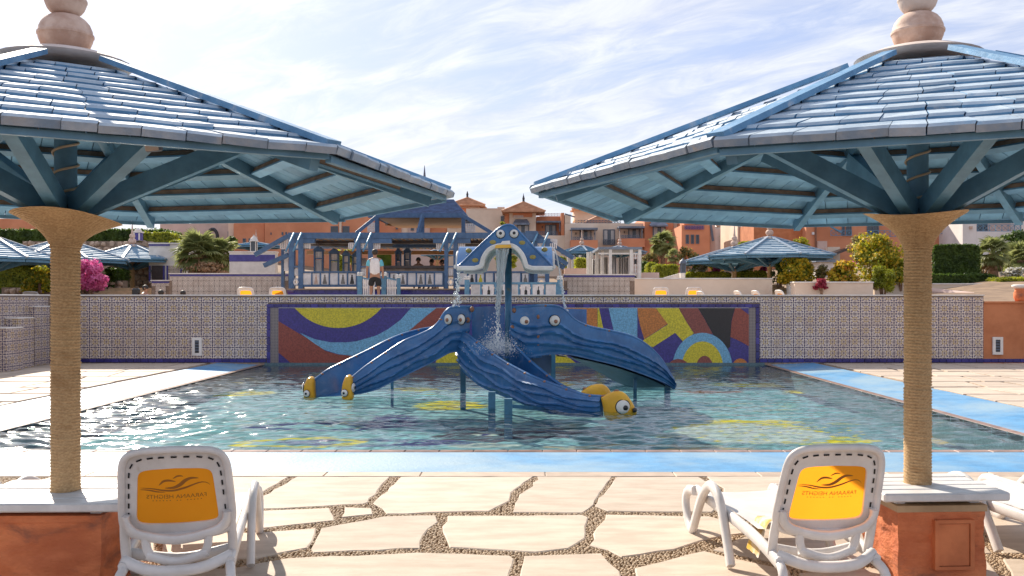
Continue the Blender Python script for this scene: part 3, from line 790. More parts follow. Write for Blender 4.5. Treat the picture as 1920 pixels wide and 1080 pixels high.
shapes = [
 ('red', [(522, 602), (545, 616), (572, 632), (596, 648), (610, 658), (634, 665), (668, 668), (715, 655), (760, 626), (780, 609), (800, 592), (819, 577), (862, 577), (850, 600), (820, 645), (800, 690), (556, 690), (522, 661)]),
 ('blue', [(562, 624), (590, 636), (620, 642), (650, 642), (668, 640), (706, 629), (728, 617), (752, 599), (771, 577), (819, 577), (800, 592), (780, 609), (760, 626), (740, 641), (715, 655), (690, 664), (668, 668), (634, 664), (608, 656), (588, 643)]),
 ('yellow', [(552, 577)] + arc(634, 508, 107, 107, 223, 317, 20)[1:-1] + [(716, 577)]),
 ('yellow', [(814, 690), (818, 676), (830, 665), (848, 657), (900, 655), (960, 672), (960, 690)]),
 ('orange', [(1000, 577), (1120, 577), (1120, 645), (1000, 645)]),
 ('yellow', [(1120.5, 577), (1123, 577), (1134, 630), (1136, 650), (1120.5, 650)]),
 ('blue', [(1141, 577), (1195, 577), (1195, 645), (1160, 645), (1150, 617)]),
 ('yellow', [(1229.5, 577), (1272, 577), (1286, 602), (1301, 625), (1282, 642), (1266, 624), (1224, 651), (1206, 645), (1206, 638), (1252.5, 608)]),
 ('orange', [(1195.5, 577), (1229, 577), (1252, 607), (1208, 636), (1200, 610), (1196, 590)]),
 ('darkred', [(1272.5, 577), (1308, 577), (1322, 600), (1336, 626), (1310, 632), (1301.5, 625), (1286.5, 602)]),
 ('black', [(1308.5, 577), (1378, 577), (1371, 603), (1369, 650), (1350, 665), (1336.5, 626), (1322.5, 600)]),
 ('red', [(1378.5, 577), (1387, 577), (1404, 590), (1404, 649), (1388, 640), (1369.7, 632), (1371.7, 603)]),
 ('yellow', [(1000, 690), (1000, 665), (1061, 666), (1092, 690)]),
]
for i, (k, pl) in enumerate(shapes):
    MB().prism([P(a, b, WY) for a, b in pl], (0, 1, 0), .002 - .0002 * i, .02).build('mosaic_panel', MUR[k], wall)
for i, (k, pl) in enumerate([('blue', arc(1317, 690, 56, 66, 0, 180, 26)), ('yellow', arc(1317, 690, 39, 50, 0, 180, 22)), ('darkred', arc(1321, 690, 16, 23, 0, 180, 14)),
                             ('darkred', arc(1272, 690, 20, 17, 0, 180, 12)), ('orange', arc(1388, 690, 15.5, 18, 0, 180, 12))]):
    MB().prism([P(a, b, WY) for a, b in pl], (0, 1, 0), -.003 - .002 * i, .02).build('mosaic_panel', MUR[k], wall)
def vent(parent, x0, y0, x1, y1, d):
    f = MB()
    t = 5
    for r in ((x0, y0, x1, y0 + t), (x0, y1 - t, x1, y1), (x0, y0 + t, x0 + t, y1 - t), (x1 - t, y0 + t, x1, y1 - t)): pbox(*r, d - .03, .05, f)
    fr = f.build('vent_frame', M['white'], parent)
    pbox(x0 + t, y0 + t, x1 - t, y1 - t, d - .012, .03).build('vent_grille', M['darkmetal'], fr)
    s = MB()
    for i in range(4): pbox(x0 + t, y0 + t + 2 + i * 5.2, x1 - t, y0 + t + 4 + i * 5.2, d - .022, .02, s)
    s.build('slats', M['frame'], fr)
vent(wall, 360, 633, 378, 667, WY)
# side wall of the tiled corner, running towards the camera at the left
side = thing('tiled_side_wall', 'tiled wall returning towards the camera at the far left of the deck', 'wall', (-12.7, 17, 0))
MB().bb(-12.98, 9, -.5, -12.72, WY - .002, 1.79).build('wall_core', M['mortar'], side)
MB().cbox((-12.85, 16.6, 1.81), (.30, 15.15, .035), .008).build('coping', M['white'], side)
sm = MB().cbox((0, 0, 0), (.02, .296, .296), .004).mesh('tile', M['tile_y']); sh = MB().cbox((0, 0, 0), (.02, .296, .15), .004).mesh('tile', M['tile_y'])
row_of(sm, [(-12.71, c * .3 + .15, .26 + .3 * r) for c in range(62, 80) for r in range(5)], side)
row_of(sh, [(-12.71, c * .3 + .15, 1.687) for c in range(62, 80)], side)
sb = MB().cbox((0, 0, 0), (.024, .19, .095), .005).mesh('border_tile', M['navy']); row_of(sb, [(-12.706, 18.7 + .197 * i, .055) for i in range(28)], side)
rest = MB().bb(-12.719, 9, .0, -12.70, 18.6, 1.79).build('tile_field', M['tile_y'], side)
# stepped tiled parapet in the corner
par = thing('stepped_parapet', 'low stepped parapet in flower tiles with pale caps at the left corner', 'parapet', (-12.5, 22.6, 0))
for k, (x0, x1, d, yt) in enumerate(((24, 66, 23.1, 576), (-40, 34, 22.0, 598), (-90, 12, 21.2, 617))):
    a, b = P(x0, 0, d).x, P(x1, 0, d).x; zt_ = P(0, yt, d).z
    o = MB().bb(max(a, -12.695), d, 0, b, d + .7, zt_).build('step_block', M['tile_x'], par); o.data.materials.append(M['tile_y'])
    for f in o.data.polygons: f.material_index = int(abs(f.normal.x) > .5)
    MB().cbox(((max(a, -12.695) + b) / 2, d + .35, zt_ + .015), (b - max(a, -12.695) + .02, .74, .03), .008).build('cap', M['white'], par)
# orange wall to the right
ow = thing('orange_wall', 'plain orange plastered wall at the right end of the tiled wall', 'wall', (14, WY, 0))
MB().bb(WXR + .004, WY + .03, -.3, 30, WY + .3, P(0, 567, WY).z - .03).build('wall_body', M['orangewall'], ow)
MB().cbox(((WXR + 30) / 2 + .01, WY + .155, P(0, 567, WY).z), (30 - WXR, .34, .06), .015).build('coping', M['orangewall'], ow)
row_of(bt, [(WXR + .1 + i * .197, WY + .02, .055) for i in range(20)], ow)
vent(ow, 1862, 632, 1881, 665, WY)
# ================================================================= PARASOLS
def rope_post(z0, z1, r, pitch=.019, n=22, seed=1):
    q = random.Random(seed); mb = MB(); k = int((z1 - z0) / pitch) * 3; vs_ = []
    offs = [q.gauss(0, .0012) for _ in range(k // 3 + 2)]
    for i in range(k + 1):
        for j in range(n):
            t = i / 3 + j / n
            a = 2 * math.pi * j / n
            rr = r - .004 + .013 * math.sqrt(abs(math.sin(math.pi * t))) + offs[int(t)]
            z = z0 + (z1 - z0) * i / k
            vs_.append((rr * math.cos(a), rr * math.sin(a), z))
    fs = [(i * n + j, i * n + (j + 1) % n, (i + 1) * n + (j + 1) % n, (i + 1) * n + j) for i in range(k) for j in range(n)]
    return mb.add(vs_, fs + [tuple(range(k * n, (k + 1) * n))])
def rope_capital(z0, z1, r0, r1, pitch=.018, n=30, seed=1, sag=0.0):
    q = random.Random(seed); mb = MB(); k = int(1.25 * (z1 - z0 + (r1 - r0) * .7) / pitch) * 3; vs_ = []
    ph = q.uniform(0, 6)
    for i in range(k + 1):
        f = i / k
        for j in range(n):
            a = 2 * math.pi * j / n; t = i / 3 + j / n
            wv = 1 + .05 * math.sin(3 * a + ph) * f
            rr = (r0 + (r1 - r0) * (f ** 1.9 * .75 + f * .25)) * wv + .013 * math.sqrt(abs(math.sin(math.pi * t))) + q.gauss(0, .0006)
            z = z0 + (z1 - z0) * (f ** .85) - sag * f * (.5 + .5 * math.sin(a * 1.0 + 1.0)) - .02 * f * math.sin(2 * a + ph)
            vs_.append((rr * math.cos(a), rr * math.sin(a), z))
    fs = [(i * n + j, i * n + (j + 1) % n, (i + 1) * n + (j + 1) % n, (i + 1) * n + j) for i in range(k) for j in range(n)]
    b = len(vs_); vs_.append((0, 0, z1 - .03)); fs += [(k * n + j, k * n + (j + 1) % n, b) for j in range(n)]
    return mb.add(vs_, fs)

def near_parasol(loc, phi0, zt, zf, slope, label, seed, Rad):
    q = random.Random(seed); Rr = 2.42; sR = Rad / Rr; cx, cy = loc
    root = thing('thatch_parasol' if 0 else 'shingled_parasol', label, 'parasol', (cx, cy, 0), 0, 'large shingled parasols over the tables')
    def zr(p): return zf + .032 + (Rr - p) * slope
    def V(k, p, dz=0.0):
        a = R(phi0 + 45 * k); return Vector((p * sR * math.cos(a), p * sR * math.sin(a), zr(p) + dz))
    L = dict(parent=root, local=True)
    rope_post(zt, 2.05, .077, seed=seed).build('rope_post', M['rope'], smooth=False, **L).data.shade_smooth()
    rope_capital(2.03, 2.25, .077, .30, seed=seed, sag=.05 if seed == 1 else .0).build('rope_capital', M['rope'], **L).data.shade_smooth()
    # inner mast with a cord wound round it
    mast = MB().lathe([(.066, 2.15), (.062, zr(.1) + .1)], 20).build('mast', M['bluewood'], smooth=False, **L); auto_smooth(mast)
    MB().tube([(.071 * math.cos(t), .071 * math.sin(t), 2.26 + t * .0215) for t in np.arange(0, 2 * math.pi * 7.5, .25)], .008, 6).build('cord', M['cord'], mast, True, True)
    for k in range(8):
        MB().beam(V(k, .10, -.062), V(k, 2.34, -.055), .055, .085).build('hip_rafter', M['bluewood'], **L)
        a = R(phi0 + 45 * k); d = Vector((math.cos(a), math.sin(a), 0))
        e = d * 1.05 + Vector((0, 0, zr(1.05) - .125))
        MB().beam(d * .10 + Vector((0, 0, 2.27)), e, .075, .12).build('strut', M['bluewood'], **L)
        MB().beam(V(k, .47, .102), V(k, 2.475, .062), .085, .030).build('hip_cap', M['blueshingle'], **L)
        A, B = V(k, 2.435, 0), V(k + 1, 2.435, 0)
        MB().beam(A + Vector((0, 0, -.022)), B + Vector((0, 0, -.008)), .030, .028).build('fascia', M['bluewood'], **L)
        for p in (2.14, 1.82, 1.50, 1.18, .86, .54):
            A, B = V(k, p), V(k + 1, p); t = .055 / max(.3, (B - A).length) ; A, B = A.lerp(B, t), B.lerp(A, t)
            up = ((V(k, p - .3) + V(k + 1, p - .3)) - (V(k, p) + V(k + 1, p))).normalized().cross((B - A).normalized()); up = up if up.z > 0 else -up
            MB().beam(A - up * .034, B - up * .034, .060, .040, up).build('batten', M['purlin'], **L)
            MB().beam(A - up * .062, B - up * .062, .072, .014, up).build('purlin', M['bluewood'] if q.random() < .5 else M['blueboard'], **L)
        # boards under the shingles, running down the slope
        A, B = V(k, 2.42), V(k + 1, 2.42); half = (B - A).length / 2; ex = (B - A).normalized(); mid = (A + B) / 2
        ap = Vector((0, 0, zr(0))); sl = (ap - mid); Ls = sl.length; ey = sl / Ls; nn = ex.cross(ey); nn = nn if nn.z > 0 else -nn
        t = -half
        while t < half - .02:
            w_ = q.uniform(.135, .175); t1 = min(half, t + w_); g = .003
            ta, tb = t + g, t1 - g
            qa = Ls * (1 - abs(ta) / half); qb = Ls * (1 - abs(tb) / half)
            pl = [(ta, 0), (tb, 0), (tb, qb)] + ([(0, Ls)] if ta < 0 < tb else []) + [(ta, qa)]
            if max(qa, qb) > .06:
                MB().prism([mid + ex * x + ey * y for x, y in pl], nn, -.008, .004).build('roof_board', M['blueboard'], **L)
            t = t1
    # shingles, row over row
    every = []
    nrow = 10
    for k in range(8):
        am = R(phi0 + 45 * k + 22.5); facing = -math.sin(am) + (-.35 if cx > 0 else .35) * math.cos(am)
        for i in range(nrow):
            p0 = 2.49 - i * .214; p1 = max(.16, p0 - .30)
            A, B, A1, B1 = V(k, p0), V(k + 1, p0), V(k, p1), V(k + 1, p1)
            n = max(2, round((B - A).length / .168)); cuts = [0] + sorted((j + q.uniform(-.18, .18)) / n for j in range(1, n)) + [1]
            if i % 2: cuts = [0] + [min(.985, c + .5 / n) for c in cuts[:-1]] + [1]
            nn = (B - A).cross(A1 - A).normalized(); nn = nn if nn.z > 0 else -nn
            for j in range(len(cuts) - 1):
                u0, u1 = cuts[j], cuts[j + 1]
                if u1 - u0 < .012: continue
                ej = q.gauss(0, .006); tk = q.uniform(.040, .045); g = .0025 / (B - A).length
                lift = .014 + q.uniform(0, .003); tl = q.gauss(0, .0015)
                dn = (A - A1).normalized()
                ej *= .6; c = [A.lerp(B, u0 + g) + dn * ej, A.lerp(B, u1 - g) + dn * (ej + q.gauss(0, .004)), A1.lerp(B1, u1 - g), A1.lerp(B1, u0 + g)]
                f1 = .012
                bot = [c[0] + nn * (lift + tl), c[1] + nn * (lift - tl), c[2] + nn * .003, c[3] + nn * .003]
                um = (u0 + u1) / 2; cm = A.lerp(B, um) + dn * (ej + q.uniform(-.001, .004))
                top_f = [c[0] + nn * (lift + tl + tk - .010), c[1] + nn * (lift - tl + tk - .010)]
                top_b = [c[0] - dn * .018 + nn * (lift + tl + tk), c[1] - dn * .018 + nn * (lift - tl + tk)]
                top = [c[2] + nn * .03, c[3] + nn * .03]
                mid_f = cm + nn * (lift + tk * .5)
                every.append((facing, i, bot, top_f, top_b, top))
    every.sort(key=lambda e: -e[0])
    rest = MB(); stuff_mat = M['blueshingle']
    fs = [(0, 1, 2, 3), (0, 1, 5, 4), (4, 5, 7, 6), (6, 7, 8, 9), (1, 2, 8, 7, 5), (3, 0, 4, 6, 9), (2, 3, 9, 8)]
    for idx, (fc, i, bot, tf_, tb_, top) in enumerate(every):
        mb = MB() if idx < 290 else rest
        mb.add(bot + tf_ + tb_ + top, fs)
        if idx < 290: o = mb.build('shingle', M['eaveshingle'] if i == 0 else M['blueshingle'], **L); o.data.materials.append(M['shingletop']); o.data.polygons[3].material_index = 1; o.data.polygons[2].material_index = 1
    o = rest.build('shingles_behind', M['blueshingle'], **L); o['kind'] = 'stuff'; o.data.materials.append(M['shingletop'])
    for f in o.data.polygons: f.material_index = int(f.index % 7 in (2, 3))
    # plaster cap and clay balls
    za = zr(.30) + .10
    auto_smooth(MB().lathe([(.37, za - .020), (.385, za - .006), (.28, za + .035), (.14, za + .055), (0, za + .06)], 28).build('roof_cap', M['capstone'], **L), 50)
    fin = MB(); zc = za + .15
    pr = [(.07, za + .03)]
    def bal(zc, r, h):
        out = []
        for i in range(11):
            t = -1.35 + 2.7 * i / 10
            rr = r * math.cos(t) ** .75
            if i == 5: out += [(rr, zc - .012), (rr * 1.035, zc - .008), (rr * 1.035, zc + .006), (rr * .985, zc + .012)]
            else: out.append((rr, zc + h * math.sin(t)))
        return out
    b1 = MB().lathe(bal(za + .165, .155, .128), 28).build('clay_ball', M['clay'], **L); auto_smooth(b1, 50)
    b2 = MB().lathe(bal(za + .375, .118, .10), 26).build('clay_ball', M['clay'] if cx < 0 else M['capstone'], **L); auto_smooth(b2, 50)
    b3 = MB().lathe([(.05, za + .46), (.045, za + .52), (.012, za + 1.0), (0, za + 1.01)], 14).build('spike', M['clay'], **L); auto_smooth(b3, 50)
    # small lamp under the roof
    pc = (P(288, 272, 4.75) if cx < 0 else P(1538, 266, 4.9)) - Vector((cx, cy, 0)); rot = Matrix.Rotation(R(25), 3, 'X') @ Matrix.Rotation(R(20), 3, 'Z')
    lb_ = MB().cbox(pc, (.085, .05, .065), .008, rot).build('floodlight', M['frame'], **L); MB().cbox(pc + Vector((.0, -.027, -.012)), (.065, .006, .045), .002, rot).build('lens', M['capstone'], lb_, False, True)
    return root

PL = (-2.81, 5.51); PR = (2.49, 5.72)
near_parasol(PL, 10, .55, 2.36, .318, 'huge blue shingled parasol on the left, its rope capital sagging on one side', 1, 2.30)
near_parasol(PR, 2, .55, 2.357, .357, 'huge blue shingled parasol on the right with an evenly wound rope capital', 2, 2.38)

def far_parasol(px, ycap, yeave, hw, d, phi0, label, rows_=9, base=TZ, detail=True):
    c = P(px, 560, d); Rr = hw * d / FPX; ze = P(0, yeave, d).z; zc = P(0, ycap, d).z
    root = thing('parasol', label, 'parasol', (c.x, d, base), 0, 'shingled parasols beyond the wall')
    o = Vector((0, 0, -base)); rise = zc - ze
    def V(k, p, dz=0.0):
        a = R(phi0 + 45 * k); return Vector((p * math.cos(a), p * math.sin(a), ze - base + dz + (Rr - p) / Rr * rise))
    L = dict(parent=root, local=True); q = random.Random(int(px))
    hcap = ze - base - .30
    MB().lathe([(.10, -.2), (.10, hcap - .12), (.24, hcap)], 12).build('post', M['rope'], smooth=True, **L)
    sh = MB(); un = MB()
    for k in range(8):
        for i in range(rows_):
            p0 = Rr * (1.03 - i * .93 / rows_); p1 = p0 - Rr * 1.25 / rows_
            A, B, B1, A1 = V(k, p0, .02), V(k + 1, p0, .02), V(k + 1, max(.05, p1), -.0), V(k, max(.05, p1), -.0)
            n = Vector((0, 0, .075)); nseg = max(2, int((B - A).length / .5)); 
            for j in range(nseg):
                ja, jb = j / nseg, (j + 1) / nseg; dz = Vector((0, 0, q.uniform(-.012, .012)))
                a, b, b1, a1 = A.lerp(B, ja) + dz, A.lerp(B, jb) + dz, A1.lerp(B1, jb), A1.lerp(B1, ja)
                sh.add([a, b, b1, a1, a + n, b + n, b1 + n * .55, a1 + n * .55], [(0, 1, 5, 4), (4, 5, 6, 7), (0, 4, 7, 3), (1, 2, 6, 5), (0, 3, 2, 1)])
        un.add([V(k, Rr, -.02), V(k + 1, Rr, -.02), V(k + 1, .05, -.02), V(k, .05, -.02)], [(0, 1, 2, 3)])
        MB().beam(V(k, .2, .12), V(k, Rr * 1.05, .10), .10, .05).build('hip_cap', M['eaveshingle'], **L)
        a = R(phi0 + 45 * k); dd = Vector((math.cos(a), math.sin(a), 0))
        MB().beam(dd * .15 + Vector((0, 0, hcap - .03)), V(k, Rr * .72, -.10), .09, .13).build('strut', M['bluewood'], **L)
        for p in (.98, .72, .46): MB().beam(V(k, Rr * p, -.07), V(k + 1, Rr * p, -.07), .09, .09).build('purlin', M['bluewood'], **L)
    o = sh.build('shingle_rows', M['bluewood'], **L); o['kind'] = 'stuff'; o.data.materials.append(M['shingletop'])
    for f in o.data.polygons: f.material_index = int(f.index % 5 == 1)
    un.build('roof_lining', M['blueboard'], **L)
    zc -= base
    MB().lathe([(.30, zc - .03), (.32, zc + .03), (.12, zc + .10)], 14).build('roof_cap', M['capstone'], smooth=True, **L)
    MB().ball((0, 0, zc + .24), .17, 12, 8, (1, 1, .85)).build('clay_ball', M['clay'], smooth=True, **L)
    MB().ball((0, 0, zc + .47), .13, 12, 8, (1, 1, .85)).build('clay_ball', M['clay'], smooth=True, **L)
    MB().lathe([(.06, zc + .55), (.05, zc + .65), (.01, zc + 1.15)], 8).build('spike', M['clay'], smooth=True, **L)
    return root
far_parasol(1443, 447, 483, 118, 38, 10, 'nearer blue striped parasol over the white wall at right, beside the yellow shrubs')
far_parasol(1377, 466, 493, 100, 41, 22, 'blue parasol half tucked behind the nearer one over the white wall')
far_parasol(248, 462, 490, 92, 41, 14, 'blue parasol in front of the rubble wall, left of the fan palm')
far_parasol(118, 452, 490, 118, 36, 0, 'blue parasol cut by the left rope post, beside the pink bougainvillea')
far_parasol(-12, 448, 488, 112, 31, 12, 'blue parasol cropped by the left edge above the clipped hedges')
far_parasol(307, 452, 470, 0.1 + 76, 70, 5, 'small parasol far behind, tucked against the pale house by the palm') if 0 else None
far_parasol(480, 456, 463, 48, 75, 5, 'distant pale parasol in front of the orange house, left of the bar')
far_parasol(1091, 462, 474, 40, 62, 9, 'distant blue parasol between the bar and the white pergola')
far_parasol(820, 470, 477, 30, 62, 9, 'small pale parasol seen through the bar above the counter')
far_parasol(1162, 463, 474, 50, 66, 3, 'distant blue parasol hidden behind the white pergola roof')
# ================================================================= WATER SLIDE
def pz(pts): return [P(x, y, d) for x, y, d in pts]
def ribbon(top, bot, nu=60, nv=10, th=.05, ridge=None, toward=None, yellow=None):
    """a wall of glassfibre between a top and a bottom curve, with raised wavy ridges on its outer side"""
    T, B = catmull(top, nu), catmull(bot, nu); g = []
    nrm = []
    for i in range(nu):
        t = T[min(i + 1, nu - 1)] - T[max(i - 1, 0)]; n = t.cross(B[i] - T[i]); n.normalize()
        if n.dot(toward) < 0: n = -n
        nrm.append(n)
    vs_ = []
    for i in range(nu):
        n = (nrm[max(i - 1, 0)] + nrm[i] + nrm[min(i + 1, nu - 1)]).normalized()
        for j in range(nv + 1):
            v = j / nv; p = T[i].lerp(B[i], v)
            off = th * (.35 + .65 * math.sin(math.pi * min(1, max(0, v * 1.08 - .02))) ** .4)
            if ridge:
                u = i / (nu - 1)
                for (v0, am, fr, ph, hgt_) in ridge:
                    dv = v - v0 - am * math.sin(u * fr + ph); off += hgt_ * math.exp(-(dv / .026) ** 2)
            vs_.append(p + n * off)
    k = nv + 1; base = len(vs_)
    for i in range(nu):
        n = nrm[i]
        for j in range(nv + 1): vs_.append(T[i].lerp(B[i], j / nv) - n * .02)
    fs = []
    for i in range(nu - 1):
        for j in range(nv):
            a = i * k + j; fs.append((a, a + 1, a + k + 1, a + k)); b = base + a; fs.append((b, b + k, b + k + 1, b + 1))
        fs.append((i * k, i * k + k, base + i * k + k, base + i * k)); fs.append((i * k + nv, base + i * k + nv, base + i * k + k + nv, i * k + k + nv))
    for j in range(nv):
        fs.append((j, base + j, base + j + 1, j + 1)); a = (nu - 1) * k + j; fs.append((a, a + 1, base + a + 1, base + a))
    mb = MB().add(vs_, fs); mb.T, mb.B = T, B
    return mb
RID = [(.28, .035, 16, .3, .042), (.52, .04, 15, 1.2, .042), (.76, .035, 17, 2.2, .04)]
slide = thing('octopus_slide', 'blue octopus water slide with three curving arms and yellow fish heads in the pool', 'water slide', (-.3, 16.8, -.46))
front = Vector((0, -1, 0))
def part(mb, name, m, sm=True, parent=None):
    o = mb.build(name, m, parent or slide, False)
    if sm: auto_smooth(o, 50)
    return o
def eye(c, n, r, pupil=(0, 0), parent=None, dark=.62, sq=.55):
    """bulging eye: dark rim, white ball, pupil"""
    n = Vector(n).normalized(); q = Vector((0, 0, 1)).rotation_difference(n).to_matrix(); e = Vector(c)
    up = Vector((0, 0, 1)); sd = up.cross(n).normalized(); up = n.cross(sd)
    b = MB().ball((0, 0, 0), r, 18, 10, (1, 1, sq)); b.v = [tuple(q @ Vector(v) + e) for v in b.v]
    w_ = b.build('eye', M['fibrewhite'], parent or slide, True)
    t = MB().tube([q @ Vector((r * 1.02 * math.cos(a), r * 1.02 * math.sin(a), 0)) + e for a in np.linspace(0, 2 * math.pi, 25)[:-1]], r * .10, 6, close=True)
    t.build('eye_rim', M['black'], w_, True)
    pc = e + sd * pupil[0] * r + up * pupil[1] * r + n * r * sq * math.sqrt(max(.1, 1 - pupil[0] ** 2 - pupil[1] ** 2)) * .93
    b = MB().ball((0, 0, 0), r * .38, 14, 8, (1, 1, .35)); b.v = [tuple(q @ Vector(v) + pc) for v in b.v]
    b.build('pupil', M['black'] if dark > .5 else M['brownrust'], w_, True)
    return w_
def clamps(T, ids, r=.035):
    for i in ids: MB().ball(T[i], r, 8, 6, (1.1, 1.1, .7)).build('clamp', M['brownrust'], slide, True)
# --- right arm: front wall with two eyes, back wall, floor
rw = ribbon(pz([(960, 577, 16.75), (985, 575, 16.7), (1015, 573, 16.7), (1045, 575, 16.8), (1060, 583, 16.9), (1078, 600, 17.0), (1106, 613, 17.15), (1150, 622, 17.3), (1187, 632, 17.45), (1216, 650, 17.6), (1240, 675, 17.75), (1263, 713, 17.9)]),
            pz([(958, 640, 16.75), (985, 668, 16.7), (1010, 667, 16.7), (1035, 664, 16.8), (1055, 664, 16.9), (1080, 668, 17.0), (1110, 675, 17.15), (1150, 684, 17.3), (1190, 697, 17.45), (1220, 708, 17.6), (1245, 718, 17.75), (1264, 730, 17.9)]),
            90, 36, .05, [(.40, .03, 19, .3, .048), (.57, .035, 18, 1.2, .048), (.76, .03, 20, 2.2, .045)], front)
part(rw, 'arm_wall', M['fibre'])
MB().tube(rw.T, .030, 8).build('rim', M['fibre'], slide, True); clamps(rw.T, (14, 36, 47), .035)
rb = ribbon(pz([(1062, 592, 17.9), (1100, 618, 18.2), (1150, 634, 18.4), (1190, 650, 18.6), (1225, 680, 18.6), (1255, 715, 18.5)]), pz([(1062, 664, 17.9), (1085, 676, 18.2), (1120, 695, 18.4), (1155, 712, 18.6), (1178, 723, 18.7), (1258, 725, 18.5)]), 40, 8, .03, None, Vector((0, 1, 0)))
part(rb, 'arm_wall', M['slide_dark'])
fl = MB(); A, B = catmull(pz([(1040, 664, 16.85), (1080, 668, 17.0), (1150, 684, 17.3), (1220, 708, 17.6), (1262, 729, 17.9)]), 30), catmull(pz([(1050, 660, 17.9), (1085, 674, 18.2), (1120, 693, 18.4), (1178, 721, 18.65), (1257, 724, 18.5)]), 30)
fl.v = [tuple(p) for pr_ in zip(A, B) for p in pr_] + [tuple(p - Vector((0, 0, .04))) for pr_ in zip(A, B) for p in pr_]
fl.f = [(2 * i, 2 * i + 1, 2 * i + 3, 2 * i + 2) for i in range(29)] + [(60 + 2 * i, 62 + 2 * i, 63 + 2 * i, 61 + 2 * i) for i in range(29)]
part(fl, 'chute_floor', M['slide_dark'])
for (x, y, pu) in ((984, 602, (.35, -.1)), (1040, 601, (.15, -.15))):
    e = P(x, y, 16.68); eye(e, (-.12 if x < 1000 else .1, -1, 0), .098, pu, None, .3)
for (x, y) in ((1009, 594), (1009, 612), (1009, 630), (1009, 644)):
    MB().ball(P(x, y, 16.65), .035, 8, 6, (.8, .5, 1.2)).build('clamp', M['brownrust'], slide, True)
# --- left arm
lf = ribbon(pz([(586, 716, 16.55), (612, 696, 16.6), (637, 683, 16.7), (662, 671, 16.8), (691, 657, 16.95), (722, 641, 17.1), (755, 627, 17.3), (789, 618, 17.5), (812, 614, 17.6), (835, 606, 17.7)]),
            pz([(590, 747, 16.55), (625, 738, 16.6), (650, 731, 16.7), (680, 722, 16.8), (710, 712, 16.95), (740, 700, 17.1), (770, 690, 17.3), (800, 678, 17.5), (815, 672, 17.6), (835, 664, 17.7)]), 50, 8, .04, None, Vector((0, 1, 0)))
part(lf, 'arm_wall', M['fibre']); MB().tube(lf.T, .028, 8).build('rim', M['fibre'], slide, True); clamps(lf.T, (4, 10, 16, 22, 28, 33, 39), .034)
ln = ribbon(pz([(656, 712, 16.0), (687, 687, 16.1), (716, 667, 16.2), (756, 641, 16.35), (787, 628, 16.5), (809, 617, 16.6), (823, 604, 16.65), (833, 588, 16.7), (844, 578, 16.75), (862, 576, 16.8), (884, 576, 16.9)]),
            pz([(658, 742, 16.0), (700, 733, 16.1), (733, 718, 16.2), (769, 700, 16.35), (800, 685, 16.5), (817, 676, 16.6), (830, 669, 16.65), (839, 664, 16.7), (848, 661, 16.75), (858, 660, 16.8), (872, 662, 16.9)]), 90, 36, .05, RID, Vector((-.2, -1, 0)))
part(ln, 'arm_wall', M['fibre']); MB().tube(ln.T, .028, 8).build('rim', M['fibre'], slide, True); clamps(ln.T, (3, 16, 26, 66), .034)
fl = MB(); A, B = catmull(pz([(659, 741, 16.02), (735, 712, 16.2), (800, 680, 16.5), (850, 655, 16.8)]), 24), catmull(pz([(592, 745, 16.52), (680, 720, 16.8), (770, 688, 17.3), (835, 662, 17.7)]), 24)
fl.v = [tuple(p) for pr_ in zip(A, B) for p in pr_]; fl.f = [(2 * i, 2 * i + 1, 2 * i + 3, 2 * i + 2) for i in range(23)]
part(fl, 'chute_floor', M['fibre'])
for (x, y) in ((840, 599), (865, 599)): eye(P(x, y, 16.66 if x < 850 else 16.74), (-.75, -1, .05), .098, (.2, -.1), None, .3)
# --- centre arm, running down to the yellow fish heads
cl_ = ribbon(pz([(874, 612, 17.5), (867, 617, 17.2), (865, 622, 16.85), (879, 629, 16.7), (905, 650, 16.4), (931, 669, 16.1), (963, 688, 15.7), (999, 706, 15.3), (1045, 724, 14.9), (1093, 740, 14.5), (1128, 744, 14.25)]),
             pz([(874, 674, 17.5), (866, 680, 17.2), (863, 686, 16.85), (872, 700, 16.7), (900, 723, 16.4), (929, 737, 16.1), (960, 749, 15.7), (996, 764, 15.3), (1033, 776, 14.9), (1082, 781, 14.5), (1130, 782, 14.25)]), 90, 40, .06, [(.24, .05, 24, .3, .044), (.46, .055, 21, 1.2, .046), (.68, .05, 26, 2.2, .044), (.87, .03, 22, .7, .036)], Vector((-.7, -1, 0)))
part(cl_, 'arm_wall', M['fibre']); MB().tube(cl_.T, .030, 8).build('rim', M['fibre'], slide, True); clamps(cl_.T, (14, 24, 34, 44, 54, 64, 74, 84), .038)
cr = ribbon(pz([(958, 634, 16.8), (970, 652, 16.6), (994, 677, 16.3), (1028, 705, 15.9), (1057, 725, 15.5), (1092, 740, 15.1)]), pz([(955, 690, 16.8), (975, 705, 16.6), (1000, 722, 16.3), (1030, 742, 15.9), (1060, 758, 15.5), (1094, 770, 15.1)]), 44, 10, .04, None, Vector((1, .8, 0)))
part(cr, 'arm_wall', M['fibre']); MB().tube(cr.T, .030, 8).build('rim', M['fibre'], slide, True); clamps(cr.T, (14, 24, 33, 42), .036)
fl = MB(); A, B = catmull(pz([(868, 672, 16.8), (930, 712, 16.1), (998, 745, 15.3), (1070, 768, 14.6), (1128, 778, 14.25)]), 26), catmull(pz([(945, 672, 16.9), (980, 705, 16.5), (1030, 738, 15.9), (1070, 760, 15.4), (1110, 772, 15.0)]), 26)
fl.v = [tuple(p) for pr_ in zip(A, B) for p in pr_]; fl.f = [(2 * i, 2 * i + 1, 2 * i + 3, 2 * i + 2) for i in range(25)]
part(fl, 'chute_floor', M['fibre'])
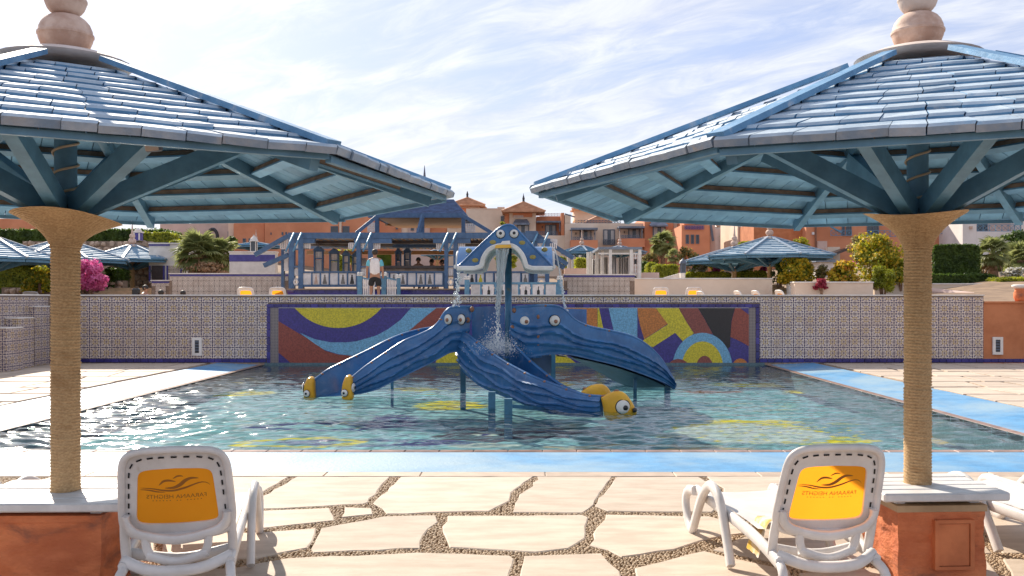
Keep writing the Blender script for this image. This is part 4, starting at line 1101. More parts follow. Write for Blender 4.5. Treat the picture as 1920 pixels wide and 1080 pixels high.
# backs of the tower: smooth inner panels
def panel(pts, n, th=.05, name='tower_panel', m=None):
    mb = MB().prism(pz(pts), Vector(n).normalized(), 0, th); return part(mb, name, m or M['fibre'])
panel([(884, 576, 17.0), (945, 573, 17.6), (947, 668, 17.6), (886, 668, 17.0)], (0, 1, 0))
panel([(1012, 577, 17.4), (1100, 580, 18.0), (1100, 650, 18.0), (1012, 660, 17.4)], (0, 1, 0))
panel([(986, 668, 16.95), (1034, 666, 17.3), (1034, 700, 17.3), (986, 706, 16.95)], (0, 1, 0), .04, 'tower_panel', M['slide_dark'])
dk_ = MB().prism([P(870, 668, 16.9), P(945, 668, 17.5), P(1030, 664, 17.5), P(1000, 667, 16.8)], (0, 0, 1), -.05, 0); part(dk_, 'platform', M['fibre'], False)
MB().tube(pz([(884, 576, 16.9), (876, 600, 16.86), (868, 622, 16.85), (864, 640, 16.85)]), .04, 10).build('rim', M['fibre'], slide, True)
for (x, y) in ((885, 580), (877, 600), (872, 622)): MB().ball(P(x, y, 16.82), .045, 8, 6, (1, .8, 1.2)).build('clamp', M['brownrust'], slide, True)
MB().tube(pz([(964, 578, 16.75), (961, 600, 16.75), (958, 622, 16.76), (959, 640, 16.76)]), .035, 10).build('rim', M['fibre'], slide, True)
for (x, y) in ((964, 582), (961, 614)): MB().ball(P(x, y, 16.7), .04, 8, 6, (1, .8, 1.2)).build('clamp', M['brownrust'], slide, True)
# yellow fish heads
def head(outline, d, th, ds=0.0, en=(0, -1, 0)):
    """thick rounded cheek from an outline; ds tilts it in depth along its length"""
    pts = catmull([P(x, y, d + ds * (x - outline[0][0])) for x, y in outline] + [P(outline[0][0], outline[0][1], d)], 40)[:-1]
    c = sum(pts, Vector()) / len(pts); n = Vector(en).normalized(); mb = MB(); k = len(pts); lay = []
    for (s_, o_) in ((.62, .5), (.9, .42), (1, .2), (1, -.2), (.9, -.42), (.62, -.5)):
        lay += [c + (p - c) * s_ + n * o_ * th for p in pts]
    fs = [tuple(range(k)), tuple(range(5 * k, 6 * k))]
    for l in range(5): fs += [(l * k + i, l * k + (i + 1) % k, (l + 1) * k + (i + 1) % k, (l + 1) * k + i) for i in range(k)]
    mb.add(lay, fs); return part(mb, 'fish_head', M['fibreyellow'])
h = head([(1127, 745), (1140, 738), (1155, 733), (1170, 736), (1181, 748), (1189, 762), (1192, 778), (1160, 786), (1136, 784), (1131, 765)], 14.2, .16)
eye(P(1168, 763, 14.13), (.05, -1, 0), .112, (.32, -.1), None, .9, .35); MB().ball(P(1190, 769, 14.1), .04, 8, 6).build('nostril', M['black'], slide, True)
for (x, y) in ((1132, 743), (1156, 733)): MB().ball(P(x, y, 14.2), .035, 8, 6, (1.3, 1, .7)).build('clamp', M['brownrust'], slide, True)
head([(1090, 734), (1107, 723), (1126, 720), (1138, 725), (1146, 737), (1150, 756), (1120, 764), (1094, 760)], 15.0, .16)
MB().ball(P(1097, 729, 15.0), .035, 8, 6, (1.3, 1, .7)).build('clamp', M['brownrust'], slide, True)
for (x, d, nm) in ((580, 16.5, 0), (651, 15.95, 1)):
    s = [(x + dx_, y) for dx_, y in ((-9, 741 + nm * 1), (-8, 722), (-2, 709 - nm * 3), (5, 706 - nm * 3), (10, 713 - nm * 2), (11, 730), (11, 748), (0, 750), (-8, 748))]
    head(s, d, .26)
    eye(P(x - 5, 738 - nm, d - .15), (-.3, -1, 0), .062, (0, 0), None, .9)
    eye(P(x + 11 if nm else x - 11, 727, d - .02), ((1 if nm else -1), -.25, 0), .085, (.1, 0), None, .9, .4)
# pillars in the water
for (x, y, ht, w_) in ((868, 731, 684, 10), (922, 766, 735, 13), (953, 776, 748, 15), (735, 727, 702, 5), (1037, 712, 655, 9), (1191, 729, 693, 6), (1252, 729, 712, 10)):
    d = (EYE + .07) * FPX / (y - 560); a, b = P(x - w_ / 2, y, d), P(x + w_ / 2, ht, d); wd = b.x - a.x
    MB().bb(a.x, d, -.46, b.x, d + wd, b.z).build('pillar', M['steelblue'], slide)
a, b = P(953, 761, 14.2), P(1040, 769, 15.2); MB().beam(a, b, .05, .06).build('brace', M['steelblue'], slide)

# ================================================================= CANOPY on its pole, spouting water
can = thing('ray_fountain', 'blue ray-shaped water fountain with two eyes and yellow spots on a tall pole', 'fountain', (P(953, 0, 17).x, 17.0, -.46))
def cpart(mb, name, m, sm=True, parent=None):
    o = mb.build(name, m, parent or can, False)
    if sm: auto_smooth(o, 42)
    return o
MB().lathe([(.065, -.46), (.065, 2.7)], 16, (P(953, 0, 17).x, 17.0, 0)).build('pole', M['steelblue'], can, True)
outer = [(857, 500), (866, 494), (890, 470), (921, 441), (932, 431), (944, 423.5), (954, 421.5), (963, 424), (971, 432), (982, 444), (997, 460), (1015, 478), (1036, 500)]
inner = [(899, 500), (901, 494), (904, 483), (911, 471), (920, 463.5), (932, 459), (946, 457.5), (960, 458.5), (970, 463.5), (979, 473), (984.5, 483), (988, 494), (990, 500)]
N = 48
FD, BD = 16.15, 17.85
O = catmull([P(x, y, FD) for x, y in outer], N); I = catmull([P(x, y, FD) for x, y in inner], N)
cz = sum((p for p in O), Vector()) / N
dv = Vector((0, BD - FD, 0))
mb = MB(); mb.v = [tuple(p) for p in O] + [tuple(p) for p in I] + [tuple(p + dv) for p in O] + [tuple(p + dv) for p in I]
for i in range(N - 1):
    mb.f += [(i, i + 1, N + i + 1, N + i), (2 * N + i, 3 * N + i, 3 * N + i + 1, 2 * N + i + 1), (i, 2 * N + i, 2 * N + i + 1, i + 1)]
    mb.f += [(N + i, N + i + 1, 3 * N + i + 1, 3 * N + i)]
mb.f += [(0, N, 3 * N, 2 * N), (N - 1, 3 * N - 1, 4 * N - 1, 2 * N - 1)]
o = cpart(mb, 'hood', M['fibre']); o.data.materials.append(M['fibrewhite'])
for f in o.data.polygons: f.material_index = int(f.index % 4 == 3 and f.index < 4 * (N - 1))
MB().tube([p + Vector((0, .01, 0)) for p in O], .022, 8).build('edge_bead', M['fibre'], can, True)
# white rim round the mouth, front and back, and along the feet
def rim(dd, sgn):
    I2 = catmull([P(x, y, FD) for x, y in inner], N); c = P(945, 500, FD)
    w = MB(); pts = [P(857, 503.5, FD)] + [P(890, 503.5, FD)] + [p + (c - p).normalized() * .028 for p in I2] + [P(998, 503.5, FD), P(1036, 503.5, FD)]
    w.sweep([p + Vector((0, dd, 0)) for p in pts], .09, .066, (0, 1, 0)); return w
cpart(rim(-.03, 1), 'white_rim', M['fibrewhite']); cpart(rim(BD - FD + .03, 1), 'white_rim', M['fibrewhite'])
# cross vault
xl, xr = P(862, 0, 17).x, P(1034, 0, 17).x; zA, zB = P(0, 463, 17).z, P(0, 500, 17).z; yc = (FD + BD) / 2
prof = [(-.80, zB), (-.6, zB + .12), (-.28, zA - .04), (-.1, zA), (.1, zA), (.28, zA - .04), (.6, zB + .12), (.80, zB)]
pin = [(-.36, zB), (-.34, zB + .13), (-.25, zB + .24), (-.1, zB + .29), (.1, zB + .29), (.25, zB + .24), (.34, zB + .13), (.36, zB)]
pf = [Vector((0, yc + a, b)) for a, b in prof]; pi_ = [Vector((0, yc + a, b)) for a, b in pin]
k = len(pf)
for xa, xb in ((xl, P(900, 0, 17).x), (P(987, 0, 17).x, xr)):
    mb = MB()
    for xq in (xa, xb): mb.v += [tuple(p + Vector((xq, 0, 0))) for p in pf] + [tuple(p + Vector((xq, 0, 0))) for p in pi_]
    for i in range(k - 1):
        mb.f += [(i, i + 1, k + i + 1, k + i), (2 * k + i, 3 * k + i, 3 * k + i + 1, 2 * k + i + 1), (i, 2 * k + i, 2 * k + i + 1, i + 1), (k + i, k + i + 1, 3 * k + i + 1, 3 * k + i)]
    mb.f += [(0, k, 3 * k, 2 * k), (k - 1, 3 * k - 1, 4 * k - 1, 2 * k - 1)]
    o = cpart(mb, 'side_hood', M['fibre']); o.data.materials.append(M['fibrewhite'])
    for f in o.data.polygons: f.material_index = int(f.index % 4 == 3 and f.index < 4 * (k - 1))
for xq in (xl - .02, xr + .02):
    w = MB().sweep([Vector((xq, yc - .82, zB - .03))] + [Vector((xq, p.y, p.z - .03)) for p in pi_] + [Vector((xq, yc + .82, zB - .03))], .07, .06, (1, 0, 0)); cpart(w, 'white_rim', M['fibrewhite'])
for (x, y) in ((938.5, 438.5), (964, 438)): eye(P(x, y, FD + .0), (0, -1, .12), .078, (.0, .05), can, .9, .6)
for (x, y, r) in ((924, 454, .05), (979, 455, .05), (891, 488, .05), (999, 482, .05)):
    MB().ball(P(x, y, FD), r, 12, 6, (1.2, .12, .8)).build('yellow_spot', M['spot'], can, True)
for (x, y) in ((879, 470), (1021, 468)):
    MB().ball(P(x, y, 16.56), .05, 12, 6, (1.2, .5, .9)).build('yellow_spot', M['spot'], can, True)
sp = MB().prism([P(928, 466, FD - .10), P(959, 465, FD - .10), P(957, 459, FD - .02), P(930, 460, FD - .02)], (0, 1, 0), -.10, .10); cpart(sp, 'spout', M['fibreyellow'], False)
sp = MB().prism([P(937, 459, FD - .05), P(957, 458.5, FD - .05), P(956, 451.5, FD - .02), P(942, 452.5, FD - .02)], (0, 1, 0), -.06, .05); cpart(sp, 'spout_top', M['fibrewhite'], False)

# ================================================================= FALLING WATER
wr = random.Random(3)
fall = MB()
ns = 30; nw = 9
for i in range(ns):
    t = i / (ns - 1); y = lerp(464, 600, t); hw = lerp(13.5, 1.6, min(1, t * 1.25) ** .8); xc = lerp(942, 935.5, t)
    for j in range(nw):
        u = j / (nw - 1) * 2 - 1; x = xc + u * hw + wr.gauss(0, .25)
        fall.v.append(tuple(P(x, y, lerp(FD - .12, 16.55, t) + .03 * math.sin(u * 9 + t * 14) + wr.gauss(0, .006))))
fall.f = [(i * nw + j, i * nw + j + 1, (i + 1) * nw + j + 1, (i + 1) * nw + j) for i in range(ns - 1) for j in range(nw - 1)]
for i in range(46):
    x0 = wr.uniform(929.5, 955); y1 = wr.uniform(505, 585); x1 = lerp(930, 938, wr.random()); dd = wr.uniform(-.08, .08)
    pts = []
    for j in range(13):
        t = j / 12; y = lerp(466, y1, t); x = lerp(x0, x1, t ** .75) + wr.gauss(0, .45)
        pts.append(P(x, y, lerp(FD - .12, 16.55, t) + dd))
    fall.tube(pts, [wr.uniform(.004, .011) * (1 - .4 * j / 12) for j in range(13)], 5)
def drop(mb, x, y, d, r): mb.ball(P(x, y, d), r, 6, 4, (1, 1, wr.uniform(.9, 1.7)))
for i in range(240):
    y = wr.uniform(540, 648); s = lerp(2.0, 3.2, (y - 540) / 108)
    drop(fall, 933 + wr.gauss(0, s), y, 16.6 + wr.gauss(0, .06), wr.uniform(.004, .014))
for i in range(60):
    drop(fall, 922 + wr.gauss(0, 8), wr.uniform(590, 650), 16.7 + wr.gauss(0, .15), wr.uniform(.004, .009))
o = fall.build('water_jet', M['spray'], None, True); o['kind'] = 'stuff'
mist = MB()
for i in range(3200):
    a = wr.gauss(0, 1); x = 932 + a * 20; y = 658 - abs(wr.gauss(0, 1)) * 14 * math.exp(-(a * a) * .25) + wr.gauss(0, 7)
    drop(mist, x, y, 16.55 + wr.gauss(0, .22), wr.uniform(.002, .0065))
o = mist.build('splash', M['spray'], None, True); tag(o, None, None, None, 'stuff')
for (xa, xb, x1, ya, lab) in ((860, 858, 854, 508, 'thin string of drops falling from the left wing of the fountain'), (1036, 1046, 1061, 466, 'thin curved jet falling from the right wing of the fountain')):
    mb = MB()
    if xa > 1000:
        mb.tube([P(lerp(1036, 1052, t), 464 + 4 * t + 62 * t * t, 17) for t in np.linspace(0, 1, 12)], .014, 6)
        for i in range(130): t = wr.uniform(.0, 1); drop(mb, lerp(1050, 1062, t) + wr.gauss(0, 1.4), lerp(520, 592, t), 17.0 + wr.gauss(0, .05), wr.uniform(.006, .016))
    else:
        for i in range(150): t = wr.uniform(0, 1); drop(mb, lerp(862, 854, t) + wr.gauss(0, 2.0 + 2 * t), lerp(506, 575, t), 16.6 + wr.gauss(0, .06), wr.uniform(.006, .017))
    o = mb.build('water_jet', M['spray'], None, True); o['kind'] = 'stuff'
# ================================================================= TABLES ROUND THE POSTS
def rock_block(w_, d_, h_, seed, n=14, amp=.028):
    """rendered pedestal with uneven hacked faces"""
    mb = MB(); vs_ = []; fs = []
    def side(o, a, b):
        base = len(vs_)
        for i in range(n + 1):
            for j in range(n + 1): vs_.append(o + a * (i / n) + b * (j / n))
        for i in range(n):
            for j in range(n):
                q = base + i * (n + 1) + j; fs.append((q, q + 1, q + n + 2, q + n + 1))
    x, y = w_ / 2, d_ / 2
    side(Vector((-x, -y, 0)), Vector((w_, 0, 0)), Vector((0, 0, h_))); side(Vector((x, -y, 0)), Vector((0, d_, 0)), Vector((0, 0, h_)))
    side(Vector((x, y, 0)), Vector((-w_, 0, 0)), Vector((0, 0, h_))); side(Vector((-x, y, 0)), Vector((0, -d_, 0)), Vector((0, 0, h_)))
    side(Vector((-x, -y, h_)), Vector((w_, 0, 0)), Vector((0, d_, 0)))
    out_ = []
    for v in vs_:
        k = Vector((v.x * 5 + seed * 3.7, v.y * 5, v.z * 5)); c = Vector((v.x, v.y, 0)).normalized()
        dlt = mnoise.noise(k) * amp + mnoise.noise(k * 2.7) * amp * .55 + mnoise.noise(Vector((v.x * 2 + seed, v.y * 2, v.z * 14))) * amp * .3
        if v.z > h_ - .05: dlt *= .4
        out_.append(v + c * dlt)
    return mb.add(out_, fs)
def table(loc, rz, w_, d_, zt, label, hatch, seed):
    t = thing('post_table', label, 'table', (loc[0], loc[1], 0), rz, 'plank tables round the parasol posts')
    L = dict(parent=t, local=True); q = random.Random(seed)
    k = 5; pw = d_ / k
    for i in range(k):
        b = MB().cbox((q.uniform(-.008, .008), -d_ / 2 + pw * (i + .5), zt - .026 + q.uniform(-.002, .002)), (w_, pw - .006, .052), .009).build('plank', M['whitewood'], **L)
    for xq in (-w_ * .3, w_ * .3): MB().bb(xq - .03, -d_ / 2 + .12, zt - .085, xq + .03, d_ / 2 - .12, zt - .0535).build('batten', M['whitewood'], **L)
    MB().bb(-w_ * .36, -d_ * .40, zt - .125, w_ * .36, d_ * .40, zt - .086).build('ledge', M['step'] if hatch else M['terra'], **L)
    auto_smooth(rock_block(w_ * .70, d_ * .78, zt - .12, seed).build('pedestal', M['terra'], **L), 60)
    if hatch:
        h = MB(); x0, x1, z0, z1, y = -.035, .16, .10, .36, -d_ * .39 - .035
        for (a, b, c, e) in ((x0 - .025, z0 - .02, x0, z1 + .02), (x1, z0 - .02, x1 + .025, z1 + .02), (x0, z1, x1, z1 + .022), (x0, z0 - .02, x1, z0)): h.bb(a, y, b, c, y + .06, e)
        h.build('hatch_frame', M['terrapanel'], **L)
        MB().bb(x0 + .004, y + .008, z0 + .004, x1 - .004, y + .05, z1 - .004).build('hatch', M['terrapanel'], **L)
    return t
table((PL[0] - .0, PL[1] - .02), R(1.2), .98, .70, .55, 'white plank table on a rough terracotta pedestal round the left rope post', False, 3)
table((PR[0] + .03, PR[1] - .0), R(3), .78, .62, .55, 'white plank table on a terracotta pedestal with a square hatch round the right rope post', True, 5)

# ================================================================= SUN LOUNGERS
TH = R(69)
bv_ = Vector((0, -math.cos(TH), math.sin(TH))); nb_ = Vector((0, -math.sin(TH), -math.cos(TH))); HZ = Vector((0, 0, .30))
def F(u, v, w=0.0): return HZ + bv_ * v + Vector((u, 0, 0)) + nb_ * (w - .30 * u * u)
def sup(n, c, h, a0, a1, N, bow=0.0, ph=0.0):
    out_ = []
    for i in range(N):
        t = 2 * math.pi * i / N; ct, st = math.cos(t), math.sin(t)
        su = math.copysign(abs(ct) ** (2 / n), ct); sv = math.copysign(abs(st) ** (2 / n), st)
        v = c + h * sv; f = (sv + 1) / 2
        out_.append((lerp(a0, a1, f) * su, v + bow * (1 - su * su) * max(0, sv)))
    return out_
text_cache = {}
def text_mesh(s):
    if s in text_cache: return text_cache[s]
    cu = bpy.data.curves.new('lettering_curve', 'FONT'); cu.body = s; cu.size = 1; cu.align_x = 'CENTER'; cu.resolution_u = 3
    o = bpy.data.objects.new('lettering_tmp', cu); COL.objects.link(o)
    dg = bpy.context.evaluated_depsgraph_get(); me = o.evaluated_get(dg).to_mesh()
    r = ([tuple(v.co) for v in me.vertices], [tuple(f.vertices) for f in me.polygons])
    o.evaluated_get(dg).to_mesh_clear(); bpy.data.objects.remove(o); bpy.data.curves.remove(cu)
    text_cache[s] = r; return r
def lounger(name, label, detail=True, print_=True):
    t = thing('sun_lounger', label, 'sun lounger', (0, 0, 0), 0, None); L = dict(parent=t, local=True); N = 72 if detail else 32
    O_ = sup(6.0, .365, .265, .300, .268, N, .022); I_ = sup(10.0, .345, .170, .220, .192, N, .018)
    mb = MB(); lay = []
    mid_ = [(lerp(a[0], b[0], .16), lerp(a[1], b[1], .16)) for a, b in zip(O_, I_)]
    for pts, w in ((I_, -.012), (mid_, -.016), (O_, -.020), (O_, .024), (mid_, .006), (I_, .004)): lay += [F(u, v, w) for u, v in pts]
    fs = [(l * N + i, l * N + (i + 1) % N, ((l + 1) % 6) * N + (i + 1) % N, ((l + 1) % 6) * N + i) for l in range(6) for i in range(N)]
    o = mb.add(lay, fs).build('back_shell', M['whiteplastic'], **L); auto_smooth(o, 45)
    MB().tube([F(u, v, .010) for u, v in O_], .021, 8, close=True).build('back_rim', M['whiteplastic'], smooth=True, **L)
    # fabric
    nu = 16; mb = MB(); g = [(lerp(-.222, .222, i / nu), lerp(.165, .54, j / nu)) for i in range(nu + 1) for j in range(nu + 1)]
    mb.v = [tuple(F(u, v, -.012 + .004 * math.sin(math.pi * (u + .222) / .444))) for u, v in g]
    mb.f = [(i * (nu + 1) + j, (i + 1) * (nu + 1) + j, (i + 1) * (nu + 1) + j + 1, i * (nu + 1) + j + 1) for i in range(nu) for j in range(nu)]
    fb = mb.build('back_fabric', M['fabric'], smooth=True, **L)
    def FF(u, v): return F(u, v, -.012 + .004 * math.sin(math.pi * (u + .222) / .444) + .0025)
    if print_:
        # the print shows mirrored because the fabric is seen from behind
        v_, f_ = text_mesh('FARAANA HEIGHTS'); sc_ = .036
        MB().add([FF(-x * sc_ * 1.0, .336 + y * sc_) for x, y, z in v_], f_).build('lettering', M['print'], fb, False, True)
        def stroke(pts, wd):
            c = catmull([Vector((a, b, 0)) for a, b in pts], 22); m_ = MB(); v2 = []
            for i, p in enumerate(c):
                tt = (c[min(i + 1, 21)] - c[max(i - 1, 0)]).normalized(); n = Vector((-tt.y, tt.x, 0)); h = wd * math.sin(math.pi * min(1, (i + .3) / 21.3)) ** .8 / 2
                v2 += [FF(*(p + n * h).xy), FF(*(p - n * h).xy)]
            m_.add(v2, [(2 * i, 2 * i + 1, 2 * i + 3, 2 * i + 2) for i in range(21)]).build('logo_wave', M['print'], fb, False, True)
        k = lambda l: [((x - 675) / 1200 * .40, .33 + (560 - y) / 900 * .30) for x, y in l]
        stroke(k([(120, 340), (300, 350), (480, 385), (640, 390), (820, 345), (980, 285), (1090, 262), (1170, 290), (1215, 350)]), .012)
        stroke(k([(110, 372), (250, 380), (380, 410), (510, 420)]), .009)
        stroke(k([(500, 340), (640, 335), (740, 285), (830, 205), (920, 170), (1040, 182)]), .021)
        stroke(k([(410, 290), (480, 215), (560, 197), (680, 222)]), .014)
        stroke(k([(635, 165), (700, 122), (760, 118), (800, 132)]), .010)
        m_ = MB()
        for i in range(15):
            if i in (5, 8): continue
            u = .125 - i * .018; m_.add([FF(u, .320), FF(u + .006, .320), FF(u + .006, .325), FF(u, .325)], [(0, 1, 2, 3)])
        m_.build('small_print', M['print'], fb, False, True)
    if detail:
        sl = MB().box((0, 0, 0), (.031, .0085, .004)).mesh('slot', M['black'])
        path = sup(6.5, .360, .225, .262, .232, 400, .02); seg = [0]
        Pp = [F(u, v, .0125) for u, v in path]
        ids = [i for i in range(400) if path[i][1] > .20]
        ids = sorted(ids, key=lambda i: (i - 300) % 400); acc = 0; last = None
        for i in ids:
            if last is not None: acc += (Pp[i] - Pp[last]).length
            last = i
            if acc > .057:
                acc = 0; o = link('slot', sl, t, None, True); tt = (Pp[(i + 1) % 400] - Pp[i - 1]).normalized(); z = nb_; y = z.cross(tt)
                u = path[i][0]; o.matrix_local = Matrix.Translation(F(u, path[i][1], .0085)) @ Matrix((tt, y, z)).transposed().to_4x4()
    W = M['whiteplastic']
    def bar(pts, w_, h_, up=(0, 0, 1), n=18, nm='bar'):
        o = MB().sweep(catmull(pts, n if detail else 9), w_, h_, up).build(nm, W, **L); auto_smooth(o, 60); return o
    bar([F(-.262, .25, .035), F(-.255, .19, .05), F(-.19, .145, .06), F(0, .118, .07), F(.19, .145, .06), F(.255, .19, .05), F(.262, .25, .035)], .034, .055, bv_, 26, 'back_crossbar')
    for s in (-1, 1):
        bar([F(s * .165, .125, .062), F(s * .158, .06, .075), F(s * .13, .005, .085)], .045, .035, nb_, 8, 'prop_link')
        bar([(s * .285, -.10, .235), (s * .29, .3, .285), (s * .29, 1.0, .295), (s * .29, 1.55, .30)], .042, .075, (0, 0, 1), 16, 'side_rail')
        bar([(s * .315, 1.52, .30), (s * .325, 1.66, .275), (s * .335, 1.70, .19), (s * .34, 1.62, .07), (s * .345, 1.50, .015), (s * .345, 1.42, .09), (s * .34, 1.25, .31), (s * .34, 1.08, .425), (s * .34, .95, .435), (s * .34, .82, .37), (s * .34, .70, .20), (s * .345, .58, .02)], .070, .050, (s * 1.0, 0, .001), 44, 'arm_leg')
        bar([(s * .275, -.06, .24), (s * .29, -.17, .20), (s * .30, -.20, .10), (s * .31, -.17, .01)], .05, .045, (0, 1, 0), 12, 'rear_leg')
    for s in (-1, 1): bar([F(s * .275, .24, .012), F(s * .285, .10, .012), F(s * .285, -.05, .02)], .05, .04, nb_, 8, 'back_stile')
    bar([F(-.16, .03, .085), F(0, -.012, .095), F(.16, .03, .085)], .034, .05, bv_, 14, 'prop_crossbar')
    bar([(-.28, -.06, .27), (-.15, -.14, .235), (0, -.16, .225), (.15, -.14, .235), (.28, -.06, .27)], .05, .06, (0, 0, 1), 18, 'seat_crossbar')
    bar([(-.28, .10, .27), (0, .06, .235), (.28, .10, .27)], .04, .06, (0, 0, 1), 12, 'seat_crossbar')
    mb = MB(); n = 26
    for i in range(n + 1):
        y = lerp(.30, 1.60, i / n); z = .318 + .012 * math.sin(y * 3.2) - (.06 * max(0, (y - 1.45) / .15) ** 2)
        for u in (-.268, -.2, 0, .2, .268): mb.v.append((u, y, z - .012 * (1 - (u / .268) ** 2)))
    mb.f = [(i * 5 + j, i * 5 + j + 1, (i + 1) * 5 + j + 1, (i + 1) * 5 + j) for i in range(n) for j in range(4)]
    mb.build('seat_sling', W, smooth=True, **L)
    return t
la = lounger('sun_lounger', 'white and orange resin lounger beside the left table, backrest raised towards the camera')
la.location = (-1.955, 5.10, 0); la.rotation_euler.z = R(13)
GRP = 'white resin sun loungers with orange backs'
lb = copy_tree(la); lb.location = (1.70, 5.18, 0); lb.rotation_euler.z = R(5); lb['label'] = 'white and orange resin lounger beside the right table with a yellow towel on its seat'
lc = copy_tree(la); lc.location = (3.62, 5.55, 0); lc.rotation_euler.z = R(9); lc['label'] = 'lounger cropped by the right edge of the photo, only its curved legs in view'
ld = copy_tree(la); ld.location = (-3.92, 5.35, 0); ld.rotation_euler.z = R(-4); ld['label'] = 'lounger cropped by the left edge behind the terracotta pedestal'
for o in (la, lb, lc, ld): o['group'] = GRP
# towel
mb = MB(); n = 14
for i in range(n + 1):
    for j in range(n + 1):
        u, v = i / n, j / n; x = lerp(-.10, .10, u); y = lerp(0, .22, v); z = .05 * math.sin(math.pi * u) * (1 - .4 * v) + .014 * mnoise.noise(Vector((u * 5, v * 5, 2)))
        mb.v.append((x, y, z - (.17 * max(0, (.35 - u) / .35) ** 1.5)))
mb.f = [(i * (n + 1) + j, (i + 1) * (n + 1) + j, (i + 1) * (n + 1) + j + 1, i * (n + 1) + j + 1) for i in range(n) for j in range(n)]
tw = mb.build('towel', M['towel'], None, True); tw.location = P(1448, 985, 5.5) + Vector((.0, -.05, -.01)); tw.rotation_euler.z = R(5)
tag(tw, 'crumpled yellow and white towel on the right lounger', 'towel')
# loungers up on the terrace
far = lounger('sun_lounger', 'x', False, False)
spots = [(460, 32, 0, 'yellow backed lounger above the wall, left of the bar and leftmost of a pair'), (520, 31.8, 0, 'yellow backed lounger above the wall, right one of the pair left of the bar'),
         (1240, 33, -4, 'yellow backed lounger above the wall against the cream wall, left of its pair'), (1302, 33, -4, 'yellow backed lounger above the wall against the cream wall, right of its pair'),
         (57, 32, 0, 'yellow backed lounger above the wall, left of the left rope post')]
hsz = [(538), (538), (538), (538), (546)]
for i, (px, d, rz, lab) in enumerate(spots):
    o = far if i == 0 else copy_tree(far)
    z = P(0, hsz[i], d).z - .925; o.location = (P(px, 0, d).x, d + .2, z); o.rotation_euler.z = R(rz); o['label'] = lab; o['group'] = 'loungers on the upper terrace'
for px, d, rz, lab in ((1322, 32.5, -75, 'white lounger back seen from the side, leftmost of the row by the cream wall'), (1392, 32, -80, 'white lounger back seen from the side just left of the nearer blue parasol post'), (1425, 33, -78, 'white lounger back seen from the side between the parasol post and the tan steps'), (1470, 32, -78, 'white lounger back seen from the side in front of the tan steps')):
    o = copy_tree(far); o.location = (P(px, 0, d).x, d, P(0, 546, d).z - .925 + rnd.uniform(0, .05)); o.rotation_euler.z = R(rz); o['label'] = lab; o['group'] = 'white lounger backs by the cream wall'
# ================================================================= POOL BAR
def tb(name, m, parent, x0, y0, x1, y1, d, dep): return pbox(x0, y0, x1, y1, d, dep).build(name, M[m], parent)
BD_ = 33.0
bar = thing('pool_bar', 'long blue timber pool bar with lattice piers, bottle panels and a slatted pergola roof', 'bar', (P(770, 0, BD_).x, BD_, TZ))
def lat(parent, x0, y0, x1, y1, d, nx, ny, nm='lattice_panel'):
    mb = MB(); a, b = P(x0, y1, d), P(x1, y0, d); t = .022
    for i in range(nx + 1):
        x = lerp(a.x, b.x, i / nx); mb.bb(x - t, d, a.z, x + t, d + .03, b.z)
    for j in range(ny + 1):
        z = lerp(a.z, b.z, j / ny); mb.bb(a.x, d + .031, z - t, b.x, d + .055, z + t)
    return mb.build(nm, M['lattice'], parent)
def bottle(parent, x0, y0, x1, y1, d, m, kind=0):
    a, b = P(x0, y1, d), P(x1, y0, d); cx, w_, h_ = (a.x + b.x) / 2, (b.x - a.x), b.z - a.z
    half = [(.5, 0), (.5, .45), (.42, .58), (.2, .72), (.2, .95), (.26, 1)] if kind == 0 else ([(.5, 0), (.5, .18), (.42, .2), (.42, .36), (.33, .38), (.33, .55), (.26, .57), (.26, .74), (.18, .76), (.18, 1)] if kind == 1 else [(.42, 0), (.42, .5), (.12, .62), (.12, 1)])
    pl = [Vector((cx + s * w_, d, a.z + t * h_)) for s, t in half] + [Vector((cx - s * w_, d, a.z + t * h_)) for s, t in reversed(half)]
    return MB().prism(pl, (0, 1, 0), -.004, .012).build('bottle_cutout', M[m], parent)
def bpanel(parent, x0, x1, y0, y1, d, m, kind):
    p = pbox(x0, y0, x1, y1, d + .02, .03).build('bottle_panel', M['lattice'], parent)
    w_ = x1 - x0; bottle(p, x0 + w_ * .22, y0 + (y1 - y0) * .12, x1 - w_ * .22, y1 - 1, d + .02, m, kind)
tb('plinth', 'navy', bar, 540, 544, 1064, 560, BD_ - .45, .9)
btile = MB().cbox((0, 0, 0), (.265, .02, .13), .006).mesh('border_tile', M['navy'])
for r, (y, o_) in enumerate(((546.5, 0), (553, .5))): row_of(btile, [P(545 + 14.2 * (i + o_), y, BD_ - .455) for i in range(36)], bar)
tb('plinth_top', 'mortar', bar, 538, 541, 1066, 543.6, BD_ - .55, 1.0)
T_ = 'timberblue'
tb('main_beam', T_, bar, 540, 436, 1004, 447, BD_, .22)
for (a, b) in ((541, 590), (664, 734), (812, 882), (985, 1032)): tb('beam_end', T_, bar, a, 447.3, b, 456, BD_ + .02, .2)
for i, x in enumerate(np.arange(548, 1010, 7.4)):
    a = P(x, 441, BD_); MB().bb(a.x - .05, BD_ + .25, a.z - .10, a.x + .05, BD_ + 7.5, a.z + .05).build('roof_slat', M['warmwood'] if i % 2 else M[T_], bar)
for i, (y, d) in enumerate(((455, 34.6), (459, 36.3), (462, 38.2), (464, 40.0))):
    tb('cross_beam', 'darkwood' if i < 2 else T_, bar, 560 if i < 3 else 570, y - 4, 1000 - 14 * i, y + 2, d, .2)
tb('rear_beam', 'warmwood', bar, 575, 470, 985, 477, 40.4, .25)
piers = [(541, 551, 559, 568), (668, 676, 690, 699), (833, 840, 850, 858), (1001, 1008, 1022, 1030)]
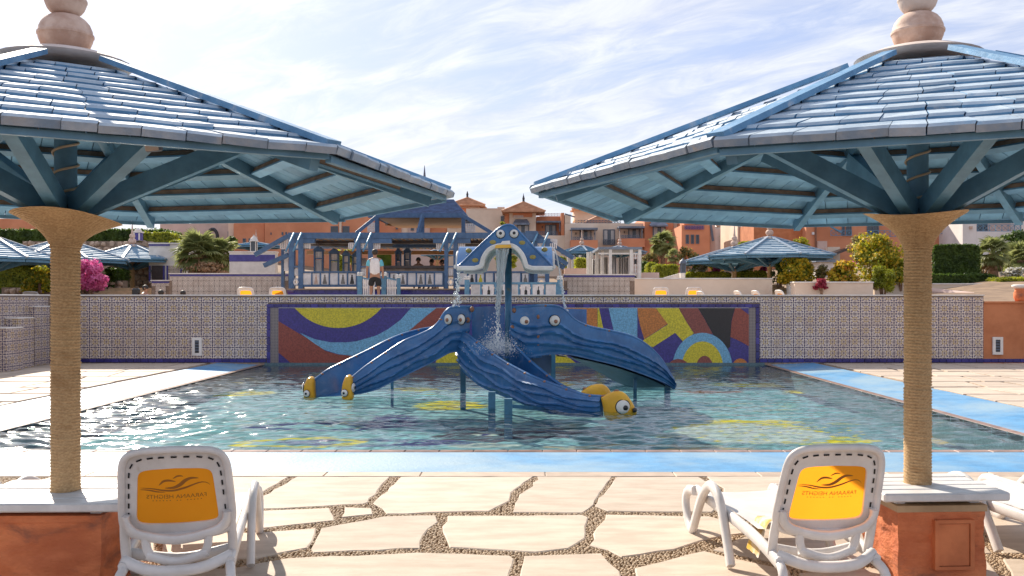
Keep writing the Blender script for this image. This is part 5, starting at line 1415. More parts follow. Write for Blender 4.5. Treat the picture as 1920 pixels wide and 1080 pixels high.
for (a, b, c, e) in piers:
    tb('post', T_, bar, a, 447, b, 541, BD_ + .01, .26); tb('post', T_, bar, c, 447, e, 541, BD_ + .01, .26)
    lat(bar, b, 452, c, 466, BD_ + .06, 3, 4); tb('crosspiece', T_, bar, b, 466, c, 468.5, BD_ + .03, .1); tb('crosspiece', T_, bar, b, 499, c, 501.5, BD_ + .03, .1)
    lat(bar, b, 505, c, 516, BD_ + .06, 3, 4); lat(bar, b, 523, c, 535, BD_ + .06, 1, 1)
    z = MB(); pa, pb, pc_, pd = P(b, 529, BD_), P((b + c) / 2, 522, BD_), P(c, 529, BD_), P((b + c) / 2, 536, BD_)
    for q0, q1 in ((pa, pb), (pb, pc_), (pc_, pd), (pd, pa)): z.beam(q0, q1, .05, .05)
    z.build('diamond', M['lattice'], bar)
    for (xa, xb) in ((b, b - 15), (c + 6, c - 9)):
        MB().tube([P(xa, 437, BD_ - .05), P(xb, 471, BD_ - .9)], .035, 8).build('slanting_pole', M['bluewood'], bar, True)
    lat(bar, a - 14 if a > 560 else e, 456, a - 3 if a > 560 else e + 11, 466, BD_ + .1, 3, 3); lat(bar, e + 2, 456, e + 13, 466, BD_ + .1, 3, 3)
tb('handrail', T_, bar, 568, 508.5, 668, 511.5, BD_ + .02, .16); tb('handrail', T_, bar, 699, 508.5, 833, 511.5, BD_ + .02, .16); tb('handrail', T_, bar, 858, 508.5, 1001, 511.5, BD_ + .02, .16)
for (a, b) in ((568, 668), (699, 833), (858, 1001)): tb('bottom_rail', T_, bar, a, 534, b, 538, BD_ + .02, .14); tb('back_board', T_, bar, a, 512, b, 534, BD_ + .16, .04)
for i, (x0, x1, k, m) in enumerate([(569, 583, 'L', 0), (586, 599, 1, 'clay'), (602, 616, 1, 'greyprint'), (620, 633, 'L', 0), (636, 650, 1, 'greyprint'), (653, 667, 1, 'black'), (702, 713, 'L', 0), (716, 728, 'L', 0), (732, 745, 1, 'greyprint'), (749, 762, 1, 'greyprint'), (765, 779, 'L', 0), (782, 796, 1, 'greyprint'), (799, 813, 1, 'greyprint'), (816, 829, 'L', 0),
                            (862, 875, 'L', 0), (879, 891, 0, 'black'), (895, 907, 0, 'yellowglass'), (912, 924, 'L', 0), (928, 940, 0, 'greyprint'), (944, 957, 0, 'black'), (961, 975, 'L', 0), (979, 991, 0, 'greyprint')]):
    if k == 'L': lat(bar, x0, 512.5, x1, 533.5, BD_ + .05, 6, 9)
    else: bpanel(bar, x0, x1, 512.5, 533.5, BD_ + .04, m, k)
    tb('stile', T_, bar, x1 + .3, 511.5, x1 + 2.7, 534, BD_ + .03, .1)
tb('counter', 'darkwood', bar, 716, 498, 836, 503, BD_ + .6, .9); tb('counter_front', 'rubble', bar, 716, 503.2, 836, 509, BD_ + .7, .5)
tb('inner_lintel', T_, bar, 736, 457, 822, 464.5, 35.5, .2)
# booths behind the left balustrade
for (x0, x1, yt, d) in ((588, 606, 470, 35.0), (617, 635, 474, 36.5), (642, 655, 478, 38.5), (660, 676, 480, 39.5), (757, 770, 472, 38.0), (741, 752, 474, 36.5)):
    xm = (x0 + x1) / 2
    for (xa, xb) in ((x0, x0 + 2.6), (x1 - 2.6, x1)): tb('booth_post', T_, bar, xa, yt, xb, 512, d, .15)
    for y in (yt, yt + 14): tb('booth_rail', T_, bar, x0 + 2.7, y, x1 - 2.7, y + 2, d + .02, .1)
    lat(bar, x0 + 3, yt + 2, x1 - 3, yt + 13.5, d + .05, 4, 5); pbox(x0 + 3, yt + 17, x1 - 3, 512, d + .06, .03).build('booth_panel', M['curtain'], bar)
    MB().prism([P(x0 - 1.5, yt, d), P(x1 + 1.5, yt, d), P(xm, yt - 9, d)], (0, 1, 0), -.1, .35).build('booth_gable', M[T_], bar)
mb = MB()
for i in range(9):
    a = P(664 + i * 2.6, 484, 40.2); mb.tube([(a.x, a.y, P(0, 512, 40.2).z), (a.x, a.y + .05, a.z)], [.10 + .02 * (i % 3), .06], 8)
mb.build('white_curtain', M['curtain'], bar, True)
tb('back_screen', 'leaf_dark', bar, 705, 470, 733, 499, 41.2, .2)
for (a, b) in ((540, 557), (1030, 1046)): lat(bar, a - 14 if a < 600 else a, 449, b - 16 if a < 600 else b - 2, 466, BD_ + .3, 4, 5)
for (xa, ya, xb, yb, d) in ((541, 442, 478, 478, 33.2), (541, 478, 495, 498, 33.3), (1004, 440, 1075, 484, 33.2), (1010, 460, 1064, 496, 33.5), (1012, 472, 1058, 503, 33.9)):
    MB().beam(P(xa, ya, d), P(xb, yb, d), .14, .16).build('raking_beam', M[T_], bar)
tb('roof_box', T_, bar, 985, 433, 1008, 452, BD_ - .1, .6); lat(bar, 1008, 452, 1024, 466, BD_ + .1, 4, 4)
tb('side_post', T_, bar, 527, 450, 532, 541, BD_ + .5, .2); tb('side_panel', 'lattice', bar, 532.5, 470, 540, 508, BD_ + .5, .05)
# upper tier with the hipped roof
tier = 36.5
ro = MB(); A = [P(690, 402, tier), P(874, 402, tier)]; dep = 6.0
B = [p + Vector((0, dep, 0)) for p in A]; zr_ = P(0, 374, tier + 3).z
r0, r1 = Vector((P(735, 0, tier).x + 1.0, tier + dep / 2, zr_)), Vector((P(838, 0, tier).x, tier + dep / 2, zr_))
for i in range(14):
    t0, t1 = i / 14, (i + 1) / 14; l = lambda p, r, t: p.lerp(r, t)
    up = Vector((0, 0, .05)); 
    for (p, q, rp, rq) in ((A[0], A[1], r0, r1), (A[1], B[1], r1, r1), (B[1], B[0], r1, r0), (B[0], A[0], r0, r0)):
        a, b, c, d_ = l(p, rp, t0), l(q, rq, t0), l(q, rq, t1), l(p, rp, t1)
        ro.add([a, b, c, d_, a + up, b + up], [(0, 1, 5, 4), (4, 5, 2, 3), (0, 4, 3), (1, 2, 5)])
o = ro.build('roof_slats', M['barroof'], bar); o['kind'] = 'stuff'
tb('roof_fascia', T_, bar, 690, 399.5, 874, 408, tier - .02, .15)
tb('ceiling', 'warmwood', bar, 712, 408.3, 866, 409.5, tier + .3, 5.0)
tb('inner_beam', 'warmwood', bar, 722, 415.5, 863, 423, tier + 5.2, .25)
for x in (703, 788, 865): tb('post', T_, bar, x, 408, x + 7, 437, tier, .2)
for (xa, ya, xb, yb) in ((866, 403, 928, 440), (706, 406, 668, 437), (793, 402, 784, 437)): MB().beam(P(xa, ya, tier - .3), P(xb, yb, tier - .6), .10, .14).build('raking_beam', M[T_], bar)
lat(bar, 874, 420, 890, 434, tier, 4, 4); lat(bar, 690, 418, 702, 434, tier, 4, 4)

# ================================================================= GATES AND FENCE
def post_cap(parent, x0, x1, y, d, base=556):
    p = tb('gate_post', 'bluewood', parent, x0, y, x1, base, d, .16)
    a, b = P(x0, y, d), P(x1, y, d); c = (a + b) / 2 + Vector((0, .08, 0)); k = MB().cbox(c + Vector((0, 0, .02)), (b.x - a.x + .05, .2, .05), .01)
    for s in (-.05, .05): k.ball(c + Vector((s, 0, .08)), .055, 8, 6)
    k.build('post_crown', M['fibrewhite'], parent)
gd = 31.0
def gate(x0, x1, label):
    g = thing('picket_gate', label, 'gate', (P((x0 + x1) / 2, 0, gd).x, gd, TZ), 0, 'blue posted picket gates')
    n = 6
    for i in range(n):
        xa = lerp(x0, x1, (i + .12) / n); xb = lerp(x0, x1, (i + .84) / n); tb('picket', 'lattice', g, xa, 523 + i * .6, xb, 556, gd, .03)
    MB().beam(P(x0, 522, gd + .05), P(x1, 526, gd + .05), .06, .09).build('rail', M['bluewood'], g); tb('rail', 'bluewood', g, x0, 549, x1, 552, gd + .04, .04)
    return g
g = gate(680, 703, 'left picket gate, half hidden behind the standing man'); post_cap(g, 670, 678.5, 517, gd); post_cap(g, 715, 724, 517, gd)
g = gate(725.5, 743, 'right picket gate beside the standing man'); post_cap(g, 744, 750, 521, gd)
fn = thing('bottle_fence', 'blue fence with lattice and black wine bottle panels behind the fountain', 'fence', (P(962, 0, gd).x, gd, TZ))
post_cap(fn, 871, 880, 524, gd); post_cap(fn, 1045, 1055, 524, gd)
tb('top_rail', 'bluewood', fn, 880, 529, 1045, 533, gd + .02, .1)
for (x0, x1, k) in ((884, 899, 'L'), (905, 926, 'B'), (933, 948, 'B'), (955, 970, 'L'), (976, 994, 'B'), (998, 1019, 'B'), (1024, 1041, 'L')):
    if k == 'L': pbox(x0, 534, x1, 556, gd + .06, .02).build('cream_panel', M['pinkish'], fn); lat(fn, x0, 534, x1, 556, gd + .02, 8, 10)
    else:
        p = pbox(x0, 533.5, x1, 556, gd + .03, .03).build('bottle_panel', M['lattice'], fn); xm = (x0 + x1) / 2 + 1; bottle(p, xm - 3.2, 537, xm + 3.2, 553, gd + .03, 'black', 2)
    tb('stile', 'bluewood', fn, x1 + 1, 533, x1 + 4.5, 556, gd + .02, .08)

# ================================================================= PEOPLE
def skin_mesh(verts, edges, rad, root=0, sub=2):
    me = bpy.data.meshes.new('body'); me.from_pydata(verts, edges, [])
    o = bpy.data.objects.new('body_tmp', me); COL.objects.link(o)
    m_ = o.modifiers.new('s', 'SKIN'); 
    if not me.skin_vertices: me.skin_vertices.new()
    for i, r in enumerate(rad):
        sv = me.skin_vertices[0].data[i]; sv.radius = r if hasattr(r, '__len__') else (r, r); sv.use_root = (i == root)
    s_ = o.modifiers.new('u', 'SUBSURF'); s_.levels = sub
    dg = bpy.context.evaluated_depsgraph_get(); ev = o.evaluated_get(dg); r = bpy.data.meshes.new_from_object(ev)
    bpy.data.objects.remove(o); r.shade_smooth(); return r
def person(label, loc, rz, pose, m_top, m_bot, group=None, scale=1.0, hair='hair'):
    t = thing('person', label, 'person', loc, rz, group); t.scale = (scale,) * 3
    if pose == 'stand':
        V = [(0, 0, .95), (0, -.01, 1.12), (0, 0, 1.30), (0, 0, 1.43), (0, .005, 1.50), (0, .01, 1.57), (0, .015, 1.655), (0, .01, 1.73),
             (.10, 0, .89), (.115, .015, .50), (.125, -.02, .10), (.13, .10, .03), (-.10, 0, .89), (-.12, .02, .50), (-.14, -.02, .10), (-.15, .10, .03),
             (.17, 0, 1.42), (.245, -.02, 1.16), (.255, .04, .92), (.25, .07, .82), (-.17, 0, 1.42), (-.25, -.03, 1.16), (-.26, .02, .92), (-.255, .05, .82)]
        E = [(0, 1), (1, 2), (2, 3), (3, 4), (4, 5), (5, 6), (6, 7), (0, 8), (8, 9), (9, 10), (10, 11), (0, 12), (12, 13), (13, 14), (14, 15), (3, 16), (16, 17), (17, 18), (18, 19), (3, 20), (20, 21), (21, 22), (22, 23)]
        Rd = [(.15, .11), (.135, .10), (.155, .11), (.13, .09), .055, .065, .088, .05, .09, .058, .04, .035, .09, .058, .04, .035, .062, .045, .032, .035, .062, .045, .032, .035]
        link('body', skin_mesh(V, E, Rd), t, M['skin'], True)
        link('shirt', skin_mesh([(0, 0, .90), (0, -.005, 1.08), (0, 0, 1.30), (0, 0, 1.44), (0, .0, 1.49)], [(0, 1), (1, 2), (2, 3), (3, 4)], [(.19, .135), (.175, .13), (.20, .14), (.205, .125), (.085, .08)]), t, M[m_top], True)
        for s in (1, -1): link('sleeve', skin_mesh([(s * .14, 0, 1.44), (s * .20, -.005, 1.34), (s * .24, -.02, 1.20)], [(0, 1), (1, 2)], [.085, .078, .066]), t, M['cloth_teal'], True)
        link('shorts', skin_mesh([(0, 0, .96), (0, 0, .88), (.105, 0, .80), (.125, .01, .56), (-.105, 0, .80), (-.13, .01, .56)], [(0, 1), (1, 2), (2, 3), (1, 4), (4, 5)], [(.175, .125), (.17, .13), .115, .105, .115, .105], 0), t, M[m_bot], True)
        hz, hy = 1.665, .012
    else:
        V = [(0, 0, .50), (0, .02, .68), (0, .06, .86), (0, .07, .95), (0, .09, 1.02), (0, .11, 1.10), (0, .12, 1.18), (.10, .06, .48), (.12, .45, .52), (.12, .45, .12), (.12, .55, .03), (-.10, .06, .48), (-.12, .45, .52), (-.12, .45, .12), (-.12, .55, .03),
             (.17, .07, .93), (.24, .15, .70), (.16, .38, .62), (.12, .44, .62), (-.17, .07, .93), (-.24, .15, .70), (-.16, .38, .62), (-.12, .44, .62)]
        E = [(0, 1), (1, 2), (2, 3), (3, 4), (4, 5), (5, 6), (0, 7), (7, 8), (8, 9), (9, 10), (0, 11), (11, 12), (12, 13), (13, 14), (3, 15), (15, 16), (16, 17), (17, 18), (3, 19), (19, 20), (20, 21), (21, 22)]
        Rd = [(.16, .12), (.145, .11), (.155, .11), (.13, .09), .055, .075, .088, .085, .06, .045, .035, .085, .06, .045, .035, .06, .046, .034, .034, .06, .046, .034, .034]
        link('body', skin_mesh(V, E, Rd), t, M['skin'], True)
        if m_top: link('shirt', skin_mesh([(0, 0, .48), (0, .02, .68), (0, .06, .86), (0, .07, .96), (0, .085, 1.0)], [(0, 1), (1, 2), (2, 3), (3, 4)], [(.18, .14), (.17, .13), (.18, .13), (.15, .11), (.08, .07)]), t, M[m_top], True)
        link('shorts', skin_mesh([(0, 0, .50), (.10, .06, .48), (.125, .36, .51), (-.10, .06, .48), (-.125, .36, .51)], [(0, 1), (1, 2), (0, 3), (3, 4)], [(.175, .13), .105, .085, .105, .085]), t, M[m_bot], True)
        hz, hy = 1.155, .115
    h = MB().ball((0, hy - .030, hz + .018), .112, 14, 10, (.88, .92, .92)).build('hair', M[hair], t, True, True)
    f = MB().ball((0, hy + .098, hz - .01), .018, 8, 6, (.8, 1, 1.3)); f.build('nose', M['skin'], t, True, True)
    e = MB()
    for s in (-1, 1): e.ball((s * .033, hy + .088, hz + .012), .012, 8, 6)
    e.build('eyes', M['black'], t, True, True); MB().box((0, hy + .09, hz - .05), (.045, .012, .008)).build('mouth', M['brownrust'], t, False, True)
    k = MB()
    for s in (-1, 1): k.ball((s * .092, hy, hz), .026, 8, 6, (.4, .8, 1.2))
    k.build('ears', M['skin'], t, True, True)
    return t
c = P(703, 556, 30.2); person('man with his back turned in a white turquoise sleeved shirt and black shorts', (c.x, 30.2, TZ), R(4), 'stand', 'cloth_white', 'cloth_black', None, 1.03)
for (px, yh, d, rz, mt, mbm, lab) in ((268, 536, 31, -95, 'cloth_white', 'cloth_black', 'woman in a pale top with a dark rucksack leaning forward above the wall'), (300, 545, 31, 0, 'cloth_white', 'cloth_black', 'seated person in a white top, only head and shoulders above the wall'), (343, 546, 31.5, 20, 'cloth_black', 'cloth_black', 'person with only a dark haired head showing above the wall'),
                                    (785, 484, 36, 180, None, 'cloth_black', 'bare chested man sitting behind the bar counter'), (812, 487, 36.4, 150, 'cloth_black', 'cloth_black', 'person in dark clothes behind the counter under the pale parasol'), (833, 488, 36.2, 120, None, 'cloth_black', 'bare shouldered person at the right end of the bar counter')):
    z = P(0, yh, d).z - 1.24; person(lab, (P(px, 0, d).x, d, z), R(rz), 'sit', mt, mbm)
rk = MB().cbox((0, 0, 0), (.26, .16, .36), .05).build('rucksack', M['black']); rk.location = P(255, 550, 31); tag(rk, 'dark rucksack on the back of the leaning woman', 'rucksack')
for z0, px, d in ((0, 785, 36), (0, 812, 36.4), (0, 833, 36.2)):
    s = thing('bar_stool', 'bar stool under the guest at the counter, at photo column %s' % ('left' if px == 785 else 'middle' if px == 812 else 'right'), 'stool', (P(px, 0, d).x, d, TZ), 0, 'bar stools'); zs = P(0, 484, d).z - 1.24 + .40
    MB().lathe([(.18, zs - TZ - .05), (.18, zs - TZ)], 12).build('seat', M['darkwood'], s, False, True); MB().lathe([(.2, 0), (.03, .03), (.03, zs - TZ - .05)], 10).build('pedestal', M['darkmetal'], s, False, True)
    s['label'] = {785: 'stool under the bare chested man at the counter', 812: 'stool under the guest in dark clothes at the counter', 833: 'stool under the guest at the right end of the counter'}[px]

# ================================================================= TERRACE WALLS
def bigtile_wall(x0, x1, yt, d, label, ybot=556):
    t = thing('rosette_wall', label, 'wall', (P((x0 + x1) / 2, 0, d).x, d, TZ)); a, b = P(x0, ybot, d), P(x1, yt, d)
    MB().bb(a.x, d + .02, TZ - .2, b.x, d + .25, b.z - .04).build('wall_core', M['mortar'], t)
    MB().bb(a.x - .03, d - .04, b.z - .04, b.x + .03, d + .3, b.z).build('coping', M['white'], t)
    MB().bb(a.x, d + .004, b.z - .12, b.x, d + .03, b.z - .041).build('navy_band', M['navyband'], t)
    tm_ = MB().cbox((0, 0, 0), (.197, .02, .197), .004).mesh('tile', M['bigtile']); pts = []
    c0_, c1_ = math.ceil(a.x / .2), math.floor(b.x / .2)
    nr = int((b.z - .12 - 1.6) / .2)
    for i in range(c0_, c1_):
        for j in range(nr): pts.append((i * .2 + .1, d + .01, 1.6 + j * .2 + .1))
    row_of(tm_, pts[:300], t)
    MB().bb(a.x, d + .012, 1.6 + nr * .2 + .002, b.x, d + .03, b.z - .121).build('cut_tiles', M['bigtile'], t)
    return t
bigtile_wall(318, 540, 512, 34.2, 'low wall of grey rosette tiles left of the bar')
bigtile_wall(284, 317, 525, 34.6, 'lower step of the grey rosette wall beside the white doorway')
bigtile_wall(1057, 1190, 514, 34.5, 'low wall of grey rosette tiles in front of the white pergola')
def rwall(name, label, m, x0, y0, x1, y1, d, dep, cap=None, band=None):
    t = thing(name, label, 'wall', (P((x0 + x1) / 2, 0, d).x, d, TZ)); a, b = P(x0, y1, d), P(x1, y0, d)
    MB().bb(a.x, d, min(a.z, TZ - .1), b.x, d + dep, b.z).build('wall_body', M[m], t)
    if cap: MB().cbox(((a.x + b.x) / 2, d + dep / 2, b.z + .03), (b.x - a.x + .06, dep + .06, .06), .012).build('coping', M[cap], t)
    if band: MB().bb(a.x, d - .012, b.z - .36, b.x, d - .002, b.z - .08).build('navy_band', M['navyband'], t)
    return t
rwall('white_wall', 'white rendered wall with a navy tile band, between the fan palm and the bar', 'white', 430, 474, 516, 512, 37, .4, 'white', True)
rwall('cream_wall', 'long plain cream wall behind the yellow loungers at right', 'cream', 1190, 524, 1448, 560, 36, .35, 'white')
rwall('planter_wall', 'cream planter wall right of the tan steps, shrubs spilling over it', 'cream', 1490, 531, 1637, 560, 34, .5, 'white')
rwall('low_wall', 'low pale wall behind the right rope post', 'cream', 1640, 534, 1900, 560, 37, .4, 'white')
rwall('low_wall', 'short mauve parapet right of the white pergola', 'pinkish', 1204, 511, 1236, 530, 37.5, .4)
t = thing('ramp_wall', 'white sloping ramp wall below the lantern', 'wall', (P(1258, 0, 37).x, 37, TZ))
MB().prism([P(1232, 524, 37), P(1284, 524, 37), P(1284, 512, 37), P(1276, 512, 37)], (0, 1, 0), 0, .35).build('wall_body', M['white'], t)
MB().prism([P(1276, 527, 36.6), P(1285, 527, 36.6), P(1285, 512, 36.6), P(1276, 512, 36.6)], (0, 1, 0), 0, .25).build('pier', M['white'], t)
def lantern(px, py, d, s, label, m='frame'):
    c = P(px, py, d); l = thing('lantern', label, 'lantern', c); L = dict(parent=l, local=True)
    MB().bb(-.10 * s, -.10 * s, 0, .10 * s, .10 * s, .04 * s).build('base', M[m], **L); MB().bb(-.08 * s, -.08 * s, .04 * s, .08 * s, .08 * s, .34 * s).build('glass', M['glass'], **L)
    for sx_ in (-1, 1):
        for sy in (-1, 1): MB().bb(sx_ * .08 * s - .015, sy * .08 * s - .015, .04 * s, sx_ * .08 * s + .015, sy * .08 * s + .015, .345 * s).build('corner_bar', M[m], **L)
    MB().lathe([(.15 * s, .35 * s), (.11 * s, .44 * s), (.03 * s, .52 * s), (0.0, .58 * s)], 10).build('roof', M[m], **L)
lantern(1280.5, 512, 36.7, 1.1, 'small grey lantern on the white ramp pier'); lantern(476, 473.5, 37.2, 1.3, 'pale lantern on the white wall left of the bar', 'white')
# tiled chimney like lantern tower on the rubble wall
t = thing('lantern_tower', 'little blue and white tiled lantern tower on the rubble wall', 'lantern', P(259, 451, 42))
MB().bb(-.16, -.16, 0, .16, .16, .36).build('shaft', M['navyband'], t, False, True); MB().bb(-.2, -.2, .36, .2, .2, .42).build('cornice', M['white'], t, False, True); MB().lathe([(.18, .421), (.13, .52), (0, .6)], 10).build('dome', M['white'], t, True, True)
for s in (-1, 1): MB().bb(s * .12 - .03, -.175, .02, s * .12 + .03, -.162, .34).build('tile_strip', M['white'], t, False, True)
def steps(label, x0, x1, y0, y1, d, n, run, m='step'):
    t = thing('steps', label, 'steps', (P((x0 + x1) / 2, 0, d).x, d, TZ)); za, zb = P(0, y1, d).z, P(0, y0, d + n * run).z
    for i in range(n):
        z1 = lerp(za, zb, (i + 1) / n); a, b = P(x0, 0, d).x, P(x1, 0, d).x; MB().bb(a, d + i * run, TZ - .05, b, d + (i + 1) * run + .02 * (i < n - 1), z1).build('step', M[m], t)
steps('tan steps between the cream wall and the planter at right', 1448, 1489, 534, 552, 36.2, 6, .34)
steps('beige steps rising left of the leaning woman', 176, 252, 540, 552, 35, 4, .4)
t = thing('stair_cheek', 'white sloping stair cheek beside the tan steps', 'wall', (P(1484, 0, 36).x, 36, TZ)); MB().prism([P(1480, 560, 35.9), P(1494, 560, 35.9), P(1494, 551, 35.9), P(1478, 532, 35.9)], (0, 1, 0), 0, .3).build('wall_body', M['white'], t)
def rubble(label, x0, y0, x1, y1, d, s, tops=None):
    """wall of separate rounded stones set in mortar"""
    t = thing('rubble_wall', label, 'wall', (P((x0 + x1) / 2, 0, d).x, d, TZ)); a, b = P(x0, y1, d), P(x1, y0, d); z0 = min(a.z, TZ)
    MB().bb(a.x, d + .10, z0 - .2, b.x, d + .6, b.z).build('mortar_core', M['mortar'], t)
    q = random.Random(int(x0)); base = []
    for k in range(5):
        m_ = MB().ball((0, 0, 0), 1, 8, 5); m_.v = [tuple(Vector(v) * (1 + q.uniform(-.2, .2))) for v in m_.v]; base.append(m_.mesh('stone', M['rubble']))
    nx_, nz = max(1, int((b.x - a.x) / s)), max(1, int((b.z - z0) / (s * .85))); cnt = 0
    for j in range(nz):
        for i in range(nx_):
            if cnt >= 300: break
            o = link('stone', q.choice(base), t); x = lerp(a.x, b.x, (i + .5 + .3 * (j % 2) + q.uniform(-.16, .16)) / (nx_ + .3)); z = lerp(z0, b.z, (j + .5 + q.uniform(-.12, .12)) / nz)
            o.location = Vector((x, d + .09, z)) - wloc(t); k = s * .54 * q.uniform(.8, 1.12); o.scale = (k, .11, k * .84); o.rotation_euler = (0, q.uniform(-.5, .5), 0); cnt += 1
    return t
rubble('tall rubble stone wall behind the blue parasol at left', 205, 452, 279, 548, 42, .30)
rubble('upper rubble stone wall behind the left rope post', 40, 452, 204, 476, 43, .30)
rubble('low rubble garden edge left of the beige steps', 140, 526, 228, 545, 38, .26)
rubble('rubble garden edge below the clipped hedges at far left', 0, 539, 95, 556, 33.5, .26)
rubble('rubble stone edge below the clipped hedges at right', 1745, 532, 1858, 546, 38, .24)
rubble('lower rubble stone edge at the far right', 1859, 541, 1990, 553, 36, .24)
# curved pinkish kerb wall at the right, in front of the rubble edges
mb = MB(); pts = [P(1740, 541, 35), P(1780, 545, 34), P(1830, 550, 33), P(1880, 554, 31.8), P(1960, 560, 30.5)]
c = catmull(pts, 20); mb.sweep([p + Vector((0, 0, -.25)) for p in c], .35, .55); o = mb.build('kerb_wall', M['pinkish']); auto_smooth(o); tag(o, 'curving low pinkish wall at the right above the orange wall', 'wall')
# pot
t = thing('plant_pot', 'white topped terracotta pot on the orange wall at the right edge', 'pot', P(1912, 566, 24.35))
MB().lathe([(.10, 0), (.15, .10), (.16, .22), (.12, .32), (.13, .36)], 18).build('pot', M['terra'], t, True, True); MB().lathe([(.13, .361), (.20, .40), (.20, .45), (.15, .47), (0, .46)], 18).build('pot_rim', M['white'], t, True, True)
# white doorway building at left
t = thing('white_pavilion', 'small white building with navy trims and a dark doorway behind the parasol at left', 'building', (P(300, 0, 40).x, 40, TZ))
tb('wall', 'white', t, 279, 458, 340, 530, 40, 3); tb('navy_band', 'navyband', t, 279, 457.6, 318, 461, 39.97, .05); tb('coping', 'white', t, 278, 455, 341, 457.5, 39.95, 3.1)
dr = tb('door', 'darkwood', t, 284, 498, 305, 527, 39.96, .1)
for xx_ in (279, 305.5, 312, 338): tb('navy_strip', 'navyband', t, xx_, 498, xx_ + 3, 528, 39.95, .06)
tb('tiled_panel', 'bigtile', t, 315.5, 498, 337.5, 528, 39.97, .05); tb('wall_lamp', 'frame', t, 280, 506, 283.5, 510, 39.9, .1)
# ================================================================= WHITE PERGOLA
pg = thing('white_pergola', 'white curtained pergola with a slate roof edge behind the rosette wall', 'pergola', (P(1150, 0, 37).x, 37, TZ))
tb('roof_edge', 'awning', pg, 1122, 463, 1204, 467.5, 37, 3.4)
for (x, d) in ((1181, 37.02), (1197, 37.02), (1142, 37.02), (1127, 37.9), (1117, 39.2), (1107, 40.4), (1100, 41.0)): tb('post', 'fibrewhite', pg, x, 467.7 + (d - 37) * 1.2, x + 5.5, 556, d, .14)
for (x0, x1, d) in ((1147, 1156, 37.3), (1158, 1180, 38.5), (1128, 1140, 38.2), (1110, 1126, 39.8)):
    c = catmull([P(lerp(x0, x1, i / 10), 480 + (d - 37) * 2, d) + Vector((0, .09 * (-1) ** i, 0)) for i in range(11)], 40); mb = MB(); z0 = P(0, 515, d).z; k = len(c)
    mb.v = [tuple(p) for p in c] + [(p.x + .02 * math.sin(i), p.y, z0) for i, p in enumerate(c)]; mb.f = [(i, i + 1, k + i + 1, k + i) for i in range(k - 1)]; mb.build('curtain', M['curtain'], pg, True)
tb('rail', 'fibrewhite', pg, 1122, 474, 1203, 477, 37.06, .06); lat(pg, 1187, 476, 1196, 512, 37.05, 2, 5); lat(pg, 1187, 514, 1196, 527, 37.05, 2, 3)
for (x0, y0) in ((1189, 486), (1188, 517)): tb('bottle_cutout', 'black', pg, x0, y0, x0 + 5, y0 + 9, 37.04, .02)
tb('low_wall', 'pinkish', pg, 1058, 503, 1102, 516, 41.5, .3)
for (x0, x1) in ((1064, 1068), (1072, 1077), (1086, 1090)): tb('drape', 'curtain', pg, x0, 478, x1, 504, 44, .3)

# ================================================================= HOTEL
def window(parent, x0, y0, x1, y1, d, curtains=True, fr='frame', n=2):
    f = MB(); t = max(1.2, (x1 - x0) * .07)
    for r in ((x0, y0, x1, y0 + t), (x0, y1 - t, x1, y1), (x0, y0 + t, x0 + t, y1 - t), (x1 - t, y0 + t, x1, y1 - t)): pbox(*r, d - .06, .1, f)
    for i in range(1, n): xm = lerp(x0, x1, i / n); pbox(xm - t / 2, y0 + t, xm + t / 2, y1 - t, d - .06, .1, f)
    o = f.build('window', M[fr], parent); pbox(x0 + t, y0 + t, x1 - t, y1 - t, d - .015, .02).build('pane', M['glass'], o)
    if curtains:
        for (a, b) in ((x0 + t + .4, lerp(x0, x1, .36)), (lerp(x0, x1, .66), x1 - t - .4)): pbox(a, y0 + t + .5, b, y1 - t, d - .028, .01).build('curtain', M['curtain'], o)
    return o
def railing(parent, x0, y0, x1, y1, d, m='frame', cell=4.5, cross=True):
    mb = MB(); n = max(1, round((x1 - x0) / cell)); s = d / FPX * .55
    pbox(x0, y0, x1, y0 + .9, d, .05, mb); pbox(x0, y1 - .9, x1, y1, d, .05, mb)
    for i in range(n + 1):
        x = lerp(x0, x1, i / n); pbox(x - .35, y0 + .9, x + .35, y1 - .9, d, .05, mb)
        if i < n and cross:
            xb = lerp(x0, x1, (i + 1) / n); mb.beam(P(x, y0 + .9, d + .02), P(xb, y1 - .9, d + .02), s, s); mb.beam(P(x, y1 - .9, d + .025), P(xb, y0 + .9, d + .025), s, s)
    return mb.build('railing', M[m], parent)
def awning(parent, x0, y0, x1, y1, d, out=.9):
    a, b = P(x0, y0, d), P(x1, y0, d); z1 = P(0, y1, d).z; o = Vector((0, -out, 0)); e = Vector((.25, 0, 0))
    A = [a + e, b - e, Vector((b.x, d - out, z1)), Vector((a.x, d - out, z1))]
    u = Vector((0, 0, -.15)); MB().add(A + [Vector((a.x, d, z1)), Vector((b.x, d, z1))] + [A[2] + u, A[3] + u], [(0, 1, 2, 3), (0, 3, 4), (1, 5, 2), (3, 2, 6, 7), (4, 3, 2, 5)]).build('awning', M['awning'], parent)
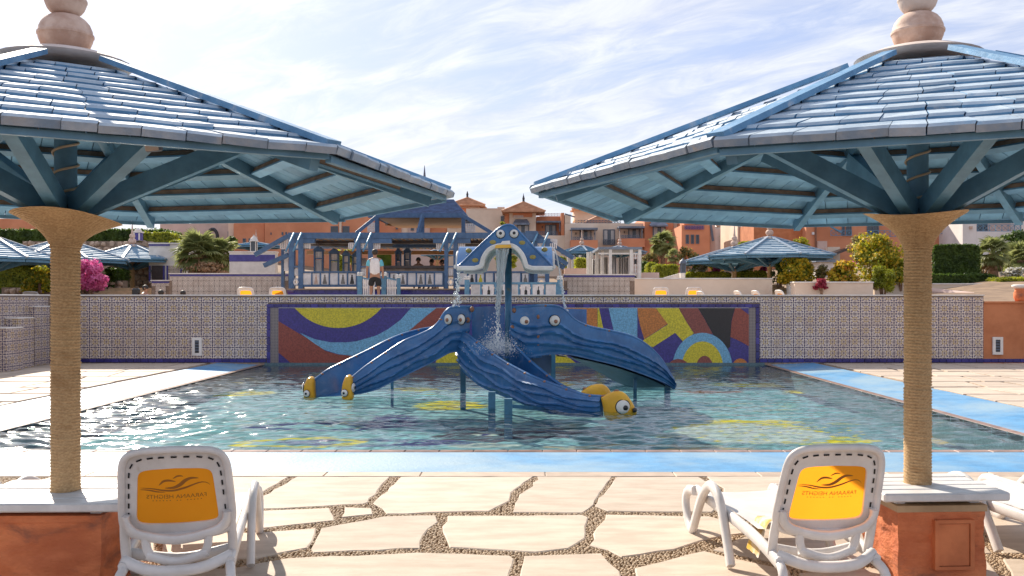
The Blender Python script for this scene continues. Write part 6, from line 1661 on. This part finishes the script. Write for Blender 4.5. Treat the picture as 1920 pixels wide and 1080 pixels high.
def pyramid(parent, x0, x1, ye, ya, d, m='rooftile', spire=None, nm='tiled_roof', dep=None):
    a, b = P(x0, ye, d), P(x1, ye, d); W = b.x - a.x; D = dep or W; ap = Vector(((a.x + b.x) / 2, d + D / 2, P(0, ya, d).z)); n = 12
    base = [a, b, b + Vector((0, D, 0)), a + Vector((0, D, 0))]; mb = MB(); up = Vector((0, 0, .09))
    for i in range(n):
        t0, t1 = i / n, (i + 1) / n
        for k in range(4):
            p, q = base[k], base[(k + 1) % 4]; A, B, C_, D_ = p.lerp(ap, t0), q.lerp(ap, t0), q.lerp(ap, t1), p.lerp(ap, t1); mb.add([A, B, C_, D_, A + up, B + up], [(0, 1, 5, 4), (4, 5, 2, 3), (0, 4, 3), (1, 2, 5)])
    mb.add(base, [(3, 2, 1, 0)]); o = mb.build(nm, M[m], parent)
    hp = MB()
    for k in range(4): hp.beam(base[k] + up, ap + up, .22, .14)
    hp.build('hip_tiles', M['rooftile'], o)
    if spire: MB().lathe([(.16, 0), (.10, .3), (.14, .4), (.03, .8), (.02, ap.z * 0 + (P(0, spire, d).z - ap.z))], 8, ap).build('spire', M['darkmetal'], o)
    return o
hotel = lambda name, label, px, d: thing(name, label, 'building', (P(px, 0, d).x, d, TZ - 2), 0)
def blk(parent, m, x0, y0, x1, y1, d, dep, nm='wall'): return pbox(x0, y0, x1, y1, d, dep).build(nm, M[m], parent)
d = 96
h = hotel('hotel_block', 'pale hotel block partly hidden by the fan palm at left', 370, d)
blk(h, 'pinkish', 300, 405, 437.5, 530, d, 9); blk(h, 'orange', 322, 438, 337, 500, d - 1.5, 1.4, 'annex_wall'); blk(h, 'cream', 428, 410, 438, 530, d - 1.2, 1.1, 'pilaster')
for r in ((309, 437, 312, 443), (314, 437, 317, 443), (427, 434, 431, 445)): window(h, *r, d, False, n=1)
MB().tube([P(399 + 9 * math.cos(a), 446 - 16 * math.sin(a), d - 1) for a in np.linspace(.0, math.pi, 12)], .2, 6).build('arch_trim', M['darkmetal'], h)
h = hotel('hotel_block', 'orange hotel wing behind the left half of the bar', 550, 93)
blk(h, 'orange', 438.5, 400, 495, 545, 93.5, 9); blk(h, 'orange', 496, 395, 700, 545, 92, 9); blk(h, 'cream', 636, 395, 640, 545, 91.8, .2, 'pilaster')
for r in ((455, 447, 461, 458), (466, 447, 472, 458), (477, 447, 482, 455)): window(h, *r, 93.5, False, n=1)
for r in ((528, 435, 531, 441), (535, 435, 538, 441), (507, 436, 509, 440), (620, 424, 634, 436), (642, 424, 655, 438)): window(h, *r, 92, False, n=1)
h = hotel('hotel_block', 'orange and cream hotel front seen through the upper tier of the bar', 790, 94)
for i, (a, b, m_) in enumerate(((701, 752, 'orange'), (752.5, 765, 'cream'), (765.5, 806, 'pinkish'), (806.5, 838, 'orange'), (838.5, 872, 'cream'))): blk(h, m_, a, 404, b, 545, 94 + .3 * (i % 2), 8)
for r in ((770, 424, 776, 432), (781, 424, 787, 432), (742, 424, 746, 430), (844, 424, 850, 427), (853, 424, 859, 427)): window(h, *r, 93.95, False, n=1)
railing(h, 807, 422, 822, 427, 93.8)
h = hotel('hotel_tower', 'leftmost hotel tower, low tiled pyramid roof and spire just right of the parasol tip', 870, 99)
blk(h, 'orange', 842, 390, 903, 545, 99, 7); blk(h, 'cream', 846, 384.5, 899, 389.8, 99.1, 6.6, 'cornice'); pyramid(h, 839, 909, 385, 368, 97.6, 'rooftile', 357)
sp_ = hotel('minaret', 'thin dark spire rising behind the left parasol tip', 796, 120); MB().lathe([(.20, 0), (.16, .5), (.03, 1.9)], 10, P(796, 337, 120)).build('spire', M['frame'], sp_); MB().bb(P(793, 0, 120).x, 119.9, 0, P(799, 0, 120).x, 120.5, P(0, 337, 120).z).build('shaft', M['whitehouse'], sp_)
h = hotel('hotel_block', 'plain cream hotel gable end between the two pyramid roofs', 910, 92)
pbox(874, 391, 946, 545, 92, 8).build('wall', M['cream'], h); window(h, 939, 405, 944.5, 417, 92, False, n=1)
for i, r in enumerate(((882, 390.5, 932, 391.4), (932.5, 388, 946, 391.4))): blk(h, 'cream', *r, 91.95, 8.1, 'parapet')
h = hotel('hotel_tower', 'middle hotel tower with a tiled pyramid roof and tall spire above the fountain', 980, 90)
blk(h, 'orange', 946.5, 401, 954.5, 545, 91, 8); blk(h, 'cream', 955, 396, 1005, 545, 90, 8); blk(h, 'orange', 962, 399.5, 998, 407, 89.9, .08, 'frieze'); railing(h, 963, 404, 981, 408, 89.85, 'lattice', 4)
pyramid(h, 941, 1022, 397, 376, 88.6, 'rooftile', 358); awning(h, 962, 411, 993, 420, 90); window(h, 969, 421, 992, 439, 89.95)
h = hotel('hotel_block', 'terracotta hotel bay with a recessed balcony and white lattice parapet', 1030, 89.5)
blk(h, 'orange', 1005.5, 406, 1057, 545, 91, 8); blk(h, 'orange', 1052, 399, 1058, 545, 89.5, 1.4, 'pier'); railing(h, 1012, 400, 1051, 405.8, 90.9, 'lattice', 5.5)
blk(h, 'awning', 1006, 414, 1057, 417, 89.6, 1.3, 'canopy'); window(h, 1022, 421, 1043, 442, 90.95); blk(h, 'cream', 1006, 441.5, 1070, 545, 89.4, 1.5, 'balcony_wall'); railing(h, 1008, 434, 1045, 441.3, 89.5)
for x in (1016, 1048): blk(h, 'darkmetal', x, 424, x + 1.6, 428, 90.9, .08, 'wall_lamp')
tb('canopy_post', 'awning', h, 1049, 417, 1050.5, 434, 89.7, .1)
h = hotel('hotel_block', 'long cream hotel block with two orange balconies above the white pergola', 1140, 88)
blk(h, 'cream', 1059, 418.5, 1212, 545, 89, 9); blk(h, 'cream', 1059, 402, 1070, 418, 89.5, 6, 'side_wall'); railing(h, 1079, 412.5, 1164, 418.3, 89.05, 'frame', 5.5)
MB().beam(P(1059, 401, 89), P(1078, 407, 89), .1, .12).build('sloping_rail', M['frame'], h)
pyramid(h, 1097, 1147, 418, 405, 89.3, 'rooftile', 401); blk(h, 'cream', 1077, 393, 1122, 412, 95, 4, 'tower_wall'); pyramid(h, 1073, 1126, 393, 384, 94, 'rooftile')
for (x0, x1, w0, w1, dy) in ((1070, 1121, 1087, 1109, 3), (1160, 1209, 1178, 1200, 0)):
    blk(h, 'orange', x0, 447 + dy, x1, 463 + dy, 87.2, 1.7, 'balcony_front'); railing(h, x0 + 4, 441 + dy, x1 - 10, 447 + dy, 87.3); blk(h, 'awning', x0, 424 + dy, x1, 427.5 + dy, 87.3, 1.6, 'canopy')
    window(h, w0, 428 + dy, w1, 447 + dy, 88.95); tb('canopy_post', 'awning', h, x0 + 1, 427.6 + dy, x0 + 2.4, 447 + dy, 87.4, .1); tb('canopy_post', 'awning', h, x1 - 6, 427.6 + dy, x1 - 4.6, 447 + dy, 87.4, .1)
    for x in (w0 - 8, w1 + 5): blk(h, 'darkmetal', x, 433 + dy, x + 1.6, 437 + dy, 88.9, .08, 'wall_lamp')
window(h, 1131, 430, 1153, 459, 88.95); railing(h, 1131, 449, 1153, 459, 88.8)
h = hotel('hotel_block', 'orange hotel block with one slate window hood behind the palm at right', 1235, 87)
blk(h, 'orange', 1208.5, 405, 1262.5, 545, 88, 8); blk(h, 'cream', 1263, 405, 1279, 545, 88.3, 7, 'side_wall'); railing(h, 1216, 404, 1256, 407.5, 88, 'lattice', 5); awning(h, 1217, 415, 1250, 423, 88); window(h, 1224, 424, 1248, 446, 87.95); railing(h, 1218, 446, 1251, 454, 87.3)
h = hotel('hotel_block', 'orange hotel block with three slit windows left of the parasols', 1305, 82)
blk(h, 'orange', 1278, 422, 1331, 545, 82, 7); blk(h, 'orange', 1283, 405, 1326, 421, 84.5, 4, 'upper_wall'); railing(h, 1284, 423, 1320, 430, 81.8, 'navyband', 3)
for x in (1286, 1295.5, 1305): window(h, x, 440, x + 6, 457, 81.98, False, n=1)
window(h, 1305, 476, 1311, 486, 81.98, False, n=1); window(h, 1304, 412, 1308, 421, 84.45, False, n=1); blk(h, 'pinkish', 1331.5, 410, 1341, 545, 82.6, 5, 'side_wall')
MB().beam(P(1332, 418, 82), P(1337, 452, 82), .15, .2).build('stair_rail', M['frame'], h)
h = hotel('white_house', 'far white house with small gables seen between the orange blocks', 1360, 140)
blk(h, 'whitehouse', 1341, 425, 1392, 545, 140, 8); blk(h, 'pinkish', 1340.5, 429, 1354, 545, 120, 4, 'near_wall')
for (a, b) in ((1344, 1362), (1363, 1380)): MB().prism([P(a, 425, 139.9), P(b, 425, 139.9), P((a + b) / 2 + 4, 412, 139.9)], (0, 1, 0), 0, 7).build('gable', M['whitehouse'], h); MB().beam(P(a, 424, 139.7), P((a + b) / 2 + 4, 411, 139.7), .5, .5).build('gable_tiles', M['rooftile'], h)
for r in ((1354, 430, 1357, 436), (1365, 428, 1368, 434), (1372, 426, 1375, 431)): window(h, *r, 139.9, False, n=1)
blk(h, 'frame', 1354.5, 440, 1368, 545, 119, 2, 'blue_stair')
h = hotel('hotel_block', 'cream and orange gable with a red box beside the far parasols', 1398, 80)
blk(h, 'cream', 1383, 405, 1397, 545, 80, 7); blk(h, 'orange', 1397.5, 405, 1413, 545, 80.2, 7); blk(h, 'redflower', 1390, 442, 1396, 454, 79.9, .1, 'red_box')
h = hotel('hotel_wing', 'long orange hotel wing with blue balcony railings behind the yellow shrubs', 1600, 74)
blk(h, 'orangewall', 1413.5, 418, 1511, 545, 75, 6, 'stone_wall'); blk(h, 'orange', 1511.5, 395, 1800, 545, 74, 8); blk(h, 'pinkish', 1413.5, 405, 1446, 417.8, 75.1, 5, 'upper_wall')
tb('drainpipe', 'brownrust', h, 1529, 400, 1531.5, 470, 73.8, .15); blk(h, 'lattice', 1523, 435, 1527, 440, 73.8, .15, 'wall_lamp')
for (a, b, c, e) in ((1579, 418, 1584, 442), (1587, 418, 1597, 442), (1626, 416, 1648, 444), (1758, 410, 1790, 436)): window(h, a, b, c, e, 73.97, False, n=2)
for (a, b, c, e) in ((1558, 431, 1597, 442), (1626, 432, 1680, 444), (1750, 428, 1796, 438)): railing(h, a, b, c, e, 73.4, 'bluewood', 11)
MB().beam(P(1556, 424, 73.3), P(1578, 436, 73.3), .12, .12).build('stair_rail', M['bluewood'], h); railing(h, 1536, 418, 1553, 424, 73.4, 'lattice', 4)
blk(h, 'pinkish', 1534, 452, 1551, 545, 73.5, .4, 'arched_door'); blk(h, 'cream', 1552, 463, 1575, 545, 73, .8, 'garden_wall')
MB().beam(P(1550, 480, 72), P(1582, 468, 72), 2.0, .2).build('lean_to_roof', M['darkwood'], h)
h = hotel('white_villa', 'white villa wing with a dark recessed balcony at the far right', 1860, 70)
blk(h, 'whitehouse', 1805, 388, 1831, 545, 70, 8); blk(h, 'whitehouse', 1831.2, 434, 2000, 545, 70.02, 8); blk(h, 'whitehouse', 1915, 388, 2000, 433.8, 70.04, 8, 'pier'); blk(h, 'pinkish', 1831.4, 385, 1914.8, 433.8, 71.6, .3, 'balcony_back')
window(h, 1833, 400, 1852, 433, 71.55, False); window(h, 1906, 400, 1913, 433, 71.55, False, n=1); railing(h, 1832, 421, 1914, 434, 70.05, 'bluewood', 11); blk(h, 'clay', 1819, 424, 1824, 429, 69.85, .15, 'wall_lamp')
h = hotel('hotel_block', 'strip of orange hotel wall seen under the parasol at far left', 25, 98); blk(h, 'orange', -60, 410, 52, 545, 98, 6)
t = thing('white_kiosk', 'small white kiosk with a flat blue roof behind the yellow shrubs', 'kiosk', (P(1555, 0, 48).x, 48, TZ)); tb('wall', 'whitehouse', t, 1538, 491, 1562, 520, 48, 1.5); tb('roof', 'awning', t, 1530, 486, 1566, 491, 47.8, 2)
# ================================================================= PLANTS
pr = np.random.RandomState(21)
def leaf_mesh(pts, nrm, size, name, m, aspect=.6):
    """leaf sized quads folded along the middle, at given points"""
    n = len(pts); a = pr.normal(size=(n, 3)); a -= nrm * (a * nrm).sum(1, keepdims=True) * .5; a /= np.linalg.norm(a, axis=1, keepdims=True) + 1e-9
    b = np.cross(a, nrm + pr.normal(scale=.35, size=(n, 3))); b /= np.linalg.norm(b, axis=1, keepdims=True) + 1e-9
    s = size * pr.uniform(.6, 1.35, (n, 1))
    c = np.cross(a, b)
    q = np.stack([pts - a * s, pts + b * s * aspect + c * s * .15, pts + a * s, pts - b * s * aspect + c * s * .15], 1).reshape(-1, 3)
    me = bpy.data.meshes.new(name); me.vertices.add(4 * n); me.vertices.foreach_set('co', q.ravel().astype('f'))
    me.loops.add(4 * n); me.loops.foreach_set('vertex_index', np.arange(4 * n, dtype='i')); me.polygons.add(n)
    me.polygons.foreach_set('loop_start', np.arange(0, 4 * n, 4, dtype='i')); me.polygons.foreach_set('loop_total', np.full(n, 4, 'i'))
    me.update(calc_edges=True); me.validate(); me.materials.append(M[m]); return me
def hedge(label, x0, y0, x1, y1, d, dep, m='leaf_dark', n=5200, size=.045, rnd_=.12, top=None):
    a, b = P(x0, y1, d), P(x1, y0, d); W, H_ = b.x - a.x, b.z - a.z
    t = thing('hedge', label, 'hedge', ((a.x + b.x) / 2, d + dep / 2, a.z)); nz_ = []
    faces = pr.choice(5, n, p=np.array([W * H_ * 1.2, H_ * dep * .6, H_ * dep * .6, W * dep, .0001]) / (W * H_ * 1.2 + H_ * dep * 1.2 + W * dep + .0001))
    u, v = pr.uniform(-.5, .5, n), pr.uniform(0, 1, n); p = np.zeros((n, 3)); nr = np.zeros((n, 3))
    for k in range(4):
        s = faces == k
        if k == 0: p[s] = np.stack([u[s] * W, np.full(s.sum(), -dep / 2), v[s] * H_], 1); nr[s] = (0, -1, 0)
        elif k < 3: sg = -1 if k == 1 else 1; p[s] = np.stack([np.full(s.sum(), sg * W / 2), u[s] * dep, v[s] * H_], 1); nr[s] = (sg, 0, 0)
        else: p[s] = np.stack([u[s] * W, (v[s] - .5) * dep, np.full(s.sum(), H_)], 1); nr[s] = (0, 0, 1)
    e = np.clip((np.abs(p[:, 0]) - (W / 2 - rnd_)) / rnd_, 0, 1) * np.clip((p[:, 2] - (H_ - rnd_)) / rnd_, 0, 1); p[:, 2] -= e * rnd_ * .7
    p[:, 0] -= np.sign(p[:, 0]) * e * rnd_ * .3
    p += pr.normal(scale=.028, size=p.shape) - nr * np.abs(pr.normal(scale=.03, size=(n, 1)))
    link('foliage', leaf_mesh(p, nr, size, 'foliage', m), t, None, True)
    MB().bb(-W / 2 + .07, -dep / 2 + .07, -.3, W / 2 - .07, dep / 2 - .07, H_ - .08).build('inner_twigs', M['leaf_dark'], t, False, True)
    MB().tube([(0, 0, -.6), (0, 0, H_ * .4)], .05, 6).build('stem', M['bark'], t, False, True)
    return t
def shrub(label, px, py, d, rx, rz, m='leaf_mid', n=2600, size=.05, flower=None, fn=300, cat='shrub', nm='shrub', clumps=16, depth=.8, base=None, fsize=.05, group=None, up=.25):
    """bush of leaf clumps; rx and rz are half width and half height in photo pixels"""
    s = d / FPX; c = P(px, py, d); zb = base if base is not None else c.z - rz * s
    t = thing(nm, label, cat, (c.x, d, zb), 0, group); RX, RZ = rx * s, rz * s; RY = RX * depth; cz_ = c.z - zb
    q = random.Random(int(px * 7 + py)); cc = []
    for i in range(clumps):
        th_, ph_ = q.uniform(0, 6.28), math.acos(q.uniform(-.95, 1)); k = q.uniform(.30, .84)
        zf_ = q.uniform(-.78, .80); k = math.sqrt(max(.05, 1 - max(0, zf_) ** 2)) * q.uniform(.15, .74)
        cc.append((RX * k * math.cos(th_), RY * k * math.sin(th_), cz_ + RZ * zf_, q.uniform(.28, .46)))
    P_, N_ = [], []
    per = n // clumps
    for (x, y, z, r) in cc:
        dv_ = pr.normal(size=(per, 3)); dv_ /= np.linalg.norm(dv_, axis=1, keepdims=True); rad = pr.uniform(.35, 1.05, (per, 1)) ** .6
        P_.append(dv_ * rad * np.array([RX * r, RY * r, RZ * r]) + (x, y, z)); N_.append(dv_ + (0, 0, up))
    P_, N_ = np.concatenate(P_), np.concatenate(N_); N_ /= np.linalg.norm(N_, axis=1, keepdims=True)
    link('foliage', leaf_mesh(P_, N_, size, 'foliage', m), t, None, True)
    st = MB()
    for (x, y, z, r) in cc[:9]: st.tube([(x * .1, y * .1, -.3), (x * .5, y * .5, z * .55), (x, y, z)], [.03, .02, .008], 5)
    st.build('stems', M['bark'], t, False, True)
    if flower:
        for fl_, w_ in (flower if isinstance(flower, list) else [(flower, 1)]):
            ii = pr.choice(len(P_), int(fn * w_)); o_ = P_[ii] * np.array([1.0, 1.0, 1.0]) + N_[ii] * .05
            cz2 = np.array([0, 0, cz_]); out = o_ - cz2; keep = (np.linalg.norm(out / np.array([RX, RY, RZ]), axis=1) > .5)
            link('blossom', leaf_mesh(o_[keep], N_[ii][keep], fsize, 'blossom', fl_, .9), t, None, True)
    return t
def fan_palm(label, px, ybase, ytop, d, rpx, n, trunk_px=6, seed=1, mats=('leaf_palm',), group=None):
    """fan palm: trunk with a dry skirt and separate fronds"""
    s = d / FPX; b = P(px, ybase, d); t = thing('fan_palm', label, 'palm', (b.x, d, b.z), 0, group); H_ = (ybase - ytop) * s; Rr = rpx * s; q = random.Random(seed)
    th_ = max(.25, H_ - Rr * .95)
    MB().lathe([(trunk_px * s * 1.3, -.4), (trunk_px * s, th_ * .4), (trunk_px * s * .9, th_)], 10).build('trunk', M['bark'], t, True, True)
    ms = []
    for k in range(3):
        mb = MB(); nb = 22; F_ = 1.0; dr = q.uniform(.12, .30)
        for i in range(nb):
            a = lerp(-1.75, 1.75, i / (nb - 1)) ; L_ = F_ * (.62 + .38 * math.cos(a * .55)) * q.uniform(.86, 1.05); w_ = .045
            dx_, dz_ = math.sin(a), math.cos(a)
            p0 = Vector((0, 0, .42)); 
            pts = [p0 + Vector((dx_, 0, dz_)) * L_ * .62 * f + Vector((0, -.08 * f * f - dr * max(0, f - .55) * 1.2, -dr * max(0, f - .6) * .9)) for f in (0, .5, .8, 1.0)]
            sd = Vector((dz_, 0, -dx_))
            ws = [.012, w_, w_ * .6, .004]
            v2 = []
            for p, w2 in zip(pts, ws): v2 += [p - sd * w2 + Vector((0, .012, 0)), p, p + sd * w2 + Vector((0, .012, 0))]
            mb.add(v2, [(3 * j + c_, 3 * j + c_ + 1, 3 * j + c_ + 4, 3 * j + c_ + 3) for j in range(3) for c_ in (0, 1)])
        mb.tube([(0, 0, 0), (0, -.02, .44)], .018, 5); ms.append(mb.mesh('frond', M[q.choice(mats)]))
    for i in range(n):
        f = (i + .5) / n; el = lerp(80, -50, f ** 1.15) + q.uniform(-10, 10); az = i * 137.5 + q.uniform(-20, 20)
        o = link('frond', q.choice(ms), t, None, True); L_ = Rr * q.uniform(.88, 1.1) / .95
        o.matrix_local = Matrix.Translation((0, 0, th_ - .02 * i / n)) @ Matrix.Rotation(R(az), 4, 'Z') @ Matrix.Rotation(R(90 - el), 4, 'X') @ Matrix.Rotation(R(q.uniform(-25, 25)), 4, 'Z') @ Matrix.Diagonal((L_, L_, L_, 1))
    sk_ = MB()
    for i in range(40):
        a = q.uniform(0, 6.28); r = trunk_px * s * 1.1; z = th_ * q.uniform(.35, .98); sk_.beam((r * math.cos(a), r * math.sin(a), z), (r * 2.0 * math.cos(a), r * 2.0 * math.sin(a), z - Rr * .35), .05, .012)
    sk_.build('dry_skirt', M['deadleaf'], t, False, True); return t
# left garden
hedge('tall clipped hedge at far left, behind the lower one', -40, 493, 94, 540, 36.5, 1.6, 'leaf_mid', 7000)
hedge('lower clipped hedge at far left with a yellow bush before it', -40, 504, 70, 541, 34.5, 1.3, 'leaf_mid', 6000)
shrub('small bush with yellow blossom by the left rope post', 72, 524, 33, 32, 26, 'leaf_mid', 1800, .05, 'yellowflower', 260, clumps=12)
shrub('magenta bougainvillea bush just right of the left rope post', 166, 519, 33, 40, 30, 'pinkflower', 4200, .055, None, cat='bougainvillea', nm='bougainvillea', clumps=20)
hedge('small dark clipped shrub right of the bougainvillea', 196, 503, 216, 528, 38, .9, 'leaf_dark', 1500); hedge('second small dark clipped shrub beside the rubble wall', 214, 505, 230, 526, 38.6, .8, 'leaf_dark', 1300)
hedge('long dark hedge along the top of the rubble wall', -60, 430, 310, 454, 47, 2.5, 'leaf_dark', 9000, .075)
hedge('sunlit hedge sloping down behind the lantern tower', 262, 436, 322, 458, 45, 1.5, 'leaf_mid', 2600, .06)
hedge('yellow green column hedge left of the fan palm', 318, 451, 346, 506, 40.5, 1, 'leaf_mid', 2200, .06)
fan_palm('large bushy fan palm behind the grey rosette wall at left', 372, 512, 432, 38.5, 46, 46, 16, 3)
fan_palm('second head of the bushy fan palm, close against the white wall', 412, 512, 440, 39.3, 40, 36, 12, 8)
shrub('dry brown undergrowth at the foot of the fan palms', 386, 503, 38, 52, 11, 'deadleaf', 1500, .06, None, clumps=14)
shrub('round dark bush behind the fan palm', 437, 453, 60, 11, 9, 'leaf_dark', 900, .09)
shrub('green climbing plant behind the bar near the left tower', 944, 424, 60, 10, 8, 'leaf_mid', 700, .09, 'yellowflower', 90)
shrub('green bush seen under the fountain canopy', 950, 488, 42, 22, 15, 'leaf_mid', 1500, .06)
shrub('dark shrubbery behind the left bay of the bar', 652, 490, 44, 30, 24, 'leaf_mid', 1800, .07)
# middle
hedge('round clipped bush in a white box left of the white pergola', 1079, 484, 1099, 505, 42, .9, 'leaf_mid', 1500); shrub('olive bush behind the raking beams of the bar', 1056, 492, 46, 12, 12, 'leaf_mid', 900, .06)
hedge('dark clipped hedge right of the white pergola', 1203, 490, 1216, 513, 43, 1, 'leaf_dark', 900)
hedge('bright clipped hedge below the palm', 1227, 497, 1272, 524, 40, 1.2, 'leaf_mid', 3200); hedge('small bright clipped hedge left of the palm', 1214, 493, 1232, 517, 41.5, 1, 'leaf_mid', 1400)
fan_palm('tall fan palm in front of the orange hotel blocks', 1243, 492, 431, 56, 27, 34, 4, 5); fan_palm('low young palm at the foot of the tall one', 1262, 497, 465, 52, 16, 16, 3, 9)
shrub('dry olive shrub in front of the slit window block', 1290, 483, 55, 20, 20, 'leaf_olive', 1700, .06, 'orangeflower', 120); shrub('olive shrub left of the palm', 1218, 488, 56, 22, 13, 'leaf_olive', 1300, .07)
hedge('long clipped hedge above the cream wall', 1284, 511, 1372, 525, 41, 1.1, 'leaf_mid', 4200); hedge('clipped hedge between the two parasol posts', 1386, 509, 1440, 525, 41, 1.1, 'leaf_mid', 2600)
shrub('white flowering bush on the hedge left of the parasols', 1312, 504, 42, 20, 8, 'leaf_mid', 900, .05, [('whiteflower', 1)], 420, fsize=.06); shrub('yellow flowering bush between the white and pink ones', 1345, 503, 42.5, 16, 8, 'leaf_mid', 800, .05, 'yellowflower', 300)
shrub('magenta flowering bush on the hedge under the parasol', 1343, 506, 41.6, 9, 7, 'pinkflower', 900, .05); shrub('white flowering bush right of the farther parasol post', 1400, 503, 42, 17, 7, 'leaf_mid', 700, .05, [('whiteflower', 1)], 420, fsize=.06); shrub('magenta flowers beside the nearer parasol post', 1433, 502, 41.5, 14, 8, 'pinkflower', 1000, .05)
hedge('hedge behind the parasol finials', 1390, 453, 1424, 464, 60, 1.6, 'leaf_mid', 1800, .07); shrub('bush with yellow blossom behind the parasol roof', 1500, 456, 58, 20, 10, 'leaf_mid', 1200, .07, 'yellowflower', 260)
def date_palm(label, px, ybase, ytop, d, rpx):
    s = d / FPX; b = P(px, ybase, d); t = thing('date_palm', label, 'palm', (b.x, d, b.z)); H_ = (ybase - ytop) * s; mb = MB(); q = random.Random(4)
    MB().lathe([(.3, -.3), (.26, H_ * .5)], 8).build('trunk', M['bark'], t, False, True)
    for k in range(1):
        for j in range(26):
            y = j / 25; L_ = .28 * math.sin(math.pi * min(1, y + .12)) + .05
            for sg in (-1, 1): mb.add([(0, -.25 * y * y, y), (sg * L_, -.25 * y * y - .05, y + L_ * .8), (sg * .01, -.25 * y * y, y + .035)], [(0, 1, 2)])
    me = mb.mesh('frond', M['leaf_palm'])
    for i in range(22):
        o = link('frond', me, t, None, True); el = lerp(85, 5, i / 21); L_ = rpx * s; o.matrix_local = Matrix.Translation((0, 0, H_ * .5)) @ Matrix.Rotation(R(i * 137.5), 4, 'Z') @ Matrix.Rotation(R(90 - el), 4, 'X') @ Matrix.Diagonal((L_, L_, L_, 1))
date_palm('far grey green date palm before the white house', 1373, 470, 428, 100, 24)
# right garden
shrub('big yellow flowering shrub right of the tan steps', 1498, 508, 36, 45, 28, 'leaf_mid', 3800, .05, [('yellowflower', 1)], 1500, fsize=.06)
shrub('dark bush beside the tan steps under the nearer parasol', 1462, 514, 37.5, 18, 20, 'leaf_dark', 1300, .05)
shrub('crimson bougainvillea trailing over the planter wall', 1541, 533, 33.8, 16, 9, 'redflower', 900, .05, cat='bougainvillea', nm='bougainvillea', base=P(0, 538, 33.8).z); shrub('brown twiggy shrub above the crimson bougainvillea', 1543, 512, 36, 18, 14, 'leaf_olive', 800, .045)
shrub('orange and yellow flowering shrub on the planter', 1582, 512, 35.5, 32, 20, 'leaf_mid', 2200, .05, [('yellowflower', 1), ('orangeflower', .5)], 1000, fsize=.06)
shrub('tall loose yellow green shrub left of the right rope post', 1640, 484, 37, 52, 45, 'leaf_mid', 5600, .052, [('yellowflower', 1)], 1500, clumps=26, fsize=.06); shrub('airy tall branch of yellow shrub at the back', 1612, 466, 38, 26, 28, 'leaf_olive', 1500, .05, 'yellowflower', 150)
shrub('low leafy bush hanging over the end of the planter wall', 1655, 524, 34.6, 26, 26, 'leaf_mid', 2400, .05, base=P(0, 552, 34.6).z); shrub('pink flowered twig inside the yellow shrubs', 1598, 496, 36, 8, 6, 'pinkflower', 260, .05)
shrub('leafy bush just behind the right rope post', 1690, 508, 37, 26, 24, 'leaf_mid', 2000, .05, 'yellowflower', 140)
hedge('large square clipped bush right of the right rope post', 1751, 459, 1838, 516, 40, 2.0, 'leaf_dark', 12000, .05, .2)
hedge('long low clipped hedge at right under the square bush', 1742, 515, 1868, 535, 38.6, 1.1, 'leaf_dark', 7000, .045); hedge('clipped hedge at the right edge beyond the little ladder', 1874, 521, 2000, 547, 37, 1.2, 'leaf_mid', 6000, .045)
fan_palm('shaggy fan palm right of the square bush', 1862, 514, 440, 42, 36, 30, 8, 12); fan_palm('fan palm cropped by the right edge', 1915, 516, 450, 44, 40, 34, 8, 14)
shrub('white flowering bush in front of the right palms', 1900, 512, 39.5, 26, 10, 'leaf_olive', 900, .04, [('whiteflower', 1)], 900, fsize=.05); shrub('grey dry bush under the palm', 1842, 505, 42.5, 12, 12, 'leaf_olive', 600, .05, [('whiteflower', 1)], 120)
shrub('dark tree behind the right palms', 1905, 456, 50, 40, 24, 'leaf_dark', 3000, .07); shrub('rough greenery low behind the right palms', 1890, 490, 47, 60, 26, 'leaf_dark', 3000, .06)
l = thing('ladder', 'little pale blue ladder standing in the gap of the hedge', 'ladder', P(1871, 545, 37.6)); L = dict(parent=l, local=True)
for x in (-.07, .07): MB().bb(x - .015, -.02, 0, x + .015, .02, .42).build('rail', M['bluewood'], **L)
for z in (.06, .2, .34): MB().bb(-.055, -.015, z, .055, .015, z + .03).build('rung', M['bluewood'], **L)
